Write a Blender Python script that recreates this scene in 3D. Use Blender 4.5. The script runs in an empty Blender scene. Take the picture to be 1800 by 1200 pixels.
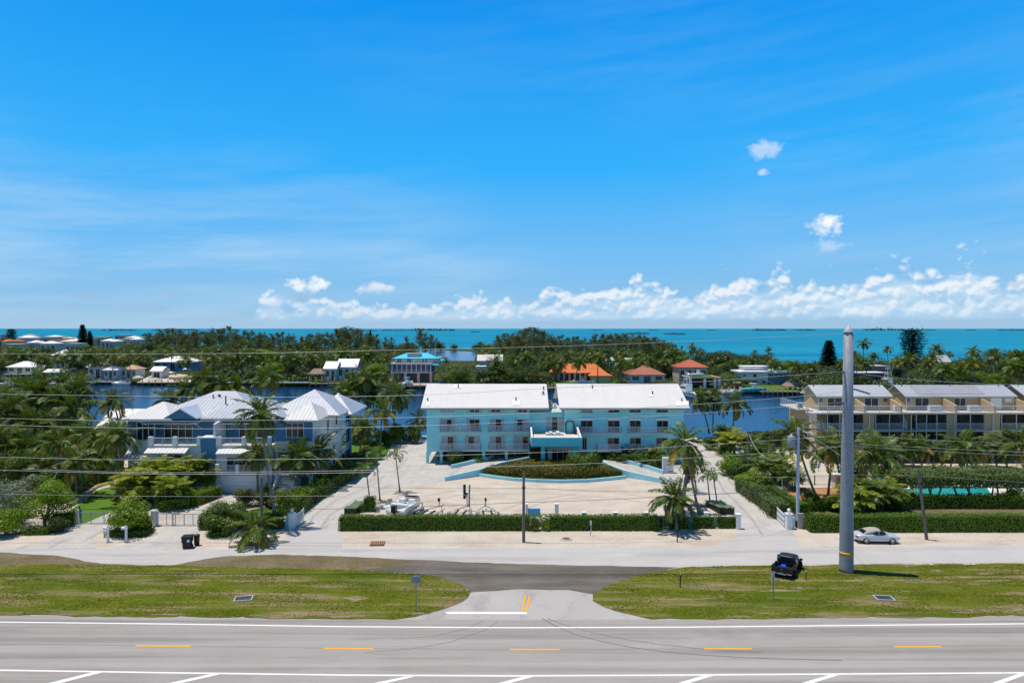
import bpy, math, random
import numpy as np
from mathutils import Vector, Matrix
R = math.radians
SC = bpy.context.scene
COL = SC.collection
rng = np.random.default_rng(7)
random.seed(7)
CAMZ = 21.0
PITCH = math.atan(23.0 / 1200.0)
CP, SP = math.cos(PITCH), math.sin(PITCH)

# ---- picture measurement -> world point (1800x1200 measurements, 24 mm lens) ----
def ray(u, v):
    a, b = (u - 900.0) / 1200.0, (600.0 - v) / 1200.0
    return Vector((a, CP + b * SP, -SP + b * CP))
def g(u, v, z=0.0):
    d = ray(u, v); t = (z - CAMZ) / d.z
    return Vector((d.x * t, d.y * t, z))
def at(u, v, Y):
    d = ray(u, v); t = Y / d.y
    return Vector((d.x * t, Y, CAMZ + d.z * t))
def zat(v, Y): return at(900, v, Y).z
def xat(u, Y): return at(u, 600, Y).x
def hgt(u, vb, vt, z=0.0):
    b = g(u, vb, z); return zat(vt, b.y) - z

# ---- materials ----
class NT:
    def __init__(s, name, world=False):
        if world:
            s.m = bpy.data.worlds.new(name)
        else:
            s.m = bpy.data.materials.new(name)
        s.m.use_nodes = True
        s.t = s.m.node_tree; s.t.nodes.clear()
    def n(s, typ, ins=None, **kw):
        nd = s.t.nodes.new(typ)
        for k, v in kw.items(): setattr(nd, k, v)
        for k, v in (ins or {}).items():
            if isinstance(v, bpy.types.NodeSocket): s.t.links.new(v, nd.inputs[k])
            else: nd.inputs[k].default_value = v
        return nd
    def math(s, op, a, b=0.0, c=None, clamp=False):
        ins = {0: a, 1: b}
        if c is not None: ins[2] = c
        nd = s.n('ShaderNodeMath', ins, operation=op); nd.use_clamp = clamp
        return nd.outputs[0]
    def ramp(s, fac, stops, interp='LINEAR'):
        nd = s.n('ShaderNodeValToRGB', {0: fac}); cr = nd.color_ramp; cr.interpolation = interp
        while len(cr.elements) > 1: cr.elements.remove(cr.elements[-1])
        for i, (p, c) in enumerate(stops):
            e = cr.elements[0] if i == 0 else cr.elements.new(p)
            e.position = p; e.color = (c[0], c[1], c[2], 1) if len(c) == 3 else c
        return nd.outputs[0]
    def mix(s, fac, a, b, mode='MIX'):
        nd = s.t.nodes.new('ShaderNodeMix'); nd.data_type = 'RGBA'; nd.blend_type = mode
        for k, v in ((0, fac), (6, a), (7, b)):
            if isinstance(v, bpy.types.NodeSocket): s.t.links.new(v, nd.inputs[k])
            else: nd.inputs[k].default_value = v if k == 0 else (v[0], v[1], v[2], 1)
        return nd.outputs[2]
    def noise(s, scale, detail=4, rough=.55, vec=None, sc3=None, seed=0.0):
        if vec is None: vec = s.n('ShaderNodeNewGeometry').outputs['Position']
        if sc3 or seed:
            vec = s.n('ShaderNodeMapping', {0: vec, 1: (seed, seed * 1.7, 0), 3: sc3 or (1, 1, 1)}).outputs[0]
        return s.n('ShaderNodeTexNoise', {'Vector': vec, 'Scale': scale, 'Detail': detail, 'Roughness': rough}).outputs[0]
    def out(s, shader, vol=None):
        o = s.n('ShaderNodeOutputMaterial', {0: shader}); return s.m
    def bump(s, h, dist=.02, strength=.5):
        return s.n('ShaderNodeBump', {'Height': h, 'Distance': dist, 'Strength': strength}).outputs[0]
    def bsdf(s, col, rough=.6, spec=.4, metal=0.0, normal=None, **kw):
        ins = {'Base Color': col if isinstance(col, bpy.types.NodeSocket) else (*col, 1), 'Roughness': rough, 'Specular IOR Level': spec, 'Metallic': metal}
        if normal is not None: ins['Normal'] = normal
        ins.update(kw)
        return s.n('ShaderNodeBsdfPrincipled', ins).outputs[0]

def c3(c, k): return tuple(min(1, x * k) for x in c)

def mat(name, col, rough=.6, spec=.35, metal=0.0, var=.12, scale=.7, bump=0.0, bscale=8, dirt=None):
    """painted / plain surface with worn, cloudy variation"""
    t = NT(name)
    n1 = t.noise(scale, 5, .6); n2 = t.noise(scale * 9, 3, .6)
    f = t.math('MULTIPLY_ADD', n2, .4, t.math('MULTIPLY', n1, .6))
    cc = t.ramp(f, [(.3, c3(col, 1 - var)), (.7, c3(col, 1 + var))])
    if dirt:
        d = t.noise(dirt[1], 6, .7, sc3=dirt[3] if len(dirt) > 3 else None, seed=3.3)
        m = t.ramp(d, [(.5, (0, 0, 0)), (.72, (dirt[2],) * 3)])
        cc = t.mix(m, cc, dirt[0])
    nrm = t.bump(t.noise(bscale, 4), .03, bump) if bump else None
    return t.out(t.bsdf(cc, rough, spec, metal, nrm))

def ground_mat(name, stops, scale=.5, fine=6.0, rough=.9, bump=.4, dist=.05, patches=()):
    """stops: light..dark colours of a loose or paved ground; patches: (colour, scale, threshold, amount, stretch)"""
    t = NT(name)
    a = t.noise(scale, 6, .62); b = t.noise(fine, 4, .7)
    f = t.math('MULTIPLY_ADD', b, .55, t.math('MULTIPLY', a, .45))
    cc = t.ramp(f, stops)
    for i, (col, sc, th, am, st) in enumerate(patches):
        d = t.noise(sc, 6, .65, sc3=st, seed=5.1 * (i + 1))
        m = t.ramp(d, [(th, (0, 0, 0)), (min(1, th + .12), (am,) * 3)])
        cc = t.mix(m, cc, col)
    return t.out(t.bsdf(cc, rough, .08, 0, t.bump(b, dist, bump)))

def leaf_mat(name, c0, c1, trans=.25, rough=.45, spec=.35, tint=None):
    t = NT(name)
    oi = t.n('ShaderNodeObjectInfo')
    geo = t.n('ShaderNodeNewGeometry')
    f = t.math('ADD', t.math('MULTIPLY', geo.outputs['Random Per Island'], .62), t.math('MULTIPLY', oi.outputs['Random'], .38))
    cc = t.ramp(f, [(.08, c0), (.9, c1)] if tint is None else [(.05, c0), (.75, c1), (.93, tint)])
    p = t.bsdf(cc, rough, spec)
    tr = t.n('ShaderNodeBsdfTranslucent', {0: t.mix(.5, cc, c3(c1, 1.4))}).outputs[0]
    return t.out(t.n('ShaderNodeMixShader', {0: trans, 1: p, 2: tr}).outputs[0])

# ---- mesh building ----
class MB:
    """collects faces; build() links them as ONE mesh object"""
    def __init__(s): s.v, s.f, s.m, s.sm = [], [], [], []
    def add(s, vs, fs, mi=0, smooth=False):
        o = len(s.v); s.v += [tuple(v) for v in vs]
        for f in fs: s.f.append(tuple(i + o for i in f)); s.m.append(mi); s.sm.append(smooth)
        return s
    def quad(s, *p, mi=0): return s.add(p, [tuple(range(len(p)))], mi)
    def box(s, x0, x1, y0, y1, z0, z1, mi=0, rz=0, piv=None):
        vs = [Vector((x, y, z)) for z in (z0, z1) for x, y in ((x0, y0), (x1, y0), (x1, y1), (x0, y1))]
        if rz:
            c = Vector(piv) if piv else Vector(((x0 + x1) / 2, (y0 + y1) / 2, 0)); M = Matrix.Rotation(rz, 3, 'Z')
            c.z = 0; vs = [M @ (v - c) + c for v in vs]
        return s.add(vs, [(3, 2, 1, 0), (4, 5, 6, 7), (0, 1, 5, 4), (1, 2, 6, 5), (2, 3, 7, 6), (3, 0, 4, 7)], mi)
    def prism(s, pts, z0, z1, mi=0):
        """closed outline pts (x,y) between heights (numbers or per-point lists)"""
        n = len(pts); a = sum(pts[i][0] * pts[(i + 1) % n][1] - pts[(i + 1) % n][0] * pts[i][1] for i in range(n))
        idx = list(range(n)) if a > 0 else list(range(n - 1, -1, -1))
        za = z0 if isinstance(z0, (list, tuple)) else [z0] * n; zb = z1 if isinstance(z1, (list, tuple)) else [z1] * n
        vs = [(pts[i][0], pts[i][1], za[i]) for i in idx] + [(pts[i][0], pts[i][1], zb[i]) for i in idx]
        fs = [tuple(range(n - 1, -1, -1)), tuple(range(n, 2 * n))] + [(i, (i + 1) % n, n + (i + 1) % n, n + i) for i in range(n)]
        return s.add(vs, fs, mi)
    def extr(s, prof, axis, a, b, mi=0, smooth=False):
        """profile of (p,q) extruded along 'x' (p=y,q=z) or 'y' (p=x,q=z)"""
        n = len(prof)
        if axis == 'x': vs = [(a, p, q) for p, q in prof] + [(b, p, q) for p, q in prof]
        else: vs = [(p, a, q) for p, q in prof] + [(p, b, q) for p, q in prof]
        fs = [tuple(range(n - 1, -1, -1)), tuple(range(n, 2 * n))] + [(i, (i + 1) % n, n + (i + 1) % n, n + i) for i in range(n)]
        return s.add(vs, fs, mi, smooth)
    def tube(s, pts, r, seg=8, mi=0, cap=True):
        pts = [Vector(p) for p in pts]; n = len(pts)
        rr = r if isinstance(r, (list, tuple)) else [r] * n
        vs, fs = [], []
        for i, p in enumerate(pts):
            d = (pts[min(i + 1, n - 1)] - pts[max(i - 1, 0)]).normalized()
            a = d.cross(Vector((0, 0, 1)) if abs(d.z) < .9 else Vector((1, 0, 0))).normalized(); b = d.cross(a)
            for k in range(seg):
                t = 2 * math.pi * k / seg; vs.append(p + (a * math.cos(t) + b * math.sin(t)) * rr[i])
        for i in range(n - 1):
            for k in range(seg):
                k2 = (k + 1) % seg; fs.append((i * seg + k, (i + 1) * seg + k, (i + 1) * seg + k2, i * seg + k2))
        s.add(vs, fs, mi, True)
        if cap: s.add(vs[:seg], [tuple(range(seg))], mi); s.add(vs[-seg:], [tuple(range(seg - 1, -1, -1))], mi)
        return s
    def lathe(s, c, prof, seg=16, mi=0, axis='z'):
        vs, fs = [], []
        for r, h in prof:
            for k in range(seg):
                t = 2 * math.pi * k / seg
                q = (r * math.cos(t), r * math.sin(t), h)
                if axis == 'y': q = (q[0], q[2], q[1])
                if axis == 'x': q = (q[2], q[0], q[1])
                vs.append((c[0] + q[0], c[1] + q[1], c[2] + q[2]))
        for i in range(len(prof) - 1):
            for k in range(seg):
                k2 = (k + 1) % seg; fs.append((i * seg + k, i * seg + k2, (i + 1) * seg + k2, (i + 1) * seg + k))
        fs.append(tuple(range(seg - 1, -1, -1))); fs.append(tuple(range((len(prof) - 1) * seg, len(prof) * seg)))
        return s.add(vs, fs, mi, True)
    def build(s, name, mats, parent=None, loc=None, rz=0, kind=None):
        me = bpy.data.meshes.new(name); me.from_pydata(s.v, [], s.f)
        for m in (mats if isinstance(mats, (list, tuple)) else [mats]): me.materials.append(m)
        me.polygons.foreach_set('material_index', s.m); me.polygons.foreach_set('use_smooth', s.sm)
        me.update()
        return link(name, me, parent, loc, rz, kind)

def link(name, me, parent=None, loc=None, rz=0, kind=None):
    o = bpy.data.objects.new(name, me); COL.objects.link(o)
    if parent is not None: o.parent = parent
    if loc is not None: o.location = loc
    if rz: o.rotation_euler[2] = rz
    if kind: o['kind'] = kind
    return o

def quads_mesh(name, Q, mats, mi=None, extra=None):
    """numpy quads (n,4,3) -> mesh; extra: MB with further faces"""
    Q = np.asarray(Q, dtype=np.float32); n = len(Q)
    V = Q.reshape(-1, 3)
    ev = np.array(extra.v, dtype=np.float32).reshape(-1, 3) if extra else np.zeros((0, 3), np.float32)
    me = bpy.data.meshes.new(name)
    ef = extra.f if extra else []
    me.vertices.add(len(V) + len(ev)); me.vertices.foreach_set('co', np.concatenate([V, ev]).ravel())
    el = [i + len(V) for f in ef for i in f]; es = [len(f) for f in ef]
    loops = np.concatenate([np.arange(len(V), dtype=np.int32), np.array(el, dtype=np.int32)])
    starts = np.concatenate([np.arange(n, dtype=np.int32) * 4, (np.cumsum([0] + es[:-1]) + 4 * n).astype(np.int32) if es else np.zeros(0, np.int32)])
    me.loops.add(len(loops)); me.loops.foreach_set('vertex_index', loops)
    me.polygons.add(n + len(es)); me.polygons.foreach_set('loop_start', starts)
    m = np.zeros(n, np.int32) if mi is None else np.asarray(mi, np.int32)
    m = np.concatenate([m, np.array(extra.m if extra else [], np.int32)])
    for mm in mats: me.materials.append(mm)
    me.polygons.foreach_set('material_index', m)
    sm = np.concatenate([np.zeros(n, bool), np.array(extra.sm if extra else [], bool)])
    me.polygons.foreach_set('use_smooth', sm)
    me.update(); me.validate()
    return me

def unit(v): return v / np.maximum(np.linalg.norm(v, axis=-1, keepdims=True), 1e-9)
def leaf_quads(C, size, up=.35, rg=None, aspect=.6, N=None, jit=.62):
    """random leaf-sized quads at centres C"""
    rg = rg or rng; n = len(C)
    nr = unit(rg.normal(size=(n, 3)))
    if N is not None: nr = unit(nr * jit + N)
    nr = unit(nr + np.array([0, 0, up]))
    a = unit(np.cross(nr, unit(rg.normal(size=(n, 3)))))
    b = np.cross(nr, a); s = (size * rg.uniform(.6, 1.35, n))[:, None]
    a, b = a * s, b * s * aspect
    return np.stack([C - a, C - b * .9, C + a, C + b * .9], 1)

# ---- tagging ----
def tag(o, label=None, cat=None, group=None, kind=None):
    if label: o['label'] = label
    if cat: o['category'] = cat
    if group: o['group'] = group
    if kind: o['kind'] = kind
    return o
def thing(name, label, cat, loc=(0, 0, 0), rz=0, group=None):
    o = bpy.data.objects.new(name, None); COL.objects.link(o); o.empty_display_size = .3
    o.location = loc; o.rotation_euler[2] = rz
    return tag(o, label, cat, group)
def copy_tree(o, loc=None, rz=None, label=None, group=None, scale=None, parent=None):
    c = o.copy(); COL.objects.link(c)
    if parent is not None: c.parent = parent
    for ch in KIDS.get(o.name, []): copy_tree(ch, parent=c)
    if loc is not None: c.location = loc
    if rz is not None: c.rotation_euler[2] = rz
    if scale is not None: c.scale = (scale,) * 3 if not isinstance(scale, (tuple, list)) else scale
    if label: c['label'] = label
    if group: c['group'] = group
    return c
KIDS = {}
def note_kids(root):
    for ch in [x for x in bpy.data.objects if x.parent == root]:
        KIDS.setdefault(root.name, []).append(ch); note_kids(ch)

# ---- camera, sun, sky ----
cd = bpy.data.cameras.new('camera'); cam = bpy.data.objects.new('camera', cd); COL.objects.link(cam)
cd.lens = 24.0; cd.sensor_width = 36.0; cd.clip_end = 60000; cd.clip_start = .5
cam.location = (0, 0, CAMZ); cam.rotation_euler = (math.pi / 2 - PITCH, 0, 0)
SC.camera = cam
SUN_DIR = Vector((-5.2, 1.15, 21.0)).normalized()
sd = bpy.data.lights.new('sun', 'SUN'); sun = bpy.data.objects.new('sun', sd); COL.objects.link(sun)
sd.energy = 4.9; sd.angle = R(.5); sd.color = (1.0, .93, .83)
sun.rotation_euler = SUN_DIR.to_track_quat('Z', 'Y').to_euler()
SC.view_settings.view_transform = 'Standard'; SC.view_settings.look = 'None'
SC.view_settings.exposure = 0.0; SC.view_settings.gamma = 1.0
cy = SC.cycles
DENOISE = True
cy.max_bounces = 6; cy.diffuse_bounces = 3; cy.glossy_bounces = 3; cy.transmission_bounces = 4; cy.transparent_max_bounces = 6
cy.use_denoising = DENOISE
try: cy.denoiser = 'OPENIMAGEDENOISE'; cy.denoising_prefilter = 'NONE'
except Exception: pass
cy.sample_clamp_indirect = 4.0

def make_sky():
    t = NT('World', world=True); SC.world = t.m
    sky = t.n('ShaderNodeTexSky', sky_type='NISHITA', sun_disc=False, sun_elevation=math.asin(SUN_DIR.z),
              sun_rotation=math.atan2(SUN_DIR.x, SUN_DIR.y), altitude=20, air_density=1.0, dust_density=.25, ozone_density=4.0)
    vec = t.n('ShaderNodeTexCoord').outputs['Generated']
    xyz = t.n('ShaderNodeSeparateXYZ', {0: vec})
    x, y, z = xyz.outputs
    az = t.math('ARCTAN2', x, y); el = t.math('ARCSINE', z)
    # clear tropical air: the model's colour pulled towards the deep azure of the day
    deep = t.ramp(t.math('MULTIPLY', el, .6366), SKY_RAMP)
    base = t.mix(.95, sky.outputs[0], deep)
    def n2(vec, detail, rough):
        return t.n('ShaderNodeTexNoise', {'Vector': vec, 'Scale': 1.0, 'Detail': detail, 'Roughness': rough}, noise_dimensions='2D').outputs[0]
    def vecof(a, b, c=0.0): return t.n('ShaderNodeCombineXYZ', {0: a, 1: b, 2: c}).outputs[0]
    # thin cirrus veils
    ci = n2(vecof(t.math('MULTIPLY', az, 3.3), t.math('MULTIPLY', t.math('SUBTRACT', el, t.math('MULTIPLY', az, .07)), 27.0)), 5, .6)
    ci2 = n2(vecof(t.math('MULTIPLY_ADD', az, 1.1, 4.0), t.math('MULTIPLY', el, 2.2)), 2, .5)
    cm = t.math('MULTIPLY', t.ramp(ci, [(.36, (0, 0, 0)), (.74, (1, 1, 1))]), t.ramp(ci2, [(.33, (0, 0, 0)), (.62, (1, 1, 1))]))
    cel = t.ramp(t.math('MULTIPLY', el, 2.0), [(0.0, (.5,) * 3), (.2, (.95,) * 3), (.5, (.5,) * 3), (.8, (.12,) * 3)])
    col = t.mix(t.math('MULTIPLY', t.math('MULTIPLY', cm, cel), .62), base, (5.2, 7.3, 9.3))
    # cumulus: height of the tops (px above the horizon /1200) as a curve over azimuth
    env = t.n('ShaderNodeFloatCurve', {'Value': t.math('MULTIPLY_ADD', az, .5, .5)}); cv = env.mapping.curves[0]
    tops = [(-400, 40), (100, 0), (380, 0), (455, 38), (480, 64), (500, 40), (560, 56), (640, 50), (690, 44), (740, 46), (790, 52), (830, 62), (900, 58), (960, 66), (1020, 68), (1080, 80), (1160, 84), (1195, 60),
            (1240, 74), (1300, 92), (1330, 82), (1370, 100), (1400, 74), (1440, 82), (1500, 78), (1540, 92), (1590, 98), (1640, 80), (1680, 104), (1740, 92), (1790, 74), (1900, 90), (2300, 60)]
    pts = [(.5 + .5 * math.atan((u - 900) / 1200), max(0, h) / 120) for u, h in tops]
    cv.points[0].location = (0, .5); cv.points[1].location = (1, .5)
    for p in pts: cv.points.new(*p)
    for p in cv.points: p.handle_type = 'AUTO_CLAMPED'
    env.mapping.update()
    E = t.math('MULTIPLY', env.outputs[0], .1)                       # radians-ish
    def puffs(dx, dy):
        a = t.math('ADD', az, dx); e = t.math('ADD', el, dy)
        v = vecof(t.math('MULTIPLY', a, 26.0), t.math('MULTIPLY', e, 34.0))
        big = n2(v, 6, .56)
        vo = t.n('ShaderNodeTexVoronoi', {'Vector': vecof(t.math('ADD', t.math('MULTIPLY', a, 60.0), t.math('MULTIPLY', big, 1.6)), t.math('ADD', t.math('MULTIPLY', e, 70.0), t.math('MULTIPLY', big, 1.6))), 'Scale': 1.0}, feature='F1', voronoi_dimensions='2D')
        n = t.math('SUBTRACT', t.math('MULTIPLY', big, 1.5), t.math('MULTIPLY', vo.outputs['Distance'], .42))
        hh = t.math('DIVIDE', e, t.math('MAXIMUM', E, .004))
        lo = t.math('MULTIPLY', t.math('MULTIPLY', t.math('SUBTRACT', 1.02, hh), 1.1), 1.0)
        lo = t.math('MINIMUM', lo, .40)
        bot = t.math('MINIMUM', t.math('MULTIPLY', t.math('SUBTRACT', e, .0165), 55.0), 0.0)
        d = t.math('ADD', t.math('ADD', t.math('SUBTRACT', n, .67), lo), bot)
        return d
    bank = t.math('MULTIPLY', t.math('MULTIPLY', t.math('SUBTRACT', t.math('MULTIPLY', E, .82), el), 55.0, clamp=True), t.math('MULTIPLY', t.math('SUBTRACT', el, .009), 90.0, clamp=True))
    bn = n2(vecof(t.math('MULTIPLY', az, 9.0), t.math('MULTIPLY', el, 46.0)), 5, .6)
    col = t.mix(t.math('MULTIPLY', bank, t.ramp(bn, [(.3, (.15,) * 3), (.62, (1.0,) * 3)])), col, (5.8, 7.6, 9.1))
    d0 = puffs(0, 0); d1 = puffs(-.0022, .0052)
    al = t.math('SMOOTH_MIN', t.math('MAXIMUM', t.math('MULTIPLY', d0, 3.6), 0.0), 1.0, .2)
    al = t.math('MULTIPLY', al, t.math('MULTIPLY', t.math('GREATER_THAN', E, .012), .84))
    lit = t.ramp(t.math('ADD', t.math('MULTIPLY', t.math('SUBTRACT', d0, d1), 2.6), .47), [(.1, (4.0, 6.2, 8.7)), (.5, (6.0, 7.6, 9.2)), (.95, (9.1, 9.4, 9.9))])
    hz = t.ramp(t.math('MULTIPLY', el, 12.0), [(.1, (.35,) * 3), (.6, (1, 1, 1))])
    col = t.mix(t.math('MULTIPLY', al, hz), col, lit)
    # the few small clouds standing alone: (u, v, half width, half height, density, dark)
    lone = n2(vecof(t.math('MULTIPLY', az, 42.0), t.math('MULTIPLY', el, 56.0)), 7, .62)
    for i, (u, v, rx, ry, de, dk) in enumerate([(540, 500, 44, 17, 1.15, 0), (655, 507, 44, 13, .95, 1), (1342, 266, 36, 20, .5, 0), (1338, 304, 14, 9, .6, 0), (1449, 396, 40, 24, 1.2, 0), (1452, 438, 44, 16, .52, 2), (1490, 455, 20, 8, .5, 3),
                                           (145, 519, 32, 7, .7, 3), (125, 538, 26, 6, .6, 3), (258, 542, 62, 9, .75, 3), (300, 519, 26, 8, .7, 3), (262, 521, 20, 5, .6, 3), (490, 530, 36, 13, .85, 1), (525, 524, 30, 8, .7, 3), (1785, 500, 26, 8, .6, 3)]):
        a0 = math.atan((u - 900) / 1200); e0 = math.atan((577 - v) / 1200 * math.cos(a0)); ca = math.cos(a0)
        ea = t.math('DIVIDE', t.math('SUBTRACT', az, a0), rx / 1200 * ca * ca); eb = t.math('DIVIDE', t.math('SUBTRACT', el, e0), ry / 1200 * ca)
        rr = t.math('ADD', t.math('MULTIPLY', ea, ea), t.math('MULTIPLY', eb, eb))
        nn = lone
        dd = t.math('ADD', t.math('MULTIPLY', t.math('SUBTRACT', nn, .5), 2.5), t.math('MULTIPLY', t.math('SUBTRACT', .75, rr), .9))
        aa = t.math('MULTIPLY', t.math('MINIMUM', t.math('MAXIMUM', t.math('MULTIPLY', dd, 1.5), 0), 1.0), de * .85)
        aa = t.math('MINIMUM', aa, 1.0)
        top = [(9.9, 9.95, 10.1), (8.2, 8.7, 9.6), (7.6, 8.5, 9.4), (3.7, 5.2, 7.4)][dk]; bt = [(7.6, 8.6, 9.6), (5.0, 6.5, 8.6), (4.0, 6.2, 8.3), (3.3, 5.0, 7.3)][dk]
        sh = t.ramp(t.math('MULTIPLY_ADD', eb, .4, .5), [(.15, bt), (.65, top)])
        col = t.mix(aa, col, sh)
    bg = t.n('ShaderNodeBackground', {0: col, 1: .1})
    t.n('ShaderNodeOutputWorld', {0: bg.outputs[0]})
SKY_RAMP = [(0.0, (3.5, 5.5, 7.6)), (.019, (2.7, 5.4, 8.2)), (.064, (1.75, 5.2, 9.2)), (.143, (.3, 4.4, 9.9)), (.277, (.0, 3.0, 9.0)), (.36, (.1, 1.4, 4.0)), (1.0, (.35, .55, 1.1))]  # unseen overhead stops darkened to cut the blue ambient light
make_sky()
SC.world.cycles.sampling_method = 'MANUAL'; SC.world.cycles.sample_map_resolution = 512
# ---------------------------------------------------------------- setting: ground, roads, water
SAND = ground_mat('sandy_gravel', [(.3, (.30, .25, .20)), (.45, (.46, .40, .335)), (.6, (.54, .48, .41)), (.72, (.60, .55, .48))], .35, 4.0, .95, .8, .08,
                  [((.37, .305, .24), .2, .52, .55, (.5, 1.4, 1)), ((.25, .2, .16), 1.8, .62, .6, (1, 1, 1)), ((.62, .58, .52), .5, .6, .5, (.4, 1.6, 1))])
CONC = ground_mat('concrete', [(.3, (.33, .31, .29)), (.5, (.43, .41, .385)), (.7, (.51, .49, .465))], .4, 3.5, .85, .25, .02,
                  [((.33, .31, .29), .35, .52, .5, (2.2, .5, 1)), ((.24, .222, .205), .16, .55, .6, (2.5, .45, 1)), ((.62, .6, .57), 1.5, .64, .5, (1, 1, 1))])
FRONT = ground_mat('pale_asphalt', [(.3, (.36, .345, .33)), (.5, (.42, .40, .385)), (.7, (.46, .44, .425))], .3, 6.0, .9, .3, .02,
                   [((.31, .295, .285), .2, .5, .6, (.2, 2.5, 1)), ((.52, .50, .48), .5, .58, .5, (.3, 1.8, 1)), ((.33, .31, .3), .9, .62, .5, (1, 1, 1)), ((.26, .25, .24), 1.4, .72, .6, (1, 1, 1))])
HWY = ground_mat('worn_asphalt', [(.3, (.262, .24, .222)), (.5, (.305, .28, .26)), (.72, (.345, .318, .297))], .25, 9.0, .88, .4, .015,
                 [((.205, .19, .178), .3, .46, .7, (.06, 2.2, 1)), ((.36, .34, .33), .22, .5, .6, (.08, 3.0, 1)), ((.10, .096, .096), 2.0, .68, .7, (1, 1, 1)), ((.15, .145, .142), .5, .58, .6, (.2, 4.5, 1)), ((.38, .36, .345), .12, .56, .5, (.5, 1.0, 1))])
DARKA = ground_mat('shade_toned_asphalt', [(.3, (.07, .062, .052)), (.5, (.115, .102, .088)), (.7, (.155, .14, .122))], .22, 5.0, .9, .4, .02,
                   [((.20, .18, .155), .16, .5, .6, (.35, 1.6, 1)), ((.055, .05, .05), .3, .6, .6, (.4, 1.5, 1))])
DIRT = ground_mat('shade_toned_soil', [(.3, (.075, .058, .03)), (.5, (.15, .118, .068)), (.72, (.24, .2, .135))], .3, 4.0, .95, .5, .05,
                  [((.085, .095, .02), .5, .54, .65, (.6, 1.3, 1))])  # brown soil; its dark tone also stands in for shade
GRASSG = ground_mat('turf', [(.28, (.036, .054, .003)), (.45, (.076, .10, .005)), (.62, (.135, .14, .016)), (.78, (.24, .18, .09))], .22, 3.2, .95, .7, .08,
                    [((.25, .18, .11), .42, .50, .9, (.22, 1.9, 1)), ((.06, .10, .006), .16, .53, .7, (.5, 1.2, 1)), ((.42, .35, .28), .9, .64, .8, (.4, 1.5, 1)), ((.20, .15, .08), .12, .56, .7, (.35, 1.6, 1))])
LAWN = ground_mat('mown_lawn', [(.3, (.05, .11, .012)), (.6, (.085, .17, .02)), (.8, (.12, .2, .04))], .5, 5.0, .95, .5, .05)
WHITEP = mat('white_road_paint', (.72, .71, .69), .7, .2, var=.06, scale=1.5, dirt=((.45, .44, .43), 5, .5))
YELP = mat('yellow_road_paint', (.74, .36, .005), .7, .2, var=.08, scale=1.5, dirt=((.45, .3, .1), 5, .5))
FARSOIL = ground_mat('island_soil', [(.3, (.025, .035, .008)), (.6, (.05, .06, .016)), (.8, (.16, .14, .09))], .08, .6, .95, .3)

def water_mat(name, deep, spec, bands, bscale, dist):
    t = NT(name)
    geo = t.n('ShaderNodeNewGeometry').outputs['Position']
    b1 = t.noise(1.0, 5, .6, vec=geo, sc3=bands[0]); b2 = t.noise(1.0, 4, .6, vec=geo, sc3=bands[1], seed=2.0)
    f = t.math('MULTIPLY_ADD', b2, .45, t.math('MULTIPLY', b1, .55))
    cc = t.ramp(f, deep)
    w = t.noise(bscale, 5, .6, vec=geo, sc3=(.6, 1.4, 1)); w2 = t.noise(bscale * .14, 3, .5, vec=geo, sc3=(.6, 1.4, 1), seed=1.1)
    h = t.math('ADD', w, t.math('MULTIPLY', w2, 2.0))
    d = t.n('ShaderNodeBsdfDiffuse', {0: cc}).outputs[0]
    nrm = t.bump(h, dist, .8)
    gl = t.n('ShaderNodeBsdfGlossy', {0: (.8, .9, 1, 1), 1: .12, 'Normal': nrm}).outputs[0]
    fr = t.n('ShaderNodeFresnel', {0: 1.33, 1: nrm}).outputs[0]
    return t.out(t.n('ShaderNodeMixShader', {0: t.math('MULTIPLY', fr, spec, clamp=True), 1: d, 2: gl}).outputs[0])
SEA = water_mat('sea_water', [(.3, (.0, .105, .22)), (.46, (.0, .175, .30)), (.58, (.004, .215, .335)), (.74, (.05, .28, .42))], .1, ((.0012, .02, 1), (.0004, .006, 1)), .25, .3)
CANAL = water_mat('canal_water', [(.3, (.0, .018, .06)), (.7, (.0, .034, .095))], .85, ((.01, .03, 1), (.02, .05, 1)), 1.1, .05)

def ragged(P, amp, step=.7):
    out = []
    for i, a in enumerate(P):
        b = P[(i + 1) % len(P)]; d = b - a; n = max(1, min(160, int(d.length / step))); s = Vector((-d.y, d.x, 0)).normalized()
        for k in range(n):
            q = a + d * k / n; w = math.sin(q.x * 1.31 + q.y) * .4 + math.sin(q.x * .47 - q.y * .6 + 1) * .6 + random.gauss(0, .35)
            out.append(q + s * (amp * w if k else 0))
    return out
def sheet(name, pts, m, z, px=True, kind='structure', rag=0.0):
    P = [g(u, v, z) for u, v in pts] if px else [Vector((x, y, z)) for x, y in pts]
    if rag: P = ragged(P, rag)
    n = len(P); a = sum(P[i].x * P[(i + 1) % n].y - P[(i + 1) % n].x * P[i].y for i in range(n))
    if a < 0: P.reverse()
    return MB().add(P, [tuple(range(n))]).build(name, m, kind=kind)
def band(name, pts, w, m, z, kind='structure'):
    """road line of width w (m) along measured points"""
    P = [g(u, v, z) for u, v in pts]; A, B = [], []
    for i, p in enumerate(P):
        d = (P[min(i + 1, len(P) - 1)] - P[max(i - 1, 0)]).normalized(); nn = Vector((-d.y, d.x, 0)) * w / 2
        A.append(p + nn); B.append(p - nn)
    mb = MB()
    for i in range(len(P) - 1): mb.quad(B[i], B[i + 1], A[i + 1], A[i])
    return mb.build(name, m, kind=kind)

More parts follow.
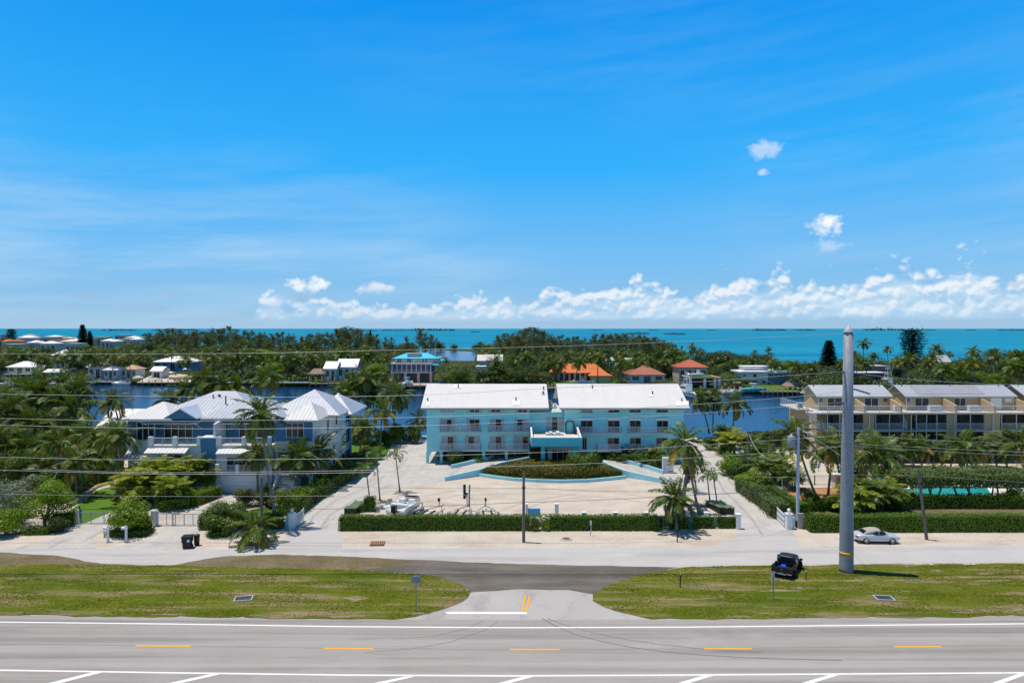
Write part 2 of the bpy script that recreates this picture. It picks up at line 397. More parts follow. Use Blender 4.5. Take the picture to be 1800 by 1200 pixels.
SHORE = 128.5
MB().box(-420, 420, 15, SHORE, -3, 0).build('ground', SAND, kind='structure')
MB().quad((-700, SHORE - 1, -1.1), (700, SHORE - 1, -1.1), (700, 300, -1.1), (-700, 300, -1.1)).build('canal_water', CANAL, kind='structure')
MB().quad((-60000, 215, -1.16), (60000, 215, -1.16), (60000, 58000, -1.16), (-60000, 58000, -1.16)).build('sea', SEA, kind='structure')
FRONTLAND = [(-700, 276), (0, 271), (290, 266), (480, 262), (600, 262), (700, 253), (960, 245), (1200, 238), (1290, 234), (1420, 228), (1700, 222), (2400, 214)]
BACKLAND = [(2400, 430), (1800, 430), (1560, 420), (1300, 400), (1235, 420), (1190, 500), (1100, 590), (950, 640), (800, 690), (560, 760), (330, 840), (240, 1000), (0, 1060), (-700, 1100)]
LAND = [(xat(u, Y), Y) for u, Y in FRONTLAND + BACKLAND]
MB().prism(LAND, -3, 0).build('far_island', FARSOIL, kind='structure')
sheet('lagoon', [(712, 616), (760, 615), (835, 618), (850, 634), (735, 634)], CANAL, .02)
def inpoly(x, y, P):
    c = False; n = len(P)
    for i in range(n):
        (x1, y1), (x2, y2) = P[i], P[i - 1]
        if (y1 > y) != (y2 > y) and x < (x2 - x1) * (y - y1) / (y2 - y1) + x1: c = not c
    return c
def frontY(u):
    for (a, A), (b, B) in zip(FRONTLAND, FRONTLAND[1:]):
        if a <= u <= b: return A + (B - A) * (u - a) / (b - a)
def backY(u):
    L = BACKLAND[::-1]
    for (a, A), (b, B) in zip(L, L[1:]):
        if a <= u <= b: return A + (B - A) * (u - a) / (b - a)

# roads
EDGE = [(-700, 1073), (0, 1081), (300, 1084), (600, 1087.5), (900, 1089), (1200, 1088), (1500, 1085), (1800, 1082), (2500, 1074)]
hp = [g(u, v) for u, v in EDGE]
MB().add([(p.x, p.y, .012) for p in hp] + [(150, 18, .012), (-150, 18, .012)], [tuple(range(len(hp) + 2))[::-1]]).build('highway', HWY, kind='structure')
sheet('frontage_road', [(-700, 964), (0, 963), (300, 964.5), (500, 965), (600, 963), (900, 962.5), (1200, 962), (1500, 960), (1800, 958), (2500, 952),
      (2500, 982), (1800, 988), (1600, 990), (1400, 992), (1200, 996), (1090, 995), (960, 992), (870, 990), (760, 985), (600, 980), (500, 976), (390, 979), (345, 987), (300, 995), (180, 992), (90, 977), (0, 972), (-700, 968)], FRONT, .014)
THROAT = ground_mat('side_road_asphalt', [(.3, (.32, .305, .29)), (.5, (.37, .352, .335)), (.7, (.41, .39, .37))], .3, 6.0, .9, .3, .02, [((.26, .245, .235), .35, .52, .6, (1.4, .6, 1)), ((.2, .19, .18), 1.6, .68, .6, (1, 1, 1))])
sheet('side_road', [(600, 985), (1200, 993), (1200, 1090), (640, 1090), (640, 1060)], THROAT, .006)
sheet('shade_toned_side_road', [(600, 979), (760, 984), (870, 989.5), (960, 991.5), (1090, 994.5), (1190, 997), (1120, 1012), (1075, 1030), (1045, 1044), (1000, 1036), (920, 1034.5), (870, 1038), (815, 1042), (800, 1026), (770, 1016), (700, 1006), (600, 1005)], DARKA, .018, rag=.1)  # shadow gradient between road and grass put into the asphalt colour
sheet('dirt_and_shade_strip', [(-700, 966), (0, 970), (90, 975), (180, 990), (300, 993.5), (345, 985), (390, 977.5), (500, 974), (600, 977), (690, 982), (760, 988), (700, 994), (640, 1000), (605, 1006), (560, 1004), (320, 998), (0, 996), (-700, 1000)], DIRT, .022, rag=.12)  # brown soil; its right part also carries the painted shade gradient
VERGES = [[(-600, 1000), (0, 991), (150, 992.5), (320, 993.5), (450, 997), (560, 1000.5), (640, 1002), (700, 1004.5), (770, 1013), (812, 1026), (828, 1038), (822, 1050), (800, 1062), (765, 1074), (730, 1083), (690, 1088), (600, 1087), (300, 1083.5), (0, 1080.5), (-600, 1073.5)],
          [(2400, 984), (1800, 990), (1650, 990.5), (1500, 992), (1350, 993), (1250, 995), (1190, 998), (1120, 1010), (1070, 1028), (1042, 1043), (1042, 1055), (1062, 1066), (1100, 1077), (1145, 1087.5), (1200, 1087.2), (1500, 1084.5), (1800, 1081.5), (2400, 1074.5)]]
for P in VERGES: sheet('grass_verge', P, GRASSG, .035, rag=.16)
# road paint
band('edge_line', [(-600, 1084.5), (0, 1092.5), (300, 1096), (600, 1100.5), (900, 1102.5), (1200, 1101.5), (1500, 1098.5), (1800, 1095.5), (2400, 1088)], .17, WHITEP, .018)
band('edge_line', [(-600, 1168), (0, 1177), (300, 1181.5), (600, 1185.5), (900, 1187), (1200, 1185.5), (1500, 1183.5), (1800, 1181.5), (2400, 1173)], .17, WHITEP, .018)
for a, b, v in [(-95, -5, 1130), (238, 335, 1134.5), (569, 656, 1139), (897, 984, 1141), (1237, 1322, 1139.5), (1572, 1655, 1136)]:
    band('lane_dash', [(a, v - .3), ((a + b) / 2, v), (b, v + .3 if v < 1141 and a < 600 else v - .3)], .17, YELP, .018)
for u0, v0, u1, v1 in [(176, 1178.5, 70, 1206), (383, 1182, 278, 1206), (722, 1187, 638, 1206), (930, 1187, 862, 1206), (1247, 1185, 1180, 1206), (1467, 1184, 1398, 1206), (1800, 1182, 1735, 1206)]:
    w = 9
    sheet('chevron_line', [(u0 - w, v0 + 1), (u0 + w, v0 + 1), (u1 + w + 2, v1), (u1 - w - 2, v1)], WHITEP, .021)
TYRE = mat('tyre_rubber_mark', (.15, .143, .14), .9, .2, var=.25, scale=2)
band('tyre_mark', [(953, 1086), (970, 1096), (990, 1106), (1020, 1117), (1060, 1127), (1110, 1137), (1170, 1145), (1240, 1151), (1330, 1156), (1480, 1160)], .10, TYRE, .0145)
band('tyre_mark', [(962, 1086), (985, 1095), (1010, 1103), (1050, 1113), (1100, 1123), (1160, 1132), (1240, 1140), (1340, 1146)], .07, TYRE, .0145)
band('tyre_mark', [(640, 1146), (720, 1140), (790, 1128), (850, 1108), (875, 1092)], .06, TYRE, .0145)
band('tyre_mark', [(690, 1122), (760, 1118), (820, 1104), (850, 1090)], .05, TYRE, .0145)
band('lane_joint', [(-600, 1124), (0, 1131.5), (300, 1134.3), (600, 1138.8), (900, 1140.6), (1200, 1139.4), (1500, 1136.5), (1800, 1133.5), (2400, 1126)], .035, TYRE, .0142)
band('shoulder_joint', [(-600, 1081), (0, 1088.5), (300, 1092), (600, 1096.5), (900, 1098), (1200, 1097), (1500, 1094), (1800, 1091), (2400, 1083)], .03, TYRE, .0142)
TRACK = mat('tracked_gravel', (.37, .315, .26), .95, .2, var=.25, scale=1.5, bump=.4)
STREAK = mat('tyre_streaked_concrete', (.33, .31, .29), .9, .2, var=.3, scale=1.0)
for k, (P, m, w, z) in enumerate([([(1392, 940), (1370, 912), (1335, 884), (1300, 862), (1280, 842)], STREAK, .35, .0165), ([(1340, 940), (1322, 912), (1296, 884), (1272, 862), (1262, 842)], STREAK, .3, .0165), ([(560, 932), (580, 905), (620, 880), (690, 850)], STREAK, .3, .0165), ([(536, 934), (552, 905), (592, 878), (660, 850)], STREAK, .3, .0165),
     ([(700, 880), (800, 862), (950, 858), (1090, 866), (1200, 884)], TRACK, .28, .004), ([(712, 888), (806, 870), (950, 866), (1080, 874), (1190, 893)], TRACK, .28, .004), ([(880, 897), (930, 880), (1010, 868)], TRACK, .25, .0045), ([(905, 899), (955, 883), (1030, 872)], TRACK, .25, .0045)]):
    band('tyre_track', P, w, m, z)
BARE = ground_mat('bare_soil', [(.3, (.15, .12, .06)), (.5, (.23, .18, .12)), (.7, (.34, .28, .22))], .8, 6, .95, .5, .04, [((.12, .14, .02), 1.6, .5, .8, (.5, 1.4, 1))])
for cu, cv, wu, wv in [(40, 1016.5, 60, 1.6), (150, 1018, 45, 1.3), (255, 1018.5, 40, 1.2), (330, 1000, 48, 1.1), (210, 1001, 30, 1), (330, 1019.5, 60, 1.6), (430, 1021, 50, 1.6), (520, 1020, 40, 1.2), (625, 1052, 24, 5), (300, 1079, 48, 1.6), (460, 1081, 36, 1.5), (600, 1083, 50, 1.8), (120, 1074, 36, 1.3), (735, 1077, 26, 1.8), (1370, 1037, 40, 3.2), (1410, 1033, 22, 2.2), (1500, 1020, 38, 2), (1590, 1019, 46, 1.8), (1640, 1022, 60, 2.2), (1745, 1020, 50, 2.0), (1650, 1003, 14, 2.2), (1730, 1008, 18, 1.6), (1600, 1005, 30, 1.6), (1450, 1080, 30, 1.3), (1560, 1078, 44, 1.4), (1700, 1076, 40, 1.3), (1300, 1083, 40, 1.2), (1230, 1062, 26, 1.6), (1540, 1045, 20, 1), (1480, 1056, 34, 1.4)]:
    sheet('bare_soil', [(cu + wu * math.cos(t) * (.75 + .4 * math.sin(3 * t + cu)), cv + wv * math.sin(t) * (.8 + .3 * math.cos(2 * t + cv))) for t in np.linspace(0, 2 * math.pi, 14)[:-1]], BARE, .041, rag=.2)
sheet('stop_bar', [(781, 1074.3), (926.5, 1075), (926, 1078.8), (786, 1078.3)], WHITEP, .018)
for a, b in ((918.5, 923), (925.5, 931)):
    sheet('centre_stripe', [(a - 1.7, 1074.5), (a + 1.7, 1074.5), (b + 1.4, 1046), (b - 1.4, 1046)], YELP, .024)
# drives and yards
sheet('driveway', [(25, 963.6), (167, 963), (160, 947), (172, 938), (207, 923), (213, 905), (222, 893), (196, 898), (150, 919), (133, 924), (110, 940), (75, 952)], CONC, .016)
sheet('driveway', [(197, 964), (326, 964.5), (338, 945), (357, 926), (385, 905), (430, 890), (468, 879), (455, 867), (385, 867), (372, 884), (330, 905), (294, 925), (260, 947)], CONC, .016)
sheet('entry_path', [(480, 868), (520, 868), (517, 877), (490, 884), (470, 880), (455, 874)], CONC, .017)
sheet('drive_apron', [(470, 964.4), (600, 963.5), (604, 945), (596, 930), (520, 930), (500, 945)], FRONT, .016)
sheet('left_drive', [(520, 931), (596, 931), (603, 903), (640, 893), (662, 872), (720, 856), (790, 843), (812, 825), (860, 812), (960, 800), (960, 765), (742, 765), (742, 780), (700, 783), (668, 806), (612, 846), (560, 882), (520, 912)], CONC, .012)
sheet('right_drive', [(1300, 932), (1395, 931), (1368, 905), (1322, 873), (1270, 838), (1267, 818), (1260, 800), (1246, 788), (1225, 785), (1225, 768), (1000, 768), (1000, 800), (1100, 822), (1165, 840), (1160, 850), (1200, 868), (1240, 875), (1262, 890), (1290, 905)], CONC, .012)
sheet('drive_apron', [(1245, 962), (1410, 961), (1392, 931), (1300, 931), (1292, 945)], FRONT, .016)
sheet('front_lawn', [(108, 908), (128, 893), (150, 878), (168, 862), (204, 852), (222, 872), (232, 893), (196, 899), (150, 919)], LAWN, .02)
sheet('side_lawn', [(488, 888), (523, 868), (535, 872), (512, 895), (498, 905), (430, 905), (440, 895)], LAWN, .021)
sheet('back_lawn', [(596, 812), (602, 772), (690, 775), (680, 800), (640, 815)], LAWN, .02)
sheet('condo_yard', [(1395, 822), (1420, 800), (2100, 795), (2100, 862), (1300, 862), (1330, 845)], SAND, .02)
sheet('pool_mulch', [(1372, 858), (1500, 856), (1530, 870), (1520, 893), (1385, 893)], ground_mat('orange_mulch', [(.3, (.26, .13, .055)), (.6, (.40, .22, .11)), (.8, (.5, .3, .17))], .6, 8, .95, .5), .026)
sheet('shade_and_planting_bed', [(1400, 899), (1500, 893), (1530, 886), (1950, 886), (1950, 930), (1410, 930)], DIRT, .024)  # dark ground sheet standing in for shade under ficus and hedge
sheet('shade_and_planting_bed', [(1330, 860), (1345, 856), (1395, 895), (1412, 925), (1396, 925), (1366, 903)], DIRT, .024)
sheet('pool_deck', [(1498, 852), (1900, 850), (1900, 884), (1530, 880), (1498, 872)], mat('pale_deck', (.55, .52, .49), .8, .2, var=.1), .03)

# islands on the horizon
ISL = leaf_mat('hazy_mangrove', (.06, .12, .16), (.09, .16, .2))  # distance haze put into the leaf colour, paler and bluer
for i, (u0, u1, Y, h) in enumerate([(182, 237, 6500, 12), (268, 350, 7000, 12), (632, 663, 6000, 12), (672, 710, 6500, 10), (712, 800, 7000, 13), (828, 843, 4200, 9), (1103, 1138, 2700, 8), (1170, 1201, 2500, 8), (1322, 1381, 7000, 20), (1395, 1432, 7500, 17), (1518, 1622, 7500, 18), (1626, 1642, 7500, 15), (1700, 1712, 7500, 15), (1755, 1765, 7500, 22), (1770, 1800, 7500, 16), (1040, 1058, 7500, 8), (1140, 1156, 7500, 10), (1243, 1260, 7500, 10)]):
    xa, xb = xat(u0, Y), xat(u1, Y); n = 90
    r2 = np.random.default_rng(i)
    C = np.stack([r2.uniform(xa, xb, n), Y + r2.uniform(-40, 40, n), r2.uniform(0, 1, n)], 1)
    prof = np.minimum(1, np.minimum(C[:, 0] - xa, xb - C[:, 0]) / (.16 * (xb - xa)) + .25)
    h *= .75; C[:, 2] = C[:, 2] * h * prof * r2.uniform(.6, 1, n)
    e = MB().prism([(xa, Y - 30), (xb, Y - 30), (xb, Y + 30), (xa, Y + 30)], -2, h * .35)
    o = link('mangrove_island', quads_mesh('mangrove_island', leaf_quads(C, (xb - xa) / 22, .2, r2, .35), [ISL], None, e)); o['kind'] = 'structure'

# loose grass standing on the two verges
def grass():
    Q = []
    for P in VERGES:
        W = [(p.x, p.y) for p in (g(u, v) for u, v in P)]
        x0, x1 = max(-62, min(p[0] for p in W)), min(62, max(p[0] for p in W)); y0, y1 = min(p[1] for p in W), max(p[1] for p in W)
        for _ in range(int((x1 - x0) * (y1 - y0) * 60)):
            x, y = random.uniform(x0, x1), random.uniform(y0, y1)
            pn = math.sin(x * .9 + 2 * math.sin(y * .8)) + math.sin(y * 1.7 + x * .33) + random.gauss(0, .8)
            if pn < .15 or not inpoly(x, y, W): continue
            a = random.uniform(0, 6.28); w = random.uniform(.03, .08); h = random.uniform(.012, .035)
            dx, dy = math.cos(a) * w, math.sin(a) * w; la = random.uniform(0, 6.28); lx, ly = .09 * math.cos(la), .09 * math.sin(la)
            Q.append(((x - dx, y - dy, .037), (x + dx, y + dy, .037), (x + dx * .5 + lx, y + dy * .5 + ly, .037 + h), (x - dx * .5 + lx, y - dy * .5 + ly, .037 + h)))
    t = leaf_mat('grass_blades', (.065, .092, .002), (.135, .15, .012), .35, .9, .0, tint=(.3, .24, .12))
    o = link('grass', quads_mesh('grass', Q, [t])); o['kind'] = 'stuff'; o['label'] = 'patchy green and straw coloured grass on the road verges'
grass()
# ---------------------------------------------------------------- plants
PALM_G = leaf_mat('palm_frond', (.028, .066, .004), (.125, .19, .016), .26, .42, .4)
PALM_Y = leaf_mat('old_frond', (.20, .16, .012), (.36, .26, .03), .25, .5, .3)
PALM_D = leaf_mat('dead_frond', (.13, .08, .035), (.24, .16, .08), .1, .8, .2)
ARECA_G = leaf_mat('areca_frond', (.09, .16, .006), (.28, .33, .02), .3, .42, .35, tint=(.44, .37, .02))
FAN_G = leaf_mat('fan_frond', (.08, .105, .03), (.19, .22, .09), .2, .5, .35)
XMAS_G = leaf_mat('small_palm_frond', (.035, .085, .005), (.10, .19, .014), .22, .42, .35)
LEAF_D = leaf_mat('dark_leaf', (.017, .044, .003), (.07, .115, .010), .2, .45, .3)
LEAF_M = leaf_mat('mid_leaf', (.04, .08, .005), (.14, .20, .014), .28, .45, .3)
LEAF_B = leaf_mat('bright_leaf', (.08, .17, .005), (.23, .33, .012), .3, .48, .3)
LEAF_O = leaf_mat('olive_leaf', (.045, .06, .014), (.12, .135, .035), .2, .55, .25)
LEAF_S = leaf_mat('silver_leaf', (.10, .13, .07), (.24, .28, .17), .2, .5, .35)
LEAF_R = leaf_mat('croton_leaf', (.035, .055, .004), (.13, .145, .012), .25, .42, .3, tint=(.28, .09, .015))
LEAF_P = leaf_mat('flowering_leaf', (.04, .08, .006), (.13, .19, .018), .25, .5, .3, tint=(.55, .42, .36))
NEEDLE = leaf_mat('casuarina_needles', (.06, .078, .016), (.19, .205, .052), .22, .6, .2)
NORF = leaf_mat('norfolk_needles', (.010, .027, .012), (.032, .056, .022), .1, .6, .2)
HEDGE = leaf_mat('hedge_leaf', (.035, .085, .002), (.14, .255, .008), .28, .45, .3)
HEDGE_T = leaf_mat('ficus_leaf', (.04, .07, .008), (.16, .215, .04), .22, .42, .4, tint=(.32, .22, .1))
BARK = mat('bark', (.13, .105, .085), .9, .2, var=.3, scale=2.5, bump=.6, bscale=9)
PBARK = mat('palm_bark', (.20, .175, .15), .9, .2, var=.3, scale=1.2, bump=.5, bscale=6, dirt=((.09, .075, .06), 3.0, .7, (1, 1, 3)))
SHAFT = mat('crownshaft', (.10, .17, .04), .5, .4, var=.15)
NUT = mat('coconut_husk', (.16, .15, .04), .6, .3, var=.2)

def frond_quads(org, az, e0, droop, L, n, lw, ll, rg, hang=.35, twist=0.0, power=1.25):
    """one feather frond: leaflets in two rows along a drooping midrib -> (quads, midrib points)"""
    m = 14; ts = np.linspace(0, 1, m); e = e0 - droop * ts ** power
    azs = az + twist * ts
    d = np.stack([np.cos(e) * np.cos(azs), np.cos(e) * np.sin(azs), np.sin(e)], 1)
    pts = np.concatenate([[org], org + np.cumsum((d[1:] + d[:-1]) / 2 * L / (m - 1), 0)])
    t = np.linspace(.10, 1, n); idx = t * (m - 1); i0 = np.minimum(idx.astype(int), m - 2); fr = (idx - i0)[:, None]
    p = pts[i0] * (1 - fr) + pts[i0 + 1] * fr
    T = unit(d[i0] * (1 - fr) + d[i0 + 1] * fr)
    S = unit(np.cross(T, np.array([0, 0, 1.0]) + 1e-3)); U = np.cross(S, T)
    ln = ll * L * (np.sin(np.pi * np.clip(t * .80 + .16, 0, 1)) ** .7)[:, None]
    out = []
    for sg in (-1, 1):
        D = unit(T * .62 + S * sg * .8 + U * .18 + rg.normal(0, .10, (n, 3)) - np.array([0, 0, hang]) * rg.uniform(.6, 1.5, (n, 1)))
        W = unit(np.cross(D, U) + 1e-6) * (lw * L)
        l = ln * rg.uniform(.85, 1.1, (n, 1)); a = p
        mid = a + D * l * .5; tip = a + D * l - np.array([0, 0, 1.0]) * l * hang * .35
        out.append(np.stack([a, mid + W, tip, mid - W], 1))
    return np.concatenate(out), pts

def ribs(pts, w):
    n = len(pts); Q = []
    for k in range(0, n - 1, 2):
        a, b = pts[k], pts[min(k + 2, n - 1)]; s = unit(np.cross(b - a, [0, 0, 1.0]) + 1e-6) * w * (1 - k / n)
        Q.append([a - s, a + s, b + s * .8, b - s * .8])
    return np.array(Q)

def palm_crown(name, seed, nf=24, n=34, lw=.02, ll=.28, sweep=0.0, old=4, mats=None, up=82, lo=-38, droop=(50, 95), nuts=True, hang=.35):
    rg = np.random.default_rng(seed); Q, M = [], []
    for i in range(nf):
        f = i / (nf - 1); az = i * 2.39996 + rg.normal(0, .15)
        e0 = R(up + (lo - up) * f ** .85 + rg.normal(0, 5)); dr = R(rg.uniform(*droop)) * (.45 + .55 * min(1, f * 2.2))
        L = 1.0 * rg.uniform(.86, 1.08) * (.72 + .28 * min(1, f * 4)) * (.9 if f > .85 else 1)
        q, p = frond_quads(np.array([0, 0, 0.0]), az, e0, dr, L, n, lw, ll, rg, hang * (.6 + f * .8), sweep * rg.uniform(.5, 1.2))
        r = ribs(p, .006); Q += [q, r]
        isold = i >= nf - old and rg.random() < .75
        M += [np.full(len(q), 1 if isold else 0), np.full(len(r), 1)]
    e = None
    if nuts:
        e = MB()
        for k in range(7):
            a = k * .9; e.lathe((.055 * math.cos(a), .055 * math.sin(a), -.05 - .02 * (k % 2)), [(.012, -.035), (.03, -.015), (.032, .01), (.012, .035)], 6, 2)
    return quads_mesh(name, np.concatenate(Q), mats or [PALM_G, PALM_Y, NUT], np.concatenate(M), e)

CROWNS = [palm_crown('coconut_crown', 10 + i, nf=[24, 21, 26, 22, 19][i], sweep=[.25, -.2, .3, .1, .4][i], old=[4, 6, 3, 5, 7][i]) for i in range(5)]
DRYCROWN = palm_crown('swept_crown', 31, nf=20, sweep=.5, old=9, lo=-62, droop=(70, 120), hang=.7)
XCROWNS = [palm_crown('small_palm_crown', 40 + i, nf=9, n=26, lw=.02, ll=.30, old=0, up=66, lo=8, droop=(95, 130), nuts=False, mats=[XMAS_G, XMAS_G, NUT], hang=.3) for i in range(3)]

def areca_mesh(seed, nst=9, n=22, mats=None):
    rg = np.random.default_rng(seed); Q, M = [], []; e = MB()
    for s in range(nst):
        a = s * 2.4; r = .22 * math.sqrt(s / nst); h = rg.uniform(.25, .75); o = np.array([r * math.cos(a) * 1.6, r * math.sin(a) * 1.6, h])
        e.tube([(r * math.cos(a), r * math.sin(a), 0), tuple(o)], [.022, .014], 5, 1)
        for k in range(6):
            q, p = frond_quads(o, k * 1.05 + rg.normal(0, .2) + s, R(rg.uniform(28, 80)), R(rg.uniform(55, 100)), rg.uniform(.5, .68), n, .024, .30, rg, .3)
            rb = ribs(p, .01); Q += [q, rb]; M += [np.zeros(len(q)), np.ones(len(rb)) * 0]
    return quads_mesh('areca_clump', np.concatenate(Q), mats or [ARECA_G, SHAFT], np.concatenate(M), e)
ARECAS = [areca_mesh(50 + i) for i in range(3)]
ARECAS_G = [areca_mesh(55 + i, 8, mats=[PALM_G, SHAFT]) for i in range(2)]

def fan_mesh(seed, nl=46):
    rg = np.random.default_rng(seed); Q = []
    for i in range(nl):
        z = 1 - 1.45 * (i + .5) / nl; a = i * 2.39996; rr = math.sqrt(max(0, 1 - z * z))
        D = unit(np.array([rr * math.cos(a), rr * math.sin(a), z]) + rg.normal(0, .08, 3)); c = D * rg.uniform(.40, .55)
        X = unit(np.cross(D, [0, 0, 1.0]) + 1e-6); Yv = unit(D - np.array([0, 0, .35]))
        N = np.cross(X, Yv)
        s = X * .008; Q.append([-s, s, c + s, c - s])
        for k in range(15):
            b = (k - 7) / 7 * 1.5; d = Yv * math.cos(b) + X * math.sin(b) - np.array([0, 0, .12]); d2 = unit(d + np.array([0, 0, -.6]))
            w = (-Yv * math.sin(b) + X * math.cos(b)) * .026; mid = c + d * .27
            Q.append([c, mid + w, mid + d2 * .17, mid - w])
    return quads_mesh('fan_palm_crown', np.array(Q), [FAN_G])
FANS = [fan_mesh(60), fan_mesh(61)]

def lobes(rg, n, flat=.75, spread=.33):
    C = rg.normal(0, 1, (n, 3)); C = unit(C) * (rg.uniform(.25, 1, (n, 1)) ** .5) * spread
    C[:, 2] = C[:, 2] * flat; return C, rg.uniform(.15, .27, n)
def crown_points(rg, n, nl, flat=.75, spread=.33, shell=.72):
    C, Rr = lobes(rg, nl, flat, spread); k = rg.integers(0, nl, n); d = unit(rg.normal(size=(n, 3)))
    P = C[k] + d * (Rr[k] * rg.uniform(shell, 1.06, n) ** 1)[:, None] * np.array([1, 1, .8])
    return P, d
def broad_tree(name, seed, nleaf, nl, lm, leaf=.02, flat=.7, base=.13, trunk=True, shell=.6, spread=.36):
    """width-1 tree standing on z=0"""
    rg = np.random.default_rng(seed); P, d = crown_points(rg, nleaf, nl, flat, spread, shell)
    zmin = P[:, 2].min(); P[:, 2] += base - zmin
    e = MB(); c = (0, 0, base + .22 * flat)
    if trunk:
        e.tube([(0, 0, 0), (.01, .005, base * .6), (0, .01, base + .1)], [.032, .024, .018], 7, 1)
        for k in range(7):
            q = P[rg.integers(0, nleaf)]; e.tube([(0, .01, base * .7), tuple(np.array([0, 0, base]) * .5 + q * .5), tuple(q * .95)], [.018, .011, .004], 5, 1)
    return quads_mesh(name, leaf_quads(P, leaf, .25, rg, .62, d), [lm, BARK], None, e)
BROAD = [broad_tree('tree_crown', 70 + i, 9000, [16, 20, 13, 18][i], [LEAF_D, LEAF_M, LEAF_D, LEAF_M][i], .017, [.75, .6, .9, .7][i]) for i in range(4)]
BRIGHT = [broad_tree('bright_tree_crown', 80 + i, 8000, 15, LEAF_B, .018, .65) for i in range(2)]
OLIVE = [broad_tree('olive_tree_crown', 85 + i, 8000, 17, LEAF_O, .017, .8) for i in range(2)]
BUSH = [broad_tree('bush_leaves', 90 + i, 5000, 12, [LEAF_D, LEAF_M, LEAF_B, LEAF_R, LEAF_P, LEAF_S, LEAF_O][i], .026, .8, .02, False, .75, .34) for i in range(7)]

def casuarina(seed):
    """height-1 ragged, feathery she-oak"""
    rg = np.random.default_rng(seed); e = MB(); Q = []
    lean = rg.normal(0, .03, 2); tr = [np.array([lean[0] * t * t * 1.5, lean[1] * t * t, t * .96]) for t in np.linspace(0, 1, 6)]
    e.tube([tuple(p) for p in tr], [.016, .013, .010, .007, .004, .002], 6, 1)
    for b in range(34):
        t = rg.uniform(.16, .97); i = min(int(t * 5), 4); o = tr[i] + (tr[i + 1] - tr[i]) * (t * 5 - i)
        a = b * 2.39996 + rg.normal(0, .3); el = R(rg.uniform(15, 62)); L = (.30 * (1 - t) ** .7 + .05) * rg.uniform(.6, 1.25)
        d = np.array([math.cos(a) * math.cos(el), math.sin(a) * math.cos(el), math.sin(el)])
        end = o + d * L; e.tube([tuple(o), tuple(o + d * L * .6 + [0, 0, .01]), tuple(end)], [.005, .003, .001], 4, 1)
        nq = int(34 + 230 * L); s = rg.uniform(.25, 1.05, nq)[:, None]
        P = o + d * L * s + rg.normal(0, .017 + .02 * L, (nq, 3))
        D = unit(d * .7 + rg.normal(0, .55, (nq, 3)) + np.array([0, 0, .1])); W = unit(np.cross(D, rg.normal(size=(nq, 3)))) * .0042
        l = rg.uniform(.022, .05, nq)[:, None]
        Q.append(np.stack([P - D * l * .3, P + W, P + D * l - np.array([0, 0, .012]), P - W], 1))
    return quads_mesh('casuarina_tree', np.concatenate(Q), [NEEDLE, BARK], None, e)
CASU = [casuarina(100 + i) for i in range(5)]

def norfolk(seed, ntier=19, cut=1.0, wid=.2):
    rg = np.random.default_rng(seed); e = MB(); Q = []
    e.tube([(0, 0, 0), (0, 0, .5), (0, 0, .98)], [.018, .012, .004], 6, 1)
    for k in range(ntier):
        t = .22 + .76 * k / (ntier - 1); rad = wid * (1.04 - t) ** .62 if cut == 1.0 else wid * rg.uniform(.75, 1.05) * (1 if k < ntier - 1 else .8)
        for b in range(9):
            a = b * .698 + k * .35 + rg.normal(0, .08); d = np.array([math.cos(a), math.sin(a), .12]); nq = 120 if cut == 1.0 else 75; s = rg.uniform(.1, 1, nq)[:, None]
            P = np.array([0, 0, t]) + d * rad * s * rg.uniform(.75, 1.1) + rg.normal(0, .013 if cut == 1.0 else .015, (nq, 3)) * np.array([1, 1, .6 if cut == 1.0 else .9])
            D = unit(d + rg.normal(0, .6, (nq, 3))); W = unit(np.cross(D, [0, 0, 1.0]) + rg.normal(0, .3, (nq, 3))) * .008
            Q.append(np.stack([P - D * .014, P + W, P + D * .02, P - W], 1))
    return quads_mesh('norfolk_pine', np.concatenate(Q), [NORF, BARK], None, e)
NORFS = [norfolk(120), norfolk(121, 13, .6, .17)]

def whole_palm(seed, H, crown, lean):
    """one mesh (trunk + fronds), for far palms: trunk height H in frond lengths"""
    me = crown; nv = len(me.vertices); co = np.zeros(nv * 3, np.float32); me.vertices.foreach_get('co', co); co = co.reshape(-1, 3)
    nq = sum(1 for p in me.polygons if len(p.vertices) == 4 and p.index < nv // 4) if False else None
    mi = np.zeros(len(me.polygons), np.int32); me.polygons.foreach_get('material_index', mi)
    tot = np.zeros(len(me.polygons), np.int32); me.polygons.foreach_get('loop_total', tot)
    k = int(np.argmax(mi == 2)) if (mi == 2).any() else len(mi)      # quads come first
    Q = co[:k * 4].reshape(-1, 4, 3).copy(); Q += np.array([lean, 0, H])
    e = MB(); e.tube([(0, 0, 0), (lean * .25, 0, H * .4), (lean * .7, .02, H * .75), (lean, 0, H)], [.05, .036, .031, .03], 7, 2)
    return quads_mesh('coconut_palm', Q, [PALM_G, PALM_Y, PBARK], mi[:k], e)
FARPALM = [whole_palm(i, [2.2, 2.8, 1.9, 2.5, 3.1][i], CROWNS[i], [.25, -.2, .35, .05, -.35][i]) for i in range(5)]
FARPALM_H = [2.2, 2.8, 1.9, 2.5, 3.1]

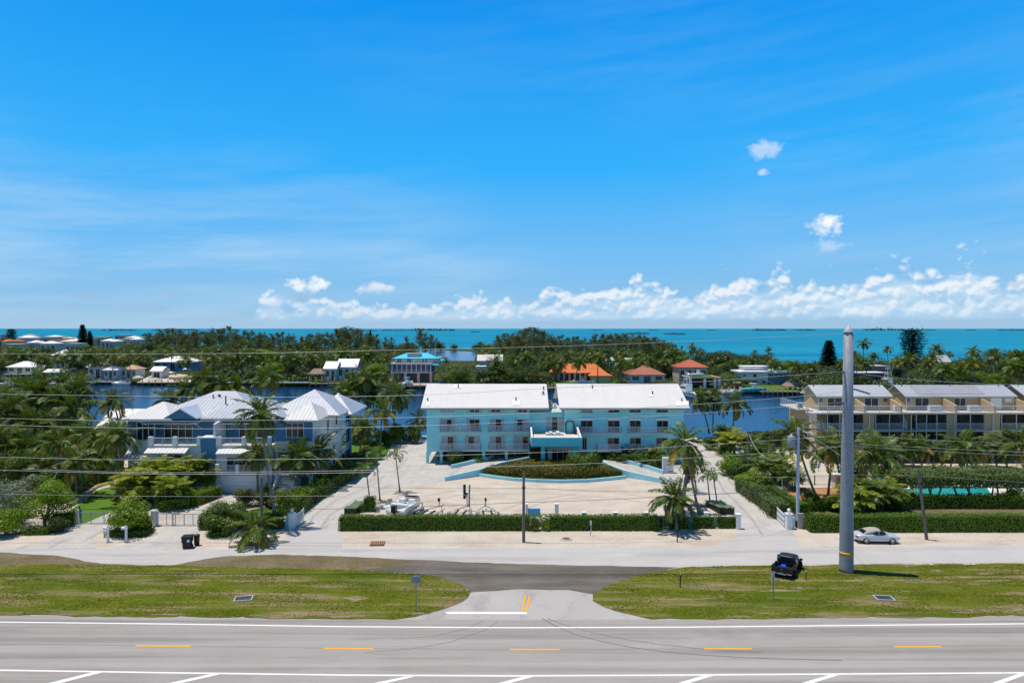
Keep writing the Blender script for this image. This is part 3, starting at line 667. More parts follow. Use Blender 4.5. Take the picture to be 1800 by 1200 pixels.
def palm(name, base, top, L, label, crown=None, group=None, r=.16, bend=.0, rz=None, cat='palm tree', skirt=False, bark=None):
    """a palm of its own: trunk from base to top and a crown of frond length L"""
    base, top = Vector(base), Vector(top); o = thing(name, label, cat, base, 0, group); d = top - base
    P = []
    for k in range(9):
        t = k / 8; P.append(Vector((d.x * (t ** (1.0 + bend)), d.y * t, d.z * t)))
    rr = [r * (1.5 - .5 * min(1, k * .5)) * (1 - .3 * k / 8) for k in range(9)]
    MB().tube(P, rr, 9, 0).build('trunk', bark or PBARK, o)
    me = crown if crown is not None else CROWNS[random.randrange(5)]
    c = link('crown', me, o, d); c.scale = (L, L, L); c.rotation_euler[2] = random.uniform(0, 6.28) if rz is None else rz
    if skirt:
        rg = np.random.default_rng(5); Q = []
        for k in range(26):
            q, p = frond_quads(np.array([0, 0, 0.0]) + np.append(rg.normal(0, .12, 2), -rg.uniform(0, 1.9)), rg.uniform(0, 6.28), R(-35), R(60), rg.uniform(1.0, 1.9), 14, .03, .2, rg, .8)
            Q.append(q)
        s = link('dead_skirt', quads_mesh('dead_skirt', np.concatenate(Q), [PALM_D]), o, d)
    return o

def plant(name, me, loc, sc, label, cat, group=None, rz=None, sz=1.0, split=False):
    o = link(name, me, None, loc); o.scale = (sc, sc, sc * sz); o.rotation_euler[2] = random.uniform(0, 6.28) if rz is None else rz
    return tag(o, label, cat, group)

TRUNKS = {}
def tree(name, loc, sc, label, kind='m', group=None, sz=1.0, seed=None, base=.22, cat='tree', nl=16, flat=.7):
    """near tree: thing > trunk, crown"""
    lm = {'d': LEAF_D, 'm': LEAF_M, 'b': LEAF_B, 'o': LEAF_O, 'p': LEAF_P, 'r': LEAF_R, 's': LEAF_S}[kind]
    rg = np.random.default_rng(seed or random.randrange(9999)); n = int(3000 + 500 * sc)
    P, d = crown_points(rg, n, nl, flat, .36, .6); P[:, 2] += base - P[:, 2].min()
    o = thing(name, label, cat, loc, 0, group); P = P * np.array([sc, sc, sc * sz])
    link('crown', quads_mesh('crown', leaf_quads(P, .105, .25, rg, .62, d), [lm]), o)
    e = MB(); h = base * sc * sz
    e.tube([(0, 0, 0), (.05, .02, h * .6), (0, .04, h + .1 * sc)], [.035 * sc, .026 * sc, .018 * sc], 8)
    for k in range(7):
        q = P[rg.integers(0, n)]; e.tube([(0, .02, h * .7), tuple(np.array([0, 0, h]) * .5 + q * .5), tuple(q * .95)], [.018 * sc, .011 * sc, .004 * sc], 5)
    e.build('trunk', BARK, o)
    return o

CORE = mat('hedge_twigs', (.03, .035, .012), .95, .1, var=.3, scale=4)
def hedge(name, path, w, h, label, lm=None, leaf=.075, dens=130, z0=0.0, gaps=(), bulge=.05, group=None, cat='hedge', wig=.05):
    """clipped hedge along ground points: dark twig core inside a skin of leaves"""
    lm = lm or HEDGE; P = [Vector((p[0], p[1], 0)) for p in path]; rg = np.random.default_rng(len(bpy.data.objects))
    core = MB(); Q = []
    for a, b in zip(P, P[1:]):
        d = (b - a); L = d.length; d = d / L; s = Vector((-d.y, d.x, 0)); wi = max(.05, w / 2 - .13)
        segs = []; x = .12
        for (ga, gb) in list(gaps) + [(9e9, 9e9)]:
            xe = min(ga, L - .12)
            if xe > x: segs.append((x, xe))
            x = max(x, gb)
        for xa, xb in segs:
            core.add([a + d * xx + s * yy + Vector((0, 0, zz)) for zz in (z0, z0 + h - .14) for xx, yy in ((xa, -wi), (xb, -wi), (xb, wi), (xa, wi))],
                     [(3, 2, 1, 0), (4, 5, 6, 7), (0, 1, 5, 4), (1, 2, 6, 5), (2, 3, 7, 6), (3, 0, 4, 7)], 1)
        for (area, f) in ((L * w, 't'), (L * h, 'f'), (L * h, 'k'), (w * h, 'l'), (w * h, 'r')):
            n = int(area * dens)
            u, v = rg.uniform(0, 1, n), rg.uniform(0, 1, n)
            if f == 't': X, Y2, Z = u * L, (v - .5) * w, np.full(n, h); N = np.tile([0, 0, 1.0], (n, 1))
            elif f in 'fk': X, Y2, Z = u * L, np.full(n, (-.5 if f == 'f' else .5) * w), v * h; N = np.tile(np.array(s) * (-1 if f == 'f' else 1), (n, 1))
            else: X, Y2, Z = np.full(n, 0 if f == 'l' else L), (u - .5) * w, v * h; N = np.tile(np.array(d) * (-1 if f == 'l' else 1), (n, 1))
            off = (np.sin(X * 1.9 + Z * 3) * .5 + np.sin(X * .63 + 1.3) + np.sin(X * 5.1 + Y2 * 4) * .35) * wig + rg.normal(0, bulge, n)
            keep = np.ones(n, bool)
            for ga, gb in gaps:
                inside = (X > ga) & (X < gb); keep &= ~(inside & (rg.random(n) < .2))
            C = np.array(a)[None] + X[:, None] * np.array(d) + Y2[:, None] * np.array(s); C[:, 2] = z0 + Z; C = C + N * off[:, None]
            Q.append(leaf_quads(C[keep], leaf, .05, rg, .65, N[keep], .34 if f == 't' else .24))
    o = link(name, quads_mesh(name, np.concatenate(Q), [lm, CORE], None, core))
    return tag(o, label, cat, group)
# ---------------------------------------------------------------- buildings
TURQ = mat('turquoise_stucco', (.31, .74, .76), .85, .2, var=.07, scale=.5, bump=.3, bscale=12, dirt=((.2, .55, .56), .35, .35, (1, 1, .4)))
LOWW = mat('pale_blue_wall_paint', (.33, .64, .72), .8, .2, var=.1, dirt=((.25, .5, .56), .6, .5))
TURQD = mat('turquoise_trim', (.12, .56, .64), .8, .2, var=.08)
ROOFW = mat('white_metal_roof', (.61, .595, .58), .5, .4, var=.05, scale=.3, dirt=((.52, .5, .47), .5, .45, (3, .4, 1)))
ROOFN = mat('galvanised_roof', (.60, .61, .63), .32, .5, .35, var=.07, scale=.4, dirt=((.45, .46, .48), .6, .5, (3, .4, 1)))
ROOFG = mat('grey_metal_roof', (.47, .485, .52), .4, .5, .25, var=.08, scale=.4, dirt=((.36, .37, .4), .6, .5, (3, .4, 1)))
WHITE = mat('white_paint', (.74, .735, .73), .55, .35, var=.05, scale=.6, dirt=((.6, .58, .55), .6, .35))
STUCW = mat('white_stucco', (.62, .62, .61), .85, .2, var=.06, scale=.5, bump=.25, bscale=14, dirt=((.5, .49, .46), .5, .4, (1, 1, .4)))
BLUE = mat('blue_siding', (.06, .185, .31), .6, .35, var=.1, scale=.8)
GLASS = mat('dark_glass', (.012, .018, .022), .06, .6, var=.3, scale=.3)
SCREEN = mat('dark_screen', (.022, .022, .022), .55, .25, var=.4, scale=.5)
CURT = mat('curtained_glass', (.34, .37, .40), .12, .6, var=.15, scale=1.0)
FRAME = mat('white_frame', (.66, .66, .66), .45, .4, var=.04)
SHUT = mat('shutter_track', (.42, .40, .39), .5, .4, var=.08)
TAN = mat('tan_stucco', (.47, .345, .195), .85, .2, var=.08, scale=.5, bump=.3, bscale=12, dirt=((.30, .21, .12), .4, .45, (1, 1, .4)))
DECKC = mat('pale_deck_coat', (.58, .54, .47), .8, .2, var=.07, dirt=((.42, .38, .33), .5, .5))
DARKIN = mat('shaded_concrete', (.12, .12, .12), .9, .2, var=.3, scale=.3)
STONE = mat('block_wall', (.40, .36, .31), .9, .2, var=.15, bump=.4)

def pane_glass(name):
    t = NT(name); p = t.bsdf((.6, .72, .76), .05, .5); tr = t.n('ShaderNodeBsdfTransparent').outputs[0]
    return t.out(t.n('ShaderNodeMixShader', {0: .22, 1: tr, 2: p}).outputs[0])
RAILG = pane_glass('rail_glass')

def ribs_on(mb, x0, x1, ya, za, yb, zb, step, mi=0, h=.05, w=.045):
    """standing seams on a plain slope running from (ya,za) up to (yb,zb)"""
    n = int((x1 - x0) / step)
    for i in range(1, n):
        x = x0 + (x1 - x0) * i / n
        mb.quad((x - w / 2, ya, za + h), (x + w / 2, ya, za + h), (x + w / 2, yb, zb + h), (x - w / 2, yb, zb + h), mi=mi)
        mb.quad((x - w / 2, ya, za + .004), (x - w / 2, ya, za + h), (x - w / 2, yb, zb + h), (x - w / 2, yb, zb + .004), mi=mi)
        mb.quad((x + w / 2, ya, za + h), (x + w / 2, ya, za + .004), (x + w / 2, yb, zb + .004), (x + w / 2, yb, zb + h), mi=mi)

def gable_roof(parent, x0, x1, y0, yr, y1, z0, zr, m, step=.45, th=.16, z1=None, trim=None, name='roof'):
    z1 = z0 if z1 is None else z1; mb = MB()
    mb.extr([(y0, z0 - th), (yr, zr - th), (y1, z1 - th), (y1, z1), (yr, zr), (y0, z0)], 'x', x0, x1)
    ribs_on(mb, x0, x1, y0, z0, yr, zr, step)
    return mb.build(name, m, parent)

def hip_roof(parent, x0, x1, y0, y1, ze, zr, m, inset=None, step=.5, th=.2, name='roof', insl=None, insr=None):
    d = (y1 - y0) / 2; ins = d if inset is None else inset; il = ins if insl is None else insl; ir = ins if insr is None else insr; ym = (y0 + y1) / 2
    A, B, Cc, D = (x0, y0, ze), (x1, y0, ze), (x1, y1, ze), (x0, y1, ze); E, F = (x0 + il, ym, zr), (x1 - ir, ym, zr)
    mb = MB(); mb.add([A, B, Cc, D, E, F], [(0, 1, 5, 4), (2, 3, 4, 5), (1, 2, 5), (3, 0, 4)])
    mb.box(x0 + .02, x1 - .02, y0 + .02, y1 - .02, ze - th, ze - .004)
    h = .045
    for i in range(1, int((x1 - x0) / step)):
        x = x0 + i * step; f = min(1, (x - x0) / max(il, .01), (x1 - x) / max(ir, .01))
        if f < .08: continue
        for s, yy in ((1, y0), (-1, y1)):
            yb, zb = yy + s * d * f, ze + (zr - ze) * f
            mb.quad((x - .03, yy, ze + h), (x + .03, yy, ze + h), (x + .03, yb, zb + h), (x - .03, yb, zb + h)); mb.quad((x - .03, yy, ze), (x - .03, yy, ze + h), (x - .03, yb, zb + h), (x - .03, yb, zb)); mb.quad((x + .03, yy, ze + h), (x + .03, yy, ze), (x + .03, yb, zb), (x + .03, yb, zb + h))
    for i in range(1, int((y1 - y0) / step)):
        y = y0 + i * step; f = min(1, (y - y0) / d, (y1 - y) / d)
        for s, xx, il_ in ((1, x0, il), (-1, x1, ir)):
            if il_ < .3: continue
            xb, zb = xx + s * il_ * f, ze + (zr - ze) * f
            mb.quad((xx, y - .03, ze + h), (xx, y + .03, ze + h), (xb, y + .03, zb + h), (xb, y - .03, zb + h)); mb.quad((xx, y - .03, ze), (xx, y - .03, ze + h), (xb, y - .03, zb + h), (xb, y - .03, zb)); mb.quad((xx, y + .03, ze + h), (xx, y + .03, ze), (xb, y + .03, zb), (xb, y + .03, zb + h))
    return mb.build(name, m, parent)

def window(parent, x0, x1, y, z0, z1, n=2, glass=None, frame=None, name='window', bars=(), t=.07, gl=None):
    """front-facing window: frame part with its pane as a sub-part"""
    f = MB(); w = .06
    f.box(x0, x1, y - t, y - .002, z0, z0 + w); f.box(x0, x1, y - t, y - .002, z1 - w, z1)
    for i in range(n + 1):
        x = x0 + (x1 - x0 - w) * i / n; f.box(x, x + w, y - t + .003, y - .002, z0 + w, z1 - w)
    for b in bars: f.box(x0 + w, x1 - w, y - t + .012, y - .002, z0 + (z1 - z0) * b - .025, z0 + (z1 - z0) * b + .025)
    fo = f.build(name, frame or FRAME, parent); fo['kind'] = 'thing' if False else 'thing'
    del fo['kind']
    for i in range(n):
        a = x0 + w + (x1 - x0 - w) * i / n; b = x0 + (x1 - x0 - w) * (i + 1) / n; gm = (gl[i % len(gl)] if gl else None) or glass or GLASS
        MB().quad((a, y - .03, z0 + w), (b, y - .03, z0 + w), (b, y - .03, z1 - w), (a, y - .03, z1 - w)).build('pane', gm, fo)
    return fo

def railing(parent, pts, z, h=1.05, post=1.4, m=None, pick=.13, name='railing', glass=False, pr=.03):
    mb = MB()
    for a, b in zip(pts, pts[1:]):
        a, b = Vector((*a, z)), Vector((*b, z)); L = (b - a).length; n = max(1, round(L / post)); up = Vector((0, 0, 1))
        mb.tube([a + up * h, b + up * h], .032, 5, 0, False); mb.tube([a + up * .1, b + up * .1], .022, 5, 0, False)
        for i in range(n + 1): p = a + (b - a) * i / n; mb.tube([p, p + up * h], pr, 5, 0)
        if pick:
            k = int(L / pick)
            for i in range(1, k):
                p = a + (b - a) * i / k; s = (b - a).normalized() * .011
                mb.quad(p - s + up * .1, p + s + up * .1, p + s + up * h, p - s + up * h)
    o = mb.build(name, m or FRAME, parent)
    if glass:
        q = MB()
        for a, b in zip(pts, pts[1:]): q.quad((*a, z + .12), (*b, z + .12), (*b, z + h - .05), (*a, z + h - .05))
        q.build('glass_panel', RAILG, o)
    return o

def slider(parent, u0, u1, v0, v1, Y, gl, shutters=(), awn=False):
    x0, x1, z1, z0 = xat(u0, Y), xat(u1, Y), zat(v0, Y), zat(v1, Y)
    d = window(parent, x0, x1, Y, z0, z1, 2, gl=gl, name='sliding_door', frame=SHUT)
    for a, b in shutters: MB().box(xat(a, Y), xat(b, Y), Y - .13, Y - .075, z0, z1 + .12).build('shutter', SHUT, d)
    if awn: MB().box(x0 - .12, x1 + .12, Y - .3, Y - .075, z1 + .002, z1 + .34).build('shutter_box', WHITE, d)
    return d

# ---- turquoise apartment house in the middle --------------------------------
def turquoise():
    Y = 106.0; T = thing('apartment_house', 'long turquoise three-storey apartment house with two white metal roofs on the canal', 'building', (xat(900, Y), Y, 0))
    O = Vector(T.location)
    M = []  # build in world coords then shift via parent inverse
    X = lambda u: xat(u, Y); Z = lambda v: zat(v, Y)
    zb, ze = Z(793.5), 8.75; D = 120.0; yr = 112.6; zr = 11.85
    def part(mb, name, m, par=None): return mb.build(name, m, par or T)
    T.location = (0, 0, 0)
    xl, xa, xb, xr = X(749.5), X(931), X(992.5), X(1202)
    w = MB()
    for a, b in ((xl, xa), (xb, xr)):
        w.box(a, b, Y, D, zb, ze - .35)
        w.extr([(Y, ze - .35), (D, ze - .35), (D - .2, ze - .2), (yr, zr - .35), (Y + .2, ze - .2)], 'x', a, b)
    w.box(xa + .002, xb - .002, Y + 1.2, D - 1, zb, Z(727))
    part(w, 'wall', TURQ)
    part(MB().box(xa + .01, xb - .01, Y + 1.05, D - 1.1, Z(727) + .002, Z(727) + .1), 'roof_deck', STUCW)
    railing(T, [(xa + .1, Y + 1.2), (xb - .1, Y + 1.2)], Z(727) + .1, .85, 1.2, TURQD, .1)
    g1 = MB(); g1.box(X(968), X(976), D - 8, D - 6.8, Z(727) + .1, Z(727) + 1.0); part(g1, 'condenser_unit', SHUT)
    g1 = MB(); g1.box(X(978), X(983), D - 8, D - 7, Z(727) + .1, Z(727) + .85); part(g1, 'condenser_unit', WHITE)
    # posts and the shaded storage wall of the open ground floor
    for u in (750.8, 775, 812, 850, 890, 931, 1000, 1040, 1075, 1110, 1145, 1173, 1200):
        part(MB().box(X(u) - .22, X(u) + .22, Y + .05, Y + .5, 0, zb), 'column', TURQ)
    for u in (750.8, 800, 850, 900, 960, 1010, 1060, 1110, 1160, 1200):
        part(MB().box(X(u) - .25, X(u) + .25, D - .6, D - .1, 0, zb), 'column', TURQ)
    part(MB().box(X(845), X(1010), Y + 7.5, Y + 8, 0, zb), 'storage_wall', TURQD)
    part(MB().prism([(X(752.4), Y + .06), (X(758.5), Y + .06), (X(758.5), Y + .4), (X(752.4), Y + .4)], [zb - 1.0, zb - .02, zb - .02, zb - 1.0], zb - .001), 'bracket', TURQ)
    # roofs with seams, patches and vent pipes
    for (a, b, pats) in (((X(739.5) , X(965), [(798.5, 812, 676, 682.5, 805.5, 681), (749, 755.5, 704, 713, 751.5, 705), (901, 914.5, 703, 712.5, 907, 704), (951, 957.5, 687.5, 695, 955.5, 684.5), (951.5, 957, 687.5, 694.5, 955.5, 693)])),
                         ((X(983.5), X(1213.5), [(1043, 1048.5, 682, 685, 1041.5, 682), (1142, 1150, 692.5, 697.5, 1147.5, 693), (1189, 1211, 705, 714, 1199, 705.5)]))):
        a *= 105.1 / Y; b *= 105.1 / Y
        ro = gable_roof(T, a, b, Y - .9, yr, D + .9, ze, zr, ROOFW, .42, .17)
        part(MB().box(a + .02, b - .02, Y - .96, Y - .905, ze - .30, ze - .02), 'fascia', SHUT, ro)
        def onroof(u, v):
            best = min((abs((at(u, v, y).z) - (ze + (zr - ze) * (y - (Y - .9)) / (yr - (Y - .9)))), y) for y in np.linspace(Y - .9, yr, 200))
            y = float(best[1]); return Vector((xat(u, y), y, ze + (zr - ze) * (y - (Y - .9)) / (yr - (Y - .9))))
        for u0, u1, v0, v1, uv, vv in pats:
            p = [onroof(u0, v1), onroof(u1, v1), onroof(u1, v0), onroof(u0, v0)]
            up = Vector((0, -.02, .062)); MB().quad(*[q + up for q in p]).build('roof_patch', WHITE, ro)
            c = onroof(uv, vv); MB().lathe((c.x, c.y, c.z), [(.1, 0), (.085, .42), (.13, .43), (.13, .52)], 8).build('vent_pipe', SCREEN, ro)
    # small windows under the eaves
    for i, (a, b) in enumerate([(773, 799), (821, 847), (859, 884), (906, 931)]):
        s = 4 if i else 4.5
        wd = window(T, X(a + s), X(b - s), Y, Z(725), Z(717.5), 2, glass=CURT if i == 0 else GLASS)
        for p, q in ((a, a + s - .3), (b - s + .3, b)): MB().box(X(p), X(q), Y - .09, Y - .001, Z(725), Z(717.5)).build('shutter', SHUT, wd)
    for a, b in [(1021, 1042), (1069, 1089.5), (1106.5, 1127), (1154, 1174.5)]: window(T, X(a), X(b), Y, Z(725), Z(718.5), 2, frame=SHUT)
    # sliding doors
    for a, b, gl, sh in [(776, 794, (CURT, GLASS), ((794, 799), (773.5, 776))), (825, 843, (GLASS, GLASS), ((820.5, 825),)), (861, 881.5, (CURT, GLASS), ((881.5, 885),)), (909, 929, (GLASS, CURT), ((905, 909),))]:
        slider(T, a, b, 736.5, 758.5, Y, gl, sh)
    for a, b, gl, sh in [(776, 797, (CURT, GLASS), ((797, 802),)), (823, 843, (GLASS, CURT), ((818, 823),)), (861, 881.5, (CURT, GLASS), ((881.5, 887),)), (908.5, 928.5, (CURT, GLASS), ((903, 908.5),))]:
        slider(T, a, b, 766.5, 790, Y, gl, sh)
    for a, b in [(1021, 1042), (1069, 1089.5), (1107, 1127), (1155, 1175)]: slider(T, a, b, 738.5, 759, Y, (GLASS, GLASS), (), True)
    for a, b in [(1024, 1032), (1068.5, 1089), (1107.5, 1127.5), (1154, 1174.5)]: slider(T, a, b, 769, 790, Y, (GLASS, SCREEN), ())
    # balconies
    for a, b, v in [(773, 845, 759.3), (858.5, 931, 759.3), (1020.5, 1093, 762), (1105, 1179, 762), (773, 845, 791), (858.5, 931, 791), (1050, 1093, 792.5), (1105, 1179, 792.5)]:
        yb = Y - 1.1; z = zat(v, yb); x0, x1 = xat(a, yb), xat(b, yb)
        bo = MB().box(x0, x1, yb, Y - .001, z - .14, z + .02).build('balcony', STUCW, T)
        railing(bo, [(x0 + .04, Y - .1), (x0 + .04, yb + .05), (x1 - .04, yb + .05), (x1 - .04, Y - .1)], z + .02, 1.02, 1.6, glass=True)
    # recessed centre: tall window and terrace
    window(T, xat(959.5, Y + 1.2), xat(991, Y + 1.2), Y + 1.2, zat(756, Y + 1.2), zat(732.5, Y + 1.2), 3, gl=(CURT, GLASS, CURT), bars=(.62, .86), name='tall_window')
    part(MB().box(xa + .02, xb, Y + .7, Y + 1.19, Z(727.5), Z(725.5)), 'canopy', TURQD)
    Yt = 99.0; x0, x1, zt, zu = xat(934, Yt), xat(1023.5, Yt), zat(769, Yt), zat(784.5, Yt); zd = 4.72
    t = MB(); t.box(x0 + .002, x1 - .002, Yt + .22, Y + 1.15, zd - .3, zd); te = t.build('terrace', DECKC, T)
    part(MB().box(x0, x1, Yt, Yt + .218, zu, zt), 'parapet', TURQD, te)
    for a, b in ((x0, x0 + .25), (x1 - .25, x1)):
        part(MB().prism([(a, Yt + .22), (b, Yt + .22), (b, Y - .05), (a, Y - .05)], zu + .02, [zt - .02, zt - .02, zt + .85, zt + .85]), 'parapet', STUCW, te)
    for k in range(5):
        part(MB().box(X(958 + k * 6.2), X(963.5 + k * 6.2), Y - 2.4, Y - 1.2 + (k % 2) * .4, zd, zd + .3 + .15 * (k % 2)), 'terrace_bench', STUCW, te)
    part(MB().lathe((X(1012), Y - 1.4, zd), [(.28, 0), (.36, .75), (.3, .78)], 10), 'terrace_planter', SCREEN, te)
    ar = MB(); a0 = Vector((X(1001.5), Y - .35, zd)); pts = [a0 + Vector((.62 * math.cos(s), 0, 1.35 + .62 * math.sin(s))) for s in np.linspace(0, math.pi, 9)]
    ar.tube([a0 + Vector((.62, 0, 0))] + pts + [a0 + Vector((-.62, 0, 0))], .13, 7); ar.build('garden_arch', mat('arch_green', (.03, .16, .14), .5), te)
    for u in (954.5, 1010): part(MB().box(xat(u, 100) - .3, xat(u, 100) + .3, 99.6, 100.2, 0, zd - .31), 'column', TURQD)
    part(MB().box(xat(963, 103), xat(1008, 103), 103, 103.3, 0, zd - .32), 'entrance_wall', STUCW)
    window(T, xat(970, 103), xat(1000, 103), 103, .2, 2.6, 3, name='entrance_door')
    return T
turquoise()

# ramps and planted bed in front of it
def ramp(name, label, pts_out, pts_in, z0, z1, outer, inner):
    o = thing(name, label, 'ramp', (0, 0, 0))
    n = len(pts_out); A = [g(u, v) for u, v in pts_out]; B = [g(u, v) for u, v in pts_in]; mb = MB()
    for i in range(n - 1):
        za, zb_ = z0 + (z1 - z0) * i / (n - 1), z0 + (z1 - z0) * (i + 1) / (n - 1); q = [A[i].copy(), A[i + 1].copy(), B[i + 1].copy(), B[i].copy()]
        for p, z in zip(q, (za, zb_, zb_, za)): p.z = z
        if (q[1] - q[0]).cross(q[3] - q[0]).z < 0: q.reverse()
        mb.quad(*q)
    mb.build('ramp_slab', CONC, o)
    for pts, h, sel in ((A, .55, outer), (B, .55, inner)):
        if not sel: continue
        w = MB()
        for i in range(n - 1):
            za, zb_ = z0 + (z1 - z0) * i / (n - 1), z0 + (z1 - z0) * (i + 1) / (n - 1); d = (pts[i + 1] - pts[i]).normalized(); s = Vector((-d.y, d.x, 0)) * .13
            P = [(pts[i] - s)[:2], (pts[i + 1] - s)[:2], (pts[i + 1] + s)[:2], (pts[i] + s)[:2]]
            n_ = [za, zb_, zb_, za]; aa = sum(P[k][0] * P[(k + 1) % 4][1] - P[(k + 1) % 4][0] * P[k][1] for k in range(4))
            if aa < 0: P.reverse(); n_.reverse()
            w.prism(P, -.05, [z + h for z in n_])
        w.build('low_wall', LOWW, o)
    return o
ramp('entrance_ramp', 'pale concrete ramp with low turquoise walls rising from the drive beside the parked boat', [(793, 823.5), (818, 820), (850, 814), (880, 810), (925, 805)], [(782, 845), (812, 840.5), (843, 836), (880, 826), (930, 818)], .02, .8, True, True)
ramp('entrance_ramp', 'pale concrete ramp with low turquoise walls running down to the white sign cabinet', [(1060, 812), (1088, 817), (1115, 822), (1140, 827), (1166, 833)][::-1], [(1060, 826), (1078, 833), (1100, 838.5), (1135, 844), (1168, 849)][::-1], .02, .8, True, True)
def bed():
    o = thing('planted_bed', 'raised oval flower bed behind a curved low turquoise wall', 'planter', (0, 0, 0))
    front = [(843, 837), (870, 841), (905, 845), (945, 847.5), (985, 848.5), (1030, 847.5), (1070, 844), (1100, 840.5)]
    F = [g(u, v) for u, v in front]; w = MB()
    for i in range(len(F) - 1):
        d = (F[i + 1] - F[i]).normalized(); s = Vector((-d.y, d.x, 0)) * .14
        w.prism([(F[i] - s)[:2], (F[i + 1] - s)[:2], (F[i + 1] + s)[:2], (F[i] + s)[:2]], -.05, .42)
    w.build('low_wall', LOWW, o)
    back = [g(u, v) for u, v in [(1060, 826), (1010, 818), (960, 813), (900, 818), (862, 829)]]
    P = [(p.x, p.y) for p in F] + [(p.x, p.y) for p in back]
    MB().prism(P, 0, .4).build('soil', FARSOIL, o)
bed()
# hedges of the bed
def croton_bed():
    F = [g(u, v) for u, v in [(850, 835.5), (870, 839), (905, 843), (945, 845.5), (985, 846.5), (1030, 845.5), (1070, 842), (1094, 839.5)]]
    Bk = [g(u, v) for u, v in [(1072, 832), (1055, 829.5), (1010, 826.5), (960, 825), (905, 827.5), (868, 832)]]
    P = [(p.x, p.y + .3) for p in F] + [(p.x, p.y - .2) for p in Bk]; xs = [p[0] for p in P]; ys = [p[1] for p in P]; rg = np.random.default_rng(33)
    def top(x, y): f = max(0, min(1, (x - min(xs)) / 5.5, (max(xs) - x) / 7.0)); return .45 + .85 * f ** .6 + .10 * math.sin(x * 1.7) + .1 * math.sin(y * 2.3 + x)
    C, N = [], []
    while len(C) < 7000:
        x, y = rg.uniform(min(xs), max(xs)), rg.uniform(min(ys), max(ys))
        if inpoly(x, y, P): C.append((x, y, .35 + top(x, y) + rg.normal(0, .1))); N.append((0, 0, 1))
    for a, b in zip(P, P[1:] + P[:1]):
        d = math.hypot(b[0] - a[0], b[1] - a[1]); nn = ((b[1] - a[1]) / d, -(b[0] - a[0]) / d, .15)
        for _ in range(int(d * 210)):
            t = rg.random(); x, y = a[0] + (b[0] - a[0]) * t, a[1] + (b[1] - a[1]) * t; o_ = rg.normal(0, .11) - .12 * math.sin(x * 2.1)
            C.append((x + nn[0] * o_, y + nn[1] * o_, .35 + rg.random() * top(x, y))); N.append(nn)
    core = MB(); cx, cy = sum(xs) / len(xs), sum(ys) / len(ys); Q = [(cx + (x - cx) * .96, cy + (y - cy) * .86) for x, y in P]
    core.prism(Q, .3, [.2 + top(x, y) for x, y in Q], 1)
    tag(link('croton_hedge', quads_mesh('croton_hedge', leaf_quads(np.array(C), .10, .2, rg, .62, np.array(N)), [LEAF_R, CORE], None, core)), 'curved croton hedge with red and green leaves filling the raised oval bed', 'hedge')
croton_bed()

def sign_cabinet():
    u0, u1, Y = 1166.5, 1185, 98.6; x0, x1 = xat(u0, Y), xat(u1, Y); z0, z1 = .15, zat(804.5, Y)
    T = thing('sign_cabinet', 'white sign cabinet with red and dark lettering standing beside the ramp', 'sign', (0, 0, 0))
    MB().box(x0, x1, Y, Y + .7, z0, z1).build('cabinet', STUCW, T); MB().box(x0 - .1, x1 + .02, Y - .05, Y + .75, 0, z0 - .002).build('plinth', SHUT, T)
    bx0, bx1 = x0 + .38, x1 - .06
    bd = MB().box(bx0, bx1, Y - .04, Y - .002, z0 + .1, z1 - .35).build('sign_board', WHITE, T)
    RED = mat('red_print', (.55, .08, .06), .6); BLK = mat('dark_print', (.05, .07, .06), .6); GRY = mat('grey_print', (.38, .4, .46), .6)
    H = z1 - .35 - z0 - .1; W = bx1 - bx0; rg = random.Random(4)
    def line(f, h, a, b, m, word):
        mb = MB(); x = bx0 + W * a; zc = z0 + .1 + H * f
        while x < bx0 + W * b:
            w_ = rg.uniform(*word) * W; e = min(x + w_, bx0 + W * b); mb.box(x, e, Y - .046, Y - .041, zc - h * H / 2 * rg.uniform(.8, 1), zc + h * H / 2); x = e + .012
        mb.build('lettering', m, bd)
    line(.86, .07, .12, .82, RED, (.1, .2)); line(.93, .03, .15, .78, GRY, (.06, .12)); line(.64, .09, .12, .8, BLK, (.06, .12)); line(.47, .05, .32, .55, RED, (.06, .1))
    line(.33, .03, .2, .85, GRY, (.04, .1)); line(.28, .03, .14, .88, GRY, (.04, .1)); line(.17, .03, .28, .75, GRY, (.05, .1)); MB().box(bx0 + W * .22, bx1 - .02, Y - .046, Y - .041, z0 + .12, z0 + .1 + H * .09).build('lettering', RED, bd)
sign_cabinet()

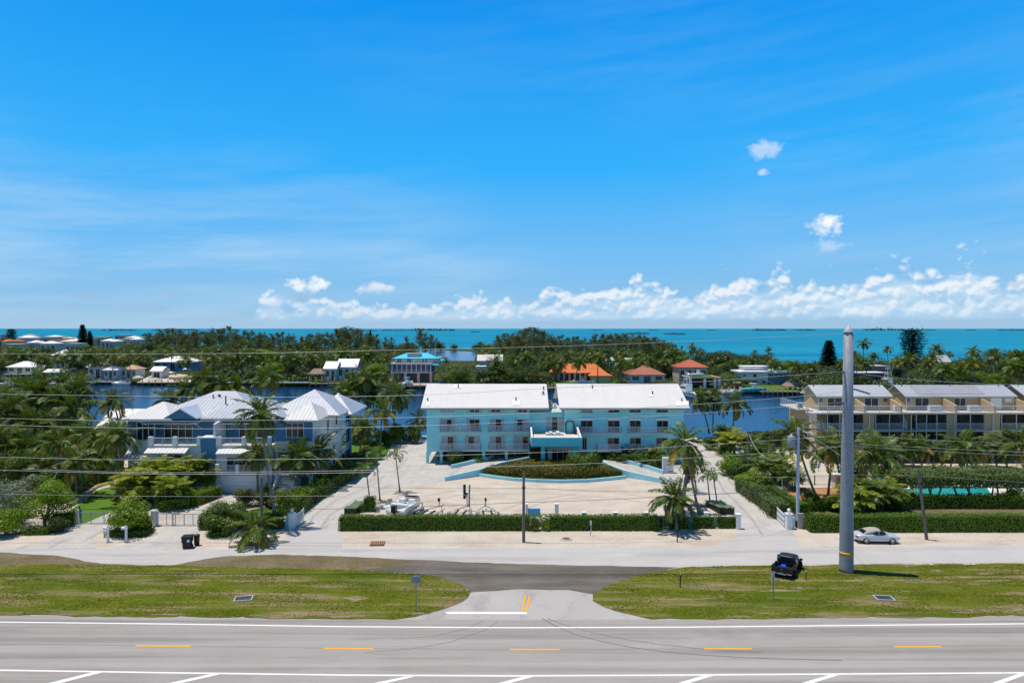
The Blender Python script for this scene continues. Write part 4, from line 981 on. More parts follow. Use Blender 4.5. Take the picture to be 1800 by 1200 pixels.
# ---- tan condominium on the right ------------------------------------------
def condo():
    Y = 106.0; T = thing('condominium', 'tan three-storey condominium with screened balconies and grey metal roofs behind the pool', 'building', (0, 0, 0))
    X = lambda u, y=Y: xat(u, y); Z = lambda v, y=Y: zat(v, y)
    Yw, Yp, Yk = 108.2, 109.8, 119.0
    x0, x1 = X(1455), 96.0; z1, z2, z3 = Z(787), Z(756), Z(725.5)
    w = MB(); w.box(48.4, x1, Yw, Yk, 0, z3 - .15)
    wall = w.build('wall', TAN, T)
    for z in (z1, z2, z3): MB().box(x0, x1, Y, Yw - .002, z - .2, z).build('floor_slab', mat('slab_edge', (.5, .42, .31), .8) if z == z1 else bpy.data.materials['slab_edge'], T)
    MB().box(48.3, x1, Yw, Yk, z3 - .148, z3 - .03).build('roof_terrace', DECKC, T)
    MB().box(x0 + .01, x1, Y + .01, Yw - .004, z3 + .001, z3 + .03).build('roof_terrace', DECKC, T)
    # penthouses
    roofs = [(48.9, 61.2, ROOFN), (63.1, 81.2, ROOFG), (82.4, 99, ROOFN)]
    for i, (a, b, m) in enumerate(roofs):
        pw = MB(); pw.box(a + .45, b - .45, Yp, 115.3, z3 - .02, 10.0); pw.extr([(Yp, 10.0), (115.3, 10.0), (112.7, 11.42)], 'x', a + .45, b - .45); pw.build('wall', TAN, T)
        ro = gable_roof(T, a, b, Yp - .35, 112.7, 115.7, 10.14, 11.66, m, .45, .12)
        MB().box(a + .02, b - .02, Yp - .41, Yp - .355, 9.98, 10.12).build('gutter', FRAME, ro)
        for f in (.06, .5, .94):
            x = a + (b - a) * f; MB().lathe((x, 112.3, 11.45), [(.07, 0), (.07, .4)], 7).build('vent_pipe', SCREEN, ro)
        if i == 1:
            sx0, sx1 = a + 2.5, a + 13.2; k = (11.66 - 10.14) / (112.7 - Yp + .35); pv = MB()
            zf = lambda y: 10.14 + (y - (Yp - .35)) * k + .065
            pv.quad((sx0, Yp + .1, zf(Yp + .1)), (sx1, Yp + .1, zf(Yp + .1)), (sx1, 112.5, zf(112.5)), (sx0, 112.5, zf(112.5))); pv.build('dark_roof_panels', mat('dark_panel_grey', (.36, .36, .39), .45, .4, .2, var=.1, dirt=((.28, .28, .3), .9, .6, (2, .5, 1))), ro)  # darker grey panels over part of the front slope
        MB().tube([(a + .5, Yp - .3, 9.95), (a + .4, Yp - .15, 9.6), (a + .4, Yp - .1, z3)], .06, 6).build('downpipe', FRAME, T)
    def pw_win(u0, u1, v0, v1, gl=(GLASS,), n=1, bars=(), y=Yp): return window(T, X(u0, y), X(u1, y), y, Z(v1, y), Z(v0, y), n, gl=gl, bars=bars)
    for u0, u1 in ((1439, 1448), (1552, 1562), (1593, 1602)): pw_win(u0, u1, 699, 707, bars=(.5,))
    for u0, u1 in ((1455, 1481), (1520, 1545), (1609, 1634), (1678, 1699)): pw_win(u0, u1, 699, 716, n=2)
    pw_win(1742, 1762, 699, 719, gl=(WHITE,)); pw_win(1768, 1781, 699, 707, gl=(WHITE,))
    # slanting party walls on the terrace
    for u in (1512, 1575, 1670, 1737, 1800, 1862):
        x = X(u, 108); h = 2.0
        MB().prism([(x - .12, Y + .25), (x + .12, Y + .25), (x + .12, Yp - .01), (x - .12, Yp - .01)], z3 + .031, [z3 + 1.15, z3 + 1.15, z3 + h, z3 + h]).build('party_wall', TAN, T)
    railing(T, [(x0 + .1, Y + .12), (x1, Y + .12)], z3 + .03, 1.05, 2.0, glass=True)
    # screened storeys
    bays = [(1455, 1500), (1500, 1520), (1540, 1590), (1612, 1667), (1682, 1733), (1762, 1815), (1830, 1880)]
    for (zl, zh, vn) in ((z2, z3 - .2, 2), (z1, z2 - .2, 1)):
        for a, b in bays:
            xa, xb = X(a, Y + .3), X(b, Y + .3); n = max(1, round((xb - xa) / 1.9))
            sc = MB()
            for i in range(n + 1): x = xa + (xb - xa - .09) * i / n; sc.box(x, x + .09, Y + .26, Y + .34, zl + .001, zh - .002)
            sc.box(xa, xb, Y + .27, Y + .33, zh - .06, zh - .0025); sc.box(xa, xb, Y + .27, Y + .33, zl + .0015, zl + .06)
            so = sc.build('screen_frame', FRAME, T)
            MB().quad((xa, Y + .36, zl), (xb, Y + .36, zl), (xb, Y + .36, zh), (xa, Y + .36, zh)).build('screen', SCR, so)
            railing(so, [(xa + .05, Y + .18), (xb - .05, Y + .18)], zl, 1.05, 1.9, pick=.1)
            for i in range(max(1, n - 1)):
                xw = xa + (xb - xa) * (i + .15) / max(1, n - 1); window(T, xw, xw + 1.3, Yw, zl + .05, zl + 2.1, 2, name='patio_door')
        for a, b in ((1667, 1682), (1733, 1762), (1520, 1540), (1815, 1830)):
            MB().box(X(a) + .02, X(b) - .02, Y + .2, Yw - .004, zl + .001, zh - .002).build('bay_wall', TAN, T)
    for u in (1681, 1748, 1604, 1530):
        MB().tube([(X(u), Y + .08, .05), (X(u), Y + .08, z3)], .07, 6).build('downpipe', FRAME, T)
    for u in (1455, 1500, 1545, 1590, 1635, 1681, 1715, 1748, 1790, 1835): MB().box(X(u) - .2, X(u) + .2, Y + .1, Y + .5, 0, z1 - .2).build('column', TAN, T)
    for a, b in ((1494, 1535), (1719, 1742), (1560, 1572)): MB().box(X(a, 106.6), X(b, 106.6), 106.5, Yw - .003, 0, z1 - .2).build('ground_wall', TAN, T)
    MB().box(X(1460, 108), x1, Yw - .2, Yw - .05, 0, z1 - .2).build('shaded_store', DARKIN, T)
    # outside stairs
    def stairs(p, q, wd, nm='stair'):
        p, q = Vector(p), Vector(q); n = 12; mb = MB(); d = q - p; hz = Vector((d.x, d.y, 0)).normalized(); s = Vector((-hz.y, hz.x, 0)) * wd / 2
        for i in range(n):
            c = p + d * (i + .5) / n; mb.add([c - s - hz * .15, c - s + hz * .15, c + s + hz * .15, c + s - hz * .15] + [c - s - hz * .15 + Vector((0, 0, .05)), c - s + hz * .15 + Vector((0, 0, .05)), c + s + hz * .15 + Vector((0, 0, .05)), c + s - hz * .15 + Vector((0, 0, .05))], [(3, 2, 1, 0), (4, 5, 6, 7), (0, 1, 5, 4), (1, 2, 6, 5), (2, 3, 7, 6), (3, 0, 4, 7)])
        st = mb.build(nm, STUCW, T); rl = MB(); up = Vector((0, 0, 1))
        for sg in (-1, 1):
            a, b = p + s * sg, q + s * sg
            rl.add([a, b, b + up * .28, a + up * .28], [(0, 1, 2, 3)]); rl.tube([a + up * 1.0, b + up * 1.0], .05, 5); rl.tube([a, a + up], .05, 5); rl.tube([b, b + up], .05, 5)
            for k in range(1, 16): c = a + (b - a) * k / 16; rl.tube([c + up * .2, c + up], .016, 4)
        rl.build('handrail', FRAME, st)
    xs = X(1417, 107)
    stairs((X(1440, 107), 106.8, z2), (xs + .3, 107.4, z3), 1.1); stairs((X(1419, 106), 105.6, z1 + .3), (X(1441, 106), 106.4, z2), 1.1) if False else stairs((X(1432, 102.5), 102.3, 0), (X(1419, 105.8), 105.8, z2 - .1), 1.1)
    stairs((X(1585, 107), 106.9, 0), (X(1566, 107), 107.0, z1), 1.0); stairs((X(1592, 107), 106.9, z2), (X(1576, 107), 107.0, z3 - .1), 1.0)
    ld = MB().box(X(1424, 107), X(1455, 107), 106.1, 108.1, z3 - .18, z3 - .002).build('landing', STUCW, T)
    railing(ld, [(X(1424, 107), 106.15), (X(1455, 107), 106.15)], z3, 1.05, 1.0, pick=.1)
    ld = MB().box(X(1432, 107), X(1455, 107), 106.1, 108.1, z2 - .18, z2 - .002).build('landing', STUCW, T); railing(ld, [(X(1434, 107), 106.15), (X(1455, 107), 106.15)], z2, 1.05, 1.0, pick=.1)
    # side balcony with the air conditioner
    bl = MB().box(46.6, 48.29, 111, 118.5, z3 - .2, z3 - .02).build('balcony', DECKC, T)
    zb_ = z3 - .02; railing(bl, [(46.7, 118.4), (46.7, 111.1), (48.2, 111.1)], zb_, 1.1, 1.0, pick=.1)
    ac = MB().box(47.1, 48.1, 112.4, 112.85, zb_, zb_ + .85).build('condenser_unit', FRAME, T); MB().lathe((47.6, 112.37, zb_ + .45), [(.32, 0), (.3, .03), (.1, .035)], 12, axis='y').build('fan_grille', SCREEN, ac)
    # terrace furniture seen over the rail
    for u, wd in ((1582, .9), (1645, 2.0), (1716, 1.8)):
        MB().box(X(u), X(u) + wd, 107.2, 108.0, z3 + .03, z3 + .95).build('terrace_screen', STUCW, T)
    return T
SCR = pane_glass('insect_screen')
def scr():
    t = NT('insect_mesh'); p = t.n('ShaderNodeBsdfDiffuse', {0: (.02, .02, .022, 1)}).outputs[0]; tr = t.n('ShaderNodeBsdfTransparent').outputs[0]
    return t.out(t.n('ShaderNodeMixShader', {0: .62, 1: tr, 2: p}).outputs[0])
SCR = scr()
condo()

# ---- blue and white house on the left ---------------------------------------
def blue_house():
    T = thing('coastal_house', 'blue and white two-storey coastal house with white hipped metal roofs and balconies', 'house', (0, 0, 0))
    X, Z = xat, zat
    W = MB(); xl, xr = X(224, 89), X(549, 88)
    W.box(xl, xr, 90.5, 103, 0, 9.2); W.box(X(483, 88), xr, 88, 90.498, 2.3, 9.2); W.box(xl, X(262, 89), 89, 90.498, 2.2, 9.2)
    W.box(X(257, 87), X(352, 87), 87, 90.499, 0, 5.95); W.box(X(377, 87), X(476, 87), 87, 90.499, 0, 5.95); W.box(X(352, 87) + .002, X(377, 87) - .002, 88, 90.497, 0, 5.6)
    W.build('wall', STUCW, T)
    # blue siding on the upper storey, with board lines
    def clad(u0, u1, v0, v1, Y, nm='siding'):
        mb = MB(); z0, z1 = Z(v1, Y), Z(v0, Y); n = int((z1 - z0) / .2)
        for i in range(n): a, b = z0 + (z1 - z0) * i / n, z0 + (z1 - z0) * (i + 1) / n; mb.add([(X(u0, Y), Y - .07, a), (X(u1, Y), Y - .07, a), (X(u1, Y), Y - .035, b), (X(u0, Y), Y - .035, b), (X(u0, Y), Y - .002, a), (X(u1, Y), Y - .002, a)], [(0, 1, 2, 3), (4, 5, 1, 0)])
        return mb.build(nm, BLUE, T)
    clad(224, 272, 736, 774, 89); clad(272, 376, 736, 782, 90.5); clad(390, 480, 738, 782, 90.5); clad(483, 549, 733, 775, 88)
    MB().box(X(351.5, 86.9), X(378, 86.9), 86.9, 88.4, 3.9, Z(770, 86.9)).build('blue_block', BLUE, T); MB().box(X(351, 86.9), X(379, 86.9), 86.8, 88.5, Z(770, 86.9) + .002, Z(768, 86.9)).build('coping', WHITE, T)
    MB().prism([(X(380, 88) - .14, 87.2), (X(380, 88) + .14, 87.2), (X(380, 88) + .14, 90.43), (X(380, 88) - .14, 90.43)], 5.96, [8.75, 8.75, 9.15, 9.15]).build('fin_wall', STUCW, T)
    # windows
    def win(u0, u1, v0, v1, Y, n, bars=(), nm='window'): return window(T, X(u0, Y), X(u1, Y), Y - .072, Z(v1, Y), Z(v0, Y), n, bars=bars, name=nm, t=.1)
    win(239.5, 271, 741.5, 773, 89, 3, (.72,)); win(288, 338, 747, 775, 90.5, 4, (.8,), 'patio_door'); win(420, 462, 748, 775, 90.5, 4, (.8,), 'patio_door'); win(502.5, 534, 743, 768.5, 88, 3, (.72,)); win(396, 406, 747, 754, 90.5, 2)
    win(278, 318, 798, 818, 87, 3, (.72,)); win(397, 452, 803, 826, 87, 4, (.75,)); 
    for (u, v0, v1, y) in ((0, 0, 0, 0),): pass
    # side windows on the right-hand wall
    for y, z0, z1 in ((90.6, 4.6, 6.6), (95.0, 6.7, 8.3), (99.6, 6.9, 8.6), (98.2, 1.4, 4.3)):
        f = MB().box(xr + .002, xr + .07, y - .45, y + .45, z0, z1).build('window', FRAME, T); MB().box(xr + .071, xr + .085, y - .38, y + .38, z0 + .07, z1 - .07).build('pane', GLASS, f)
    # balconies
    for a, b in ((258, 352), (378, 476)):
        x0, x1 = X(a, 87), X(b, 87); fl = MB().box(x0, x1, 86.9, 90.4, 5.955, 6.05).build('balcony', DECKC, T)
        n = 3
        for i in range(n):
            x = x0 + .3 + (x1 - x0 - .6) * i / (n - 1); MB().box(x - .24, x + .24, 86.88, 87.36, 6.051, 7.15).build('balcony_pier', WHITE, fl)
        railing(fl, [(x0 + .2, 87.1), (x1 - .2, 87.1)], 6.05, .95, 1.6, pick=0, glass=True)
    sb = MB().box(X(377, 86), X(452, 86), 86.0, 86.998, 2.55, 2.75).build('balcony', STUCW, T); railing(sb, [(X(380, 86), 86.05), (X(450, 86), 86.05)], 2.75, .95, 1.5, pick=0, glass=True)
    for u in (379, 415): MB().box(X(u, 86) - .2, X(u, 86) + .2, 85.98, 86.38, 2.751, 3.8).build('balcony_pier', WHITE, sb)
    # metal awnings
    def awning(u0, u1, v0, v1, Y, dp):
        za, zb = Z(v0, Y), Z(v1, Y - dp); x0, x1 = X(u0, Y), X(u1, Y); mb = MB(); mb.extr([(Y - dp, zb - .08), (Y - .002, za - .08), (Y - .002, za), (Y - dp, zb)], 'x', x0, x1); ribs_on(mb, x0, x1, Y - dp, zb, Y, za, .45)
        o = mb.build('awning', ROOFW, T)
        for x in (x0 + .3, x1 - .3): MB().tube([(x, Y - .02, zb - 1.0), (x, Y - dp + .2, zb - .1)], .05, 5).build('awning_strut', WHITE, o)
    awning(259, 331, 786, 796, 87, 1.2); awning(384, 460, 787, 797, 87, 1.2); awning(262, 358, 737.5, 744, 90.4, 2.2); awning(394, 478, 739.5, 744.5, 90.4, 1.6)
    # porch at the left and garage door
    p0, p1 = X(217, 88), X(257, 88) - .01
    MB().box(p0 + .3, p1, 88.2, 90.8, 0, 4.05).build('porch_wall', STUCW, T); mb = MB(); mb.extr([(87.0, 4.15), (90.6, 5.3), (90.6, 5.42), (87.0, 4.27)], 'x', p0 - .3, p1); ribs_on(mb, p0 - .3, p1, 87.0, 4.27, 90.6, 5.42, .45); mb.build('porch_roof', ROOFW, T)
    window(T, X(241, 88.2), X(249, 88.2), 88.2, .9, 3.3, 1, name='side_door')
    gd = MB(); 
    for i in range(5): gd.box(X(386, 86.9), X(450, 86.9), 86.94, 86.999, .05 + i * .44, .47 + i * .44)
    gd.build('garage_door', WHITE, T)
    # front steps and dark entry panel
    MB().box(X(488, 88), X(516, 88), 87.97, 87.999, 2.3, 5.0).build('entry_shade_panel', DARKIN, T)  # flat panel; shade of the entry opening put into its colour
    st = MB()
    for i in range(8): st.box(X(486, 86.5), X(517, 86.5), 85.2 + i * .36, 88, .27 * i + .02, .27 * (i + 1))
    st = st.build('steps', mat('step_stone', (.62, .54, .45), .8), T)
    for u in (485, 517.5):
        MB().prism([(X(u, 86.5) - .1, 85.0), (X(u, 86.5) + .1, 85.0), (X(u, 86.5) + .1, 87.9), (X(u, 86.5) - .1, 87.9)], 0, [1.0, 1.0, 3.2, 3.2]).build('stair_wall', WHITE, st)
    for u in (482, 524, 545): MB().box(X(u, 87.6) - .2, X(u, 87.6) + .2, 87.5, 87.9, 0, 2.3).build('column', WHITE, T)
    MB().box(X(480, 87.4), xr, 87.4, 88, 2.05, 2.298).build('porch_beam', WHITE, T)
    # roofs
    hip_roof(T, X(211, 88.3), X(300, 88.3), 88.2, 97.6, 9.25, 11.0, ROOFW, inset=3.1)
    hip_roof(T, X(268, 92), X(470, 92), 90.0, 103.9, 9.3, 12.1, ROOFN, inset=6.4)
    hip_roof(T, X(350, 88.8), X(490, 88.8), 88.9, 100, 9.28, 11.1, ROOFN, inset=3)
    hip_roof(T, X(496, 87), X(558, 87), 87.0, 95.6, 9.26, 11.1, ROOFW, inset=2.1)
    hip_roof(T, X(470, 94), X(600, 94) + .2, 92.0, 105.0, 9.3, 12.2, ROOFN, inset=5.2)
    hip_roof(T, X(540, 97), X(620, 97), 96.4, 106.5, 8.9, 11.4, ROOFN, inset=3.4)
    gx0, gx1 = X(290, 88.6), X(344, 88.6); gm = (gx0 + gx1) / 2
    mb = MB(); mb.extr([(gx0 - .2, 9.2), (gm, 10.5), (gx1 + .2, 9.2), (gx1 + .2, 9.34), (gm, 10.66), (gx0 - .2, 9.34)], 'y', 88.3, 95); mb.build('gable_roof', ROOFN, T); MB().extr([(gx0, 9.2), (gx1, 9.2), (gm, 10.45)], 'y', 88.6, 90).build('gable_wall', BLUE, T)
    for x, y in ((X(374, 95), 95), (X(382, 95), 95.4), (X(385, 95), 95.2), (X(395, 93), 93.2)): MB().lathe((x, y, 10.5), [(.09, 0), (.09, 1.1), (.15, 1.12), (.15, 1.25)], 7).build('vent_pipe', SCREEN, T)
    for x in (X(611, 104), X(600, 99)): MB().box(x - .25, x + .25, 103.6, 104.1, 0, 8.7).build('column', BLUE, T)
    for z in (2.6, 5.7): rb = MB().box(xr + .01, X(611, 104), 97, 104, z, z + .2).build('balcony', STUCW, T); railing(rb, [(X(612, 103), 97.1), (X(612, 103), 103.9)], z + .2, 1.0, 1.5, glass=True, pick=0)
blue_house()
# ---------------------------------------------------------------- street things
GALV = mat('galvanised_steel', (.25, .265, .295), .62, .4, .1, var=.22, scale=1.6, bump=.25, bscale=5, dirt=((.22, .22, .235), 2.2, .7, (1, 1, .35)))
CONCP = mat('concrete_pole', (.40, .44, .54), .7, .3, var=.08, scale=1.0)
WOODP = mat('weathered_wood', (.17, .145, .125), .9, .2, var=.3, scale=1.5, dirt=((.09, .075, .065), 2.5, .6, (1, 1, .2)))
BLACK = mat('black_plastic', (.012, .012, .013), .5, .4, var=.2)
RUB = mat('rubber', (.014, .014, .014), .8, .2, var=.2)
CABLE = mat('cable', (.46, .45, .44), .45, .4, .2, var=.1)
CABLED = mat('dark_cable', (.035, .035, .036), .5, .4, var=.1)
STEEL = mat('trailer_steel', (.30, .31, .32), .4, .5, .5, var=.2)
WOODB = mat('pallet_wood', (.30, .17, .09), .85, .2, var=.25, scale=3)
DOCKW = mat('dock_wood', (.20, .165, .135), .9, .2, var=.3, scale=1)
GEL = mat('white_gelcoat', (.74, .74, .73), .2, .5, var=.03)
TEAL = mat('teal_hull', (.06, .40, .44), .25, .5, var=.05)
CANV = mat('beige_canvas', (.46, .35, .27), .8, .2, var=.15)
BLUEC = mat('blue_cover', (.02, .10, .42), .6, .3, var=.2)
GRATE = mat('steel_grate', (.10, .11, .15), .5, .5, .5, var=.35, scale=2.5)
SOILB = mat('rusty_iron', (.16, .07, .035), .8, .3, var=.3)
TINSUL = mat('insulator', (.07, .085, .12), .4, .5, var=.1)
GREENC = mat('green_tarp', (.10, .15, .085), .85, .2, var=.35, scale=1.2)
CREAM = mat('cream_wall', (.62, .55, .40), .85, .2, var=.08)
AQUA = mat('aqua_plastic', (.03, .44, .50), .5, .4, var=.06)

# transmission pole
def big_pole():
    b = g(1487.5, 1004); o = thing('transmission_pole', 'tall thick galvanised transmission pole with a pointed cap on the verge by the black truck', 'utility pole', b)
    top = zat(584, b.y); pr = [(.6, 0), (.58, .3), (.56, 3), (.5, 9), (.44, 14), (.375, top)]
    MB().lathe((0, 0, 0), pr, 28).build('shaft', GALV, o)
    MB().lathe((0, 0, top + .002), [(.42, -.02), (.42, .05), (.22, .34), (.02, .62)], 28).build('cap', SHUT, o)
    MB().lathe((0, 0, zat(974.5, b.y)), [(.572, 0), (.572, .32)], 28).build('warning_band', mat('orange_tape', (.62, .33, .03), .6, dirt=((.2, .1, .02), 4, .9)), o)
    for k in range(22):
        z = 1.5 + k * .88; a = 1.2 if k % 2 else -2.2; r = .56 - z * .0092
        MB().tube([(r * math.cos(a), r * math.sin(a), z), ((r + .16) * math.cos(a), (r + .16) * math.sin(a), z)], .014, 5).build('climbing_peg', GALV, o)
    def ins(v, side, tip, dz, L=1.15):
        z = zat(v, b.y); r = .52 - z * .0085; a = Vector((side * r, -.15, z)); e = a + Vector(tip).normalized() * L
        mb = MB(); n = 9; mb.tube([a, e], .035, 6)
        for k in range(n):
            p = a + (e - a) * (k + .8) / (n + .6); d = (e - a).normalized(); mb.tube([p - d * .035, p + d * .035], [.10, .085], 8)
        mb.build('insulator', TINSUL, o); return b + e
    return [ins(654, -1, (-1, -.1, -.02), 0), ins(683, 1, (1, -.25, -.32), 0, 1.4), ins(708, -1, (-1, -.1, .0), 0), b, top]
BP = big_pole()

def pole(name, u, v, vt, r, label, m, lean=0.0, ut=None, extra=None):
    b = g(u, v); h = zat(vt, b.y); o = thing(name, label, 'utility pole', b)
    tx = 0 if ut is None else xat(ut, b.y) - b.x
    MB().tube([(0, 0, 0), (tx * .5, 0, h * .5), (tx, 0, h)], [r, r * .88, r * .75], 12).build('shaft', m, o)
    return o, b, h, tx
o, PB1, PH1, _ = pole('service_pole', 920.5, 952.5, 832, .155, 'bare brown wooden service pole on the gravel in front of the long clipped hedge', WOODP)
MB().lathe((0, 0, zat(858, PB1.y)), [(.19, 0), (.19, .12)], 8).build('clamp', BLACK, o)
o, PB2, PH2, tx2 = pole('service_pole', 1629, 948, 825, .15, 'leaning wooden service pole in front of the tall clipped hedge by the pool', WOODP, ut=1616.5)
MB().lathe((tx2 * .8, 0, zat(851, PB2.y)), [(.2, 0), (.2, .14)], 8).build('clamp', BLACK, o)
o, PB3, PH3, _ = pole('transformer_pole', 1402, 927, 751, .19, 'pale grey concrete pole carrying a transformer can beside the white gate', CONCP)
MB().lathe((0, 0, .0), [(.24, 0), (.24, .75), (.2, .78)], 12).build('base_collar', BLACK, o)
tz = zat(786, PB3.y); MB().lathe((-.72, 0, tz), [(.36, 0), (.40, .05), (.40, 1.1), (.36, 1.2), (.12, 1.25), (.1, 1.45)], 16).build('transformer', GALV, o)
MB().box(-.4, -.15, -.06, .06, tz + .5, tz + .62).build('bracket', GALV, o)
for dz in (.0, .9, 2.1): MB().lathe((-.28, 0, PH3 - .3 - dz), [(.05, -.1), (.09, -.05), (.06, 0), (.09, .05), (.05, .12)], 8).build('insulator', TINSUL, o)
o, PB4, PH4, _ = pole('service_pole', 1316, 838, 759, .2, 'old dark wooden pole rising from the greenery in front of the canal', WOODP)
MB().box(-.5, .45, -.1, .1, PH4 - .1, PH4 + .15).build('pole_top_bracket', GALV, o)
o, PB5, PH5, _ = pole('service_pole', 460.5, 955, 838, .15, 'grey service pole standing behind the short palm on the gravel by the bins', WOODP)

# wires
def wire(pts, Y, label, r=.022, m=None, sag=0, name='power_line'):
    P = [at(u, v, Y if not isinstance(Y, (list, tuple)) else Y[i]) if not isinstance(v, Vector) else v for i, (u, v) in enumerate(pts)]
    # Catmull-Rom through the measured points so that the line hangs in one smooth curve
    Q = []
    for i in range(len(P) - 1):
        p0, p1, p2, p3 = P[max(i - 1, 0)], P[i], P[i + 1], P[min(i + 2, len(P) - 1)]
        for k in range(6):
            t = k / 6; Q.append(.5 * ((2 * p1) + (p2 - p0) * t + (2 * p0 - 5 * p1 + 4 * p2 - p3) * t * t + (3 * p1 - p0 - 3 * p2 + p3) * t ** 3))
    Q.append(P[-1]); o = MB().tube(Q, r * .72, 5).build(name, m or CABLE)
    return tag(o, label, 'power line', 'power lines strung across the street front')
YB = BP[3].y
wire([(-150, 621), (0, 621.5), (240, 622), (480, 620), (700, 615), (960, 609), (1190, 600.5), (1480, 586)], [58.6] * 8, 'topmost overhead wire crossing in front of the island woods', .02)
wire([(-150, 691), (0, 692.5), (240, 696), (480, 698), (740, 694), (965, 682), (1213, 671.5), (1380, 660), (0, BP[0])], YB, 'overhead wire crossing the ridge of the white roofs to the upper insulator', .024)
wire([(-150, 732), (0, 735), (240, 740), (450, 738.5), (720, 733.5), (1010, 723), (1200, 712), (1400, 697), (1478, 688)], YB - .5, 'overhead wire passing just under the eaves of the turquoise house', .024)
wire([(-150, 744), (0, 747), (200, 751.5), (450, 753.5), (720, 748.5), (1010, 737.5), (1200, 728), (1390, 713.5), (0, BP[2])], YB, 'overhead wire crossing the upper sliding doors to the lower insulator', .024)
wire([(0, BP[1]), (1600, 691.5), (1700, 699.5), (1800, 704), (1950, 708)], YB, 'overhead wire leaving the angled insulator across the tan terraces', .02)
wire([(1499, 655), (1570, 664), (1650, 670), (1770, 675.5), (1950, 680)], YB, 'overhead wire running over the grey condominium roofs', .02)
wire([(-150, 801), (0, 803), (240, 808), (600, 806), (720, 802), (1010, 793), (1200, 784), (1400, 771), (1482, 764)], YB - .2, 'overhead wire crossing the lower balconies of the turquoise house', .024)
wire([(1498, 763), (1600, 771), (1700, 776), (1800, 779), (1950, 781)], YB - .2, 'overhead wire crossing the lower condominium screens', .02)
wire([(40, 824), (240, 830), (450, 829), (600, 827), (680, 825)], 66.0, 'short twisted service wire in front of the garage', .026)
wire([(-150, 824), (0, 826), (300, 833), (640, 830), (760, 823.5), (1010, 815.5), (1200, 805.5), (1400, 792), (1480, 784)], YB - .3, 'overhead wire crossing the croton bed and the sign cabinet', .026)
wire([(1498, 783), (1600, 790), (1700, 796), (1800, 800), (1950, 803)], YB - .3, 'upper of two close wires in front of the condominium palms', .02)
wire([(1498, 780), (1600, 785), (1700, 790), (1800, 794), (1950, 797)], YB + .2, 'lower of two close wires in front of the condominium palms', .02) 
wire([(-150, 852), (0, 854.5), (240, 857.5), (450, 854), (700, 857), (920, 857.5)], PB1.y, 'dark telephone line from the wooden pole across the blue house garage', .02, CABLED)
wire([(920, 857.5), (1040, 862), (1190, 865), (1260, 868), (1402, 862)], [PB1.y, PB1.y, PB1.y + .6, PB1.y + 1.5, PB3.y], 'thin line from the wooden pole across the gravel yard to the concrete pole', .016, CABLED)
wire([(-150, 866), (0, 868), (300, 872), (600, 871), (920, 869)], PB1.y + .3, 'pale telephone line above the driveway gates', .018)
wire([(-150, 890), (0, 892), (300, 896), (450, 895), (680, 892), (920, 882.5)], PB1.y - .1, 'thick black cable hanging low over the driveway gates', .03, CABLED)
wire([(920, 882.5), (1040, 879), (1190, 871), (1290, 866), (1402, 859), (1480, 856), (1618, 851)], [PB1.y, PB1.y, PB1.y + .5, PB1.y + 1, PB3.y, 70, PB2.y], 'thick black cable looping from pole to pole above the right drive', .028, CABLED)
wire([(1618, 851), (1700, 855), (1800, 859), (1950, 862)], PB2.y, 'black cable leaving the leaning pole past the clipped hedge', .022, CABLED)
wire([(1200, 834), (1330, 838), (1402, 838), (1500, 834), (1617, 836), (1800, 847), (1950, 850)], [73, 73, PB3.y, 72, PB2.y, PB2.y, PB2.y], 'thin grey line in front of the pool hedge', .014)
wire([(1316, 762), (1330, 790), (1350, 806), (1370, 807), (1398, 790)], [PB4.y, 92, 85, 78, PB3.y + .3], 'pale service cable drooping between two poles', .045)
wire([(1403, 752), (1440, 775), (1477, 800)], [PB3.y, 66, YB], 'slack span from the transformer pole to the tall steel pole', .018)
wire([(1403, 772), (1440, 805), (1468, 828)], [PB3.y, 70, 66], 'guy wire slanting down from the transformer pole', .018)

# ---- vehicles
def car_wheel(mb_parent, x, y, r, w, hub):
    t = MB(); t.lathe((x, y, r), [(r * .62, -w / 2), (r * .96, -w / 2), (r, -w / 3), (r, w / 3), (r * .96, w / 2), (r * .62, w / 2)], 22, axis='y'); wo = t.build('wheel', RUB, mb_parent)
    h = MB(); sgn = -1 if y < 0 else 1; yy = y + sgn * w * .42
    h.lathe((x, yy - .03, r), [(r * .62, 0), (r * .6, .05), (r * .2, .06)], 20, axis='y')
    for k in range(6):
        a = k * math.pi / 3; d = Vector((math.cos(a), 0, math.sin(a))); p = Vector((x, yy + sgn * .035, r)); h.tube([p + d * .03, p + d * r * .6], .028, 5)
    h.build('rim', hub, wo)
def loft(secs, mi=0):
    """body from x-stations: (x, [(y,z)...half outline from sill to roof centre])"""
    mb = MB(); n = len(secs[0][1]); vs = []
    for x, pr in secs: vs += [(x, -y, z) for y, z in pr] + [(x, y, z) for y, z in pr[::-1]]
    m = 2 * n; fs = []
    for i in range(len(secs) - 1):
        for k in range(m):
            k2 = (k + 1) % m; fs.append((i * m + k, i * m + k2, (i + 1) * m + k2, (i + 1) * m + k)[::-1])
    fs.append(tuple(range(m))); fs.append(tuple(range((len(secs) - 1) * m, len(secs) * m))[::-1])
    mb.add(vs, fs, mi, True); return mb
def smooth_build(mb, name, m, parent, lv=2):
    o = mb.build(name, m, parent); s = o.modifiers.new('smooth', 'SUBSURF'); s.levels = lv; s.render_levels = lv; return o

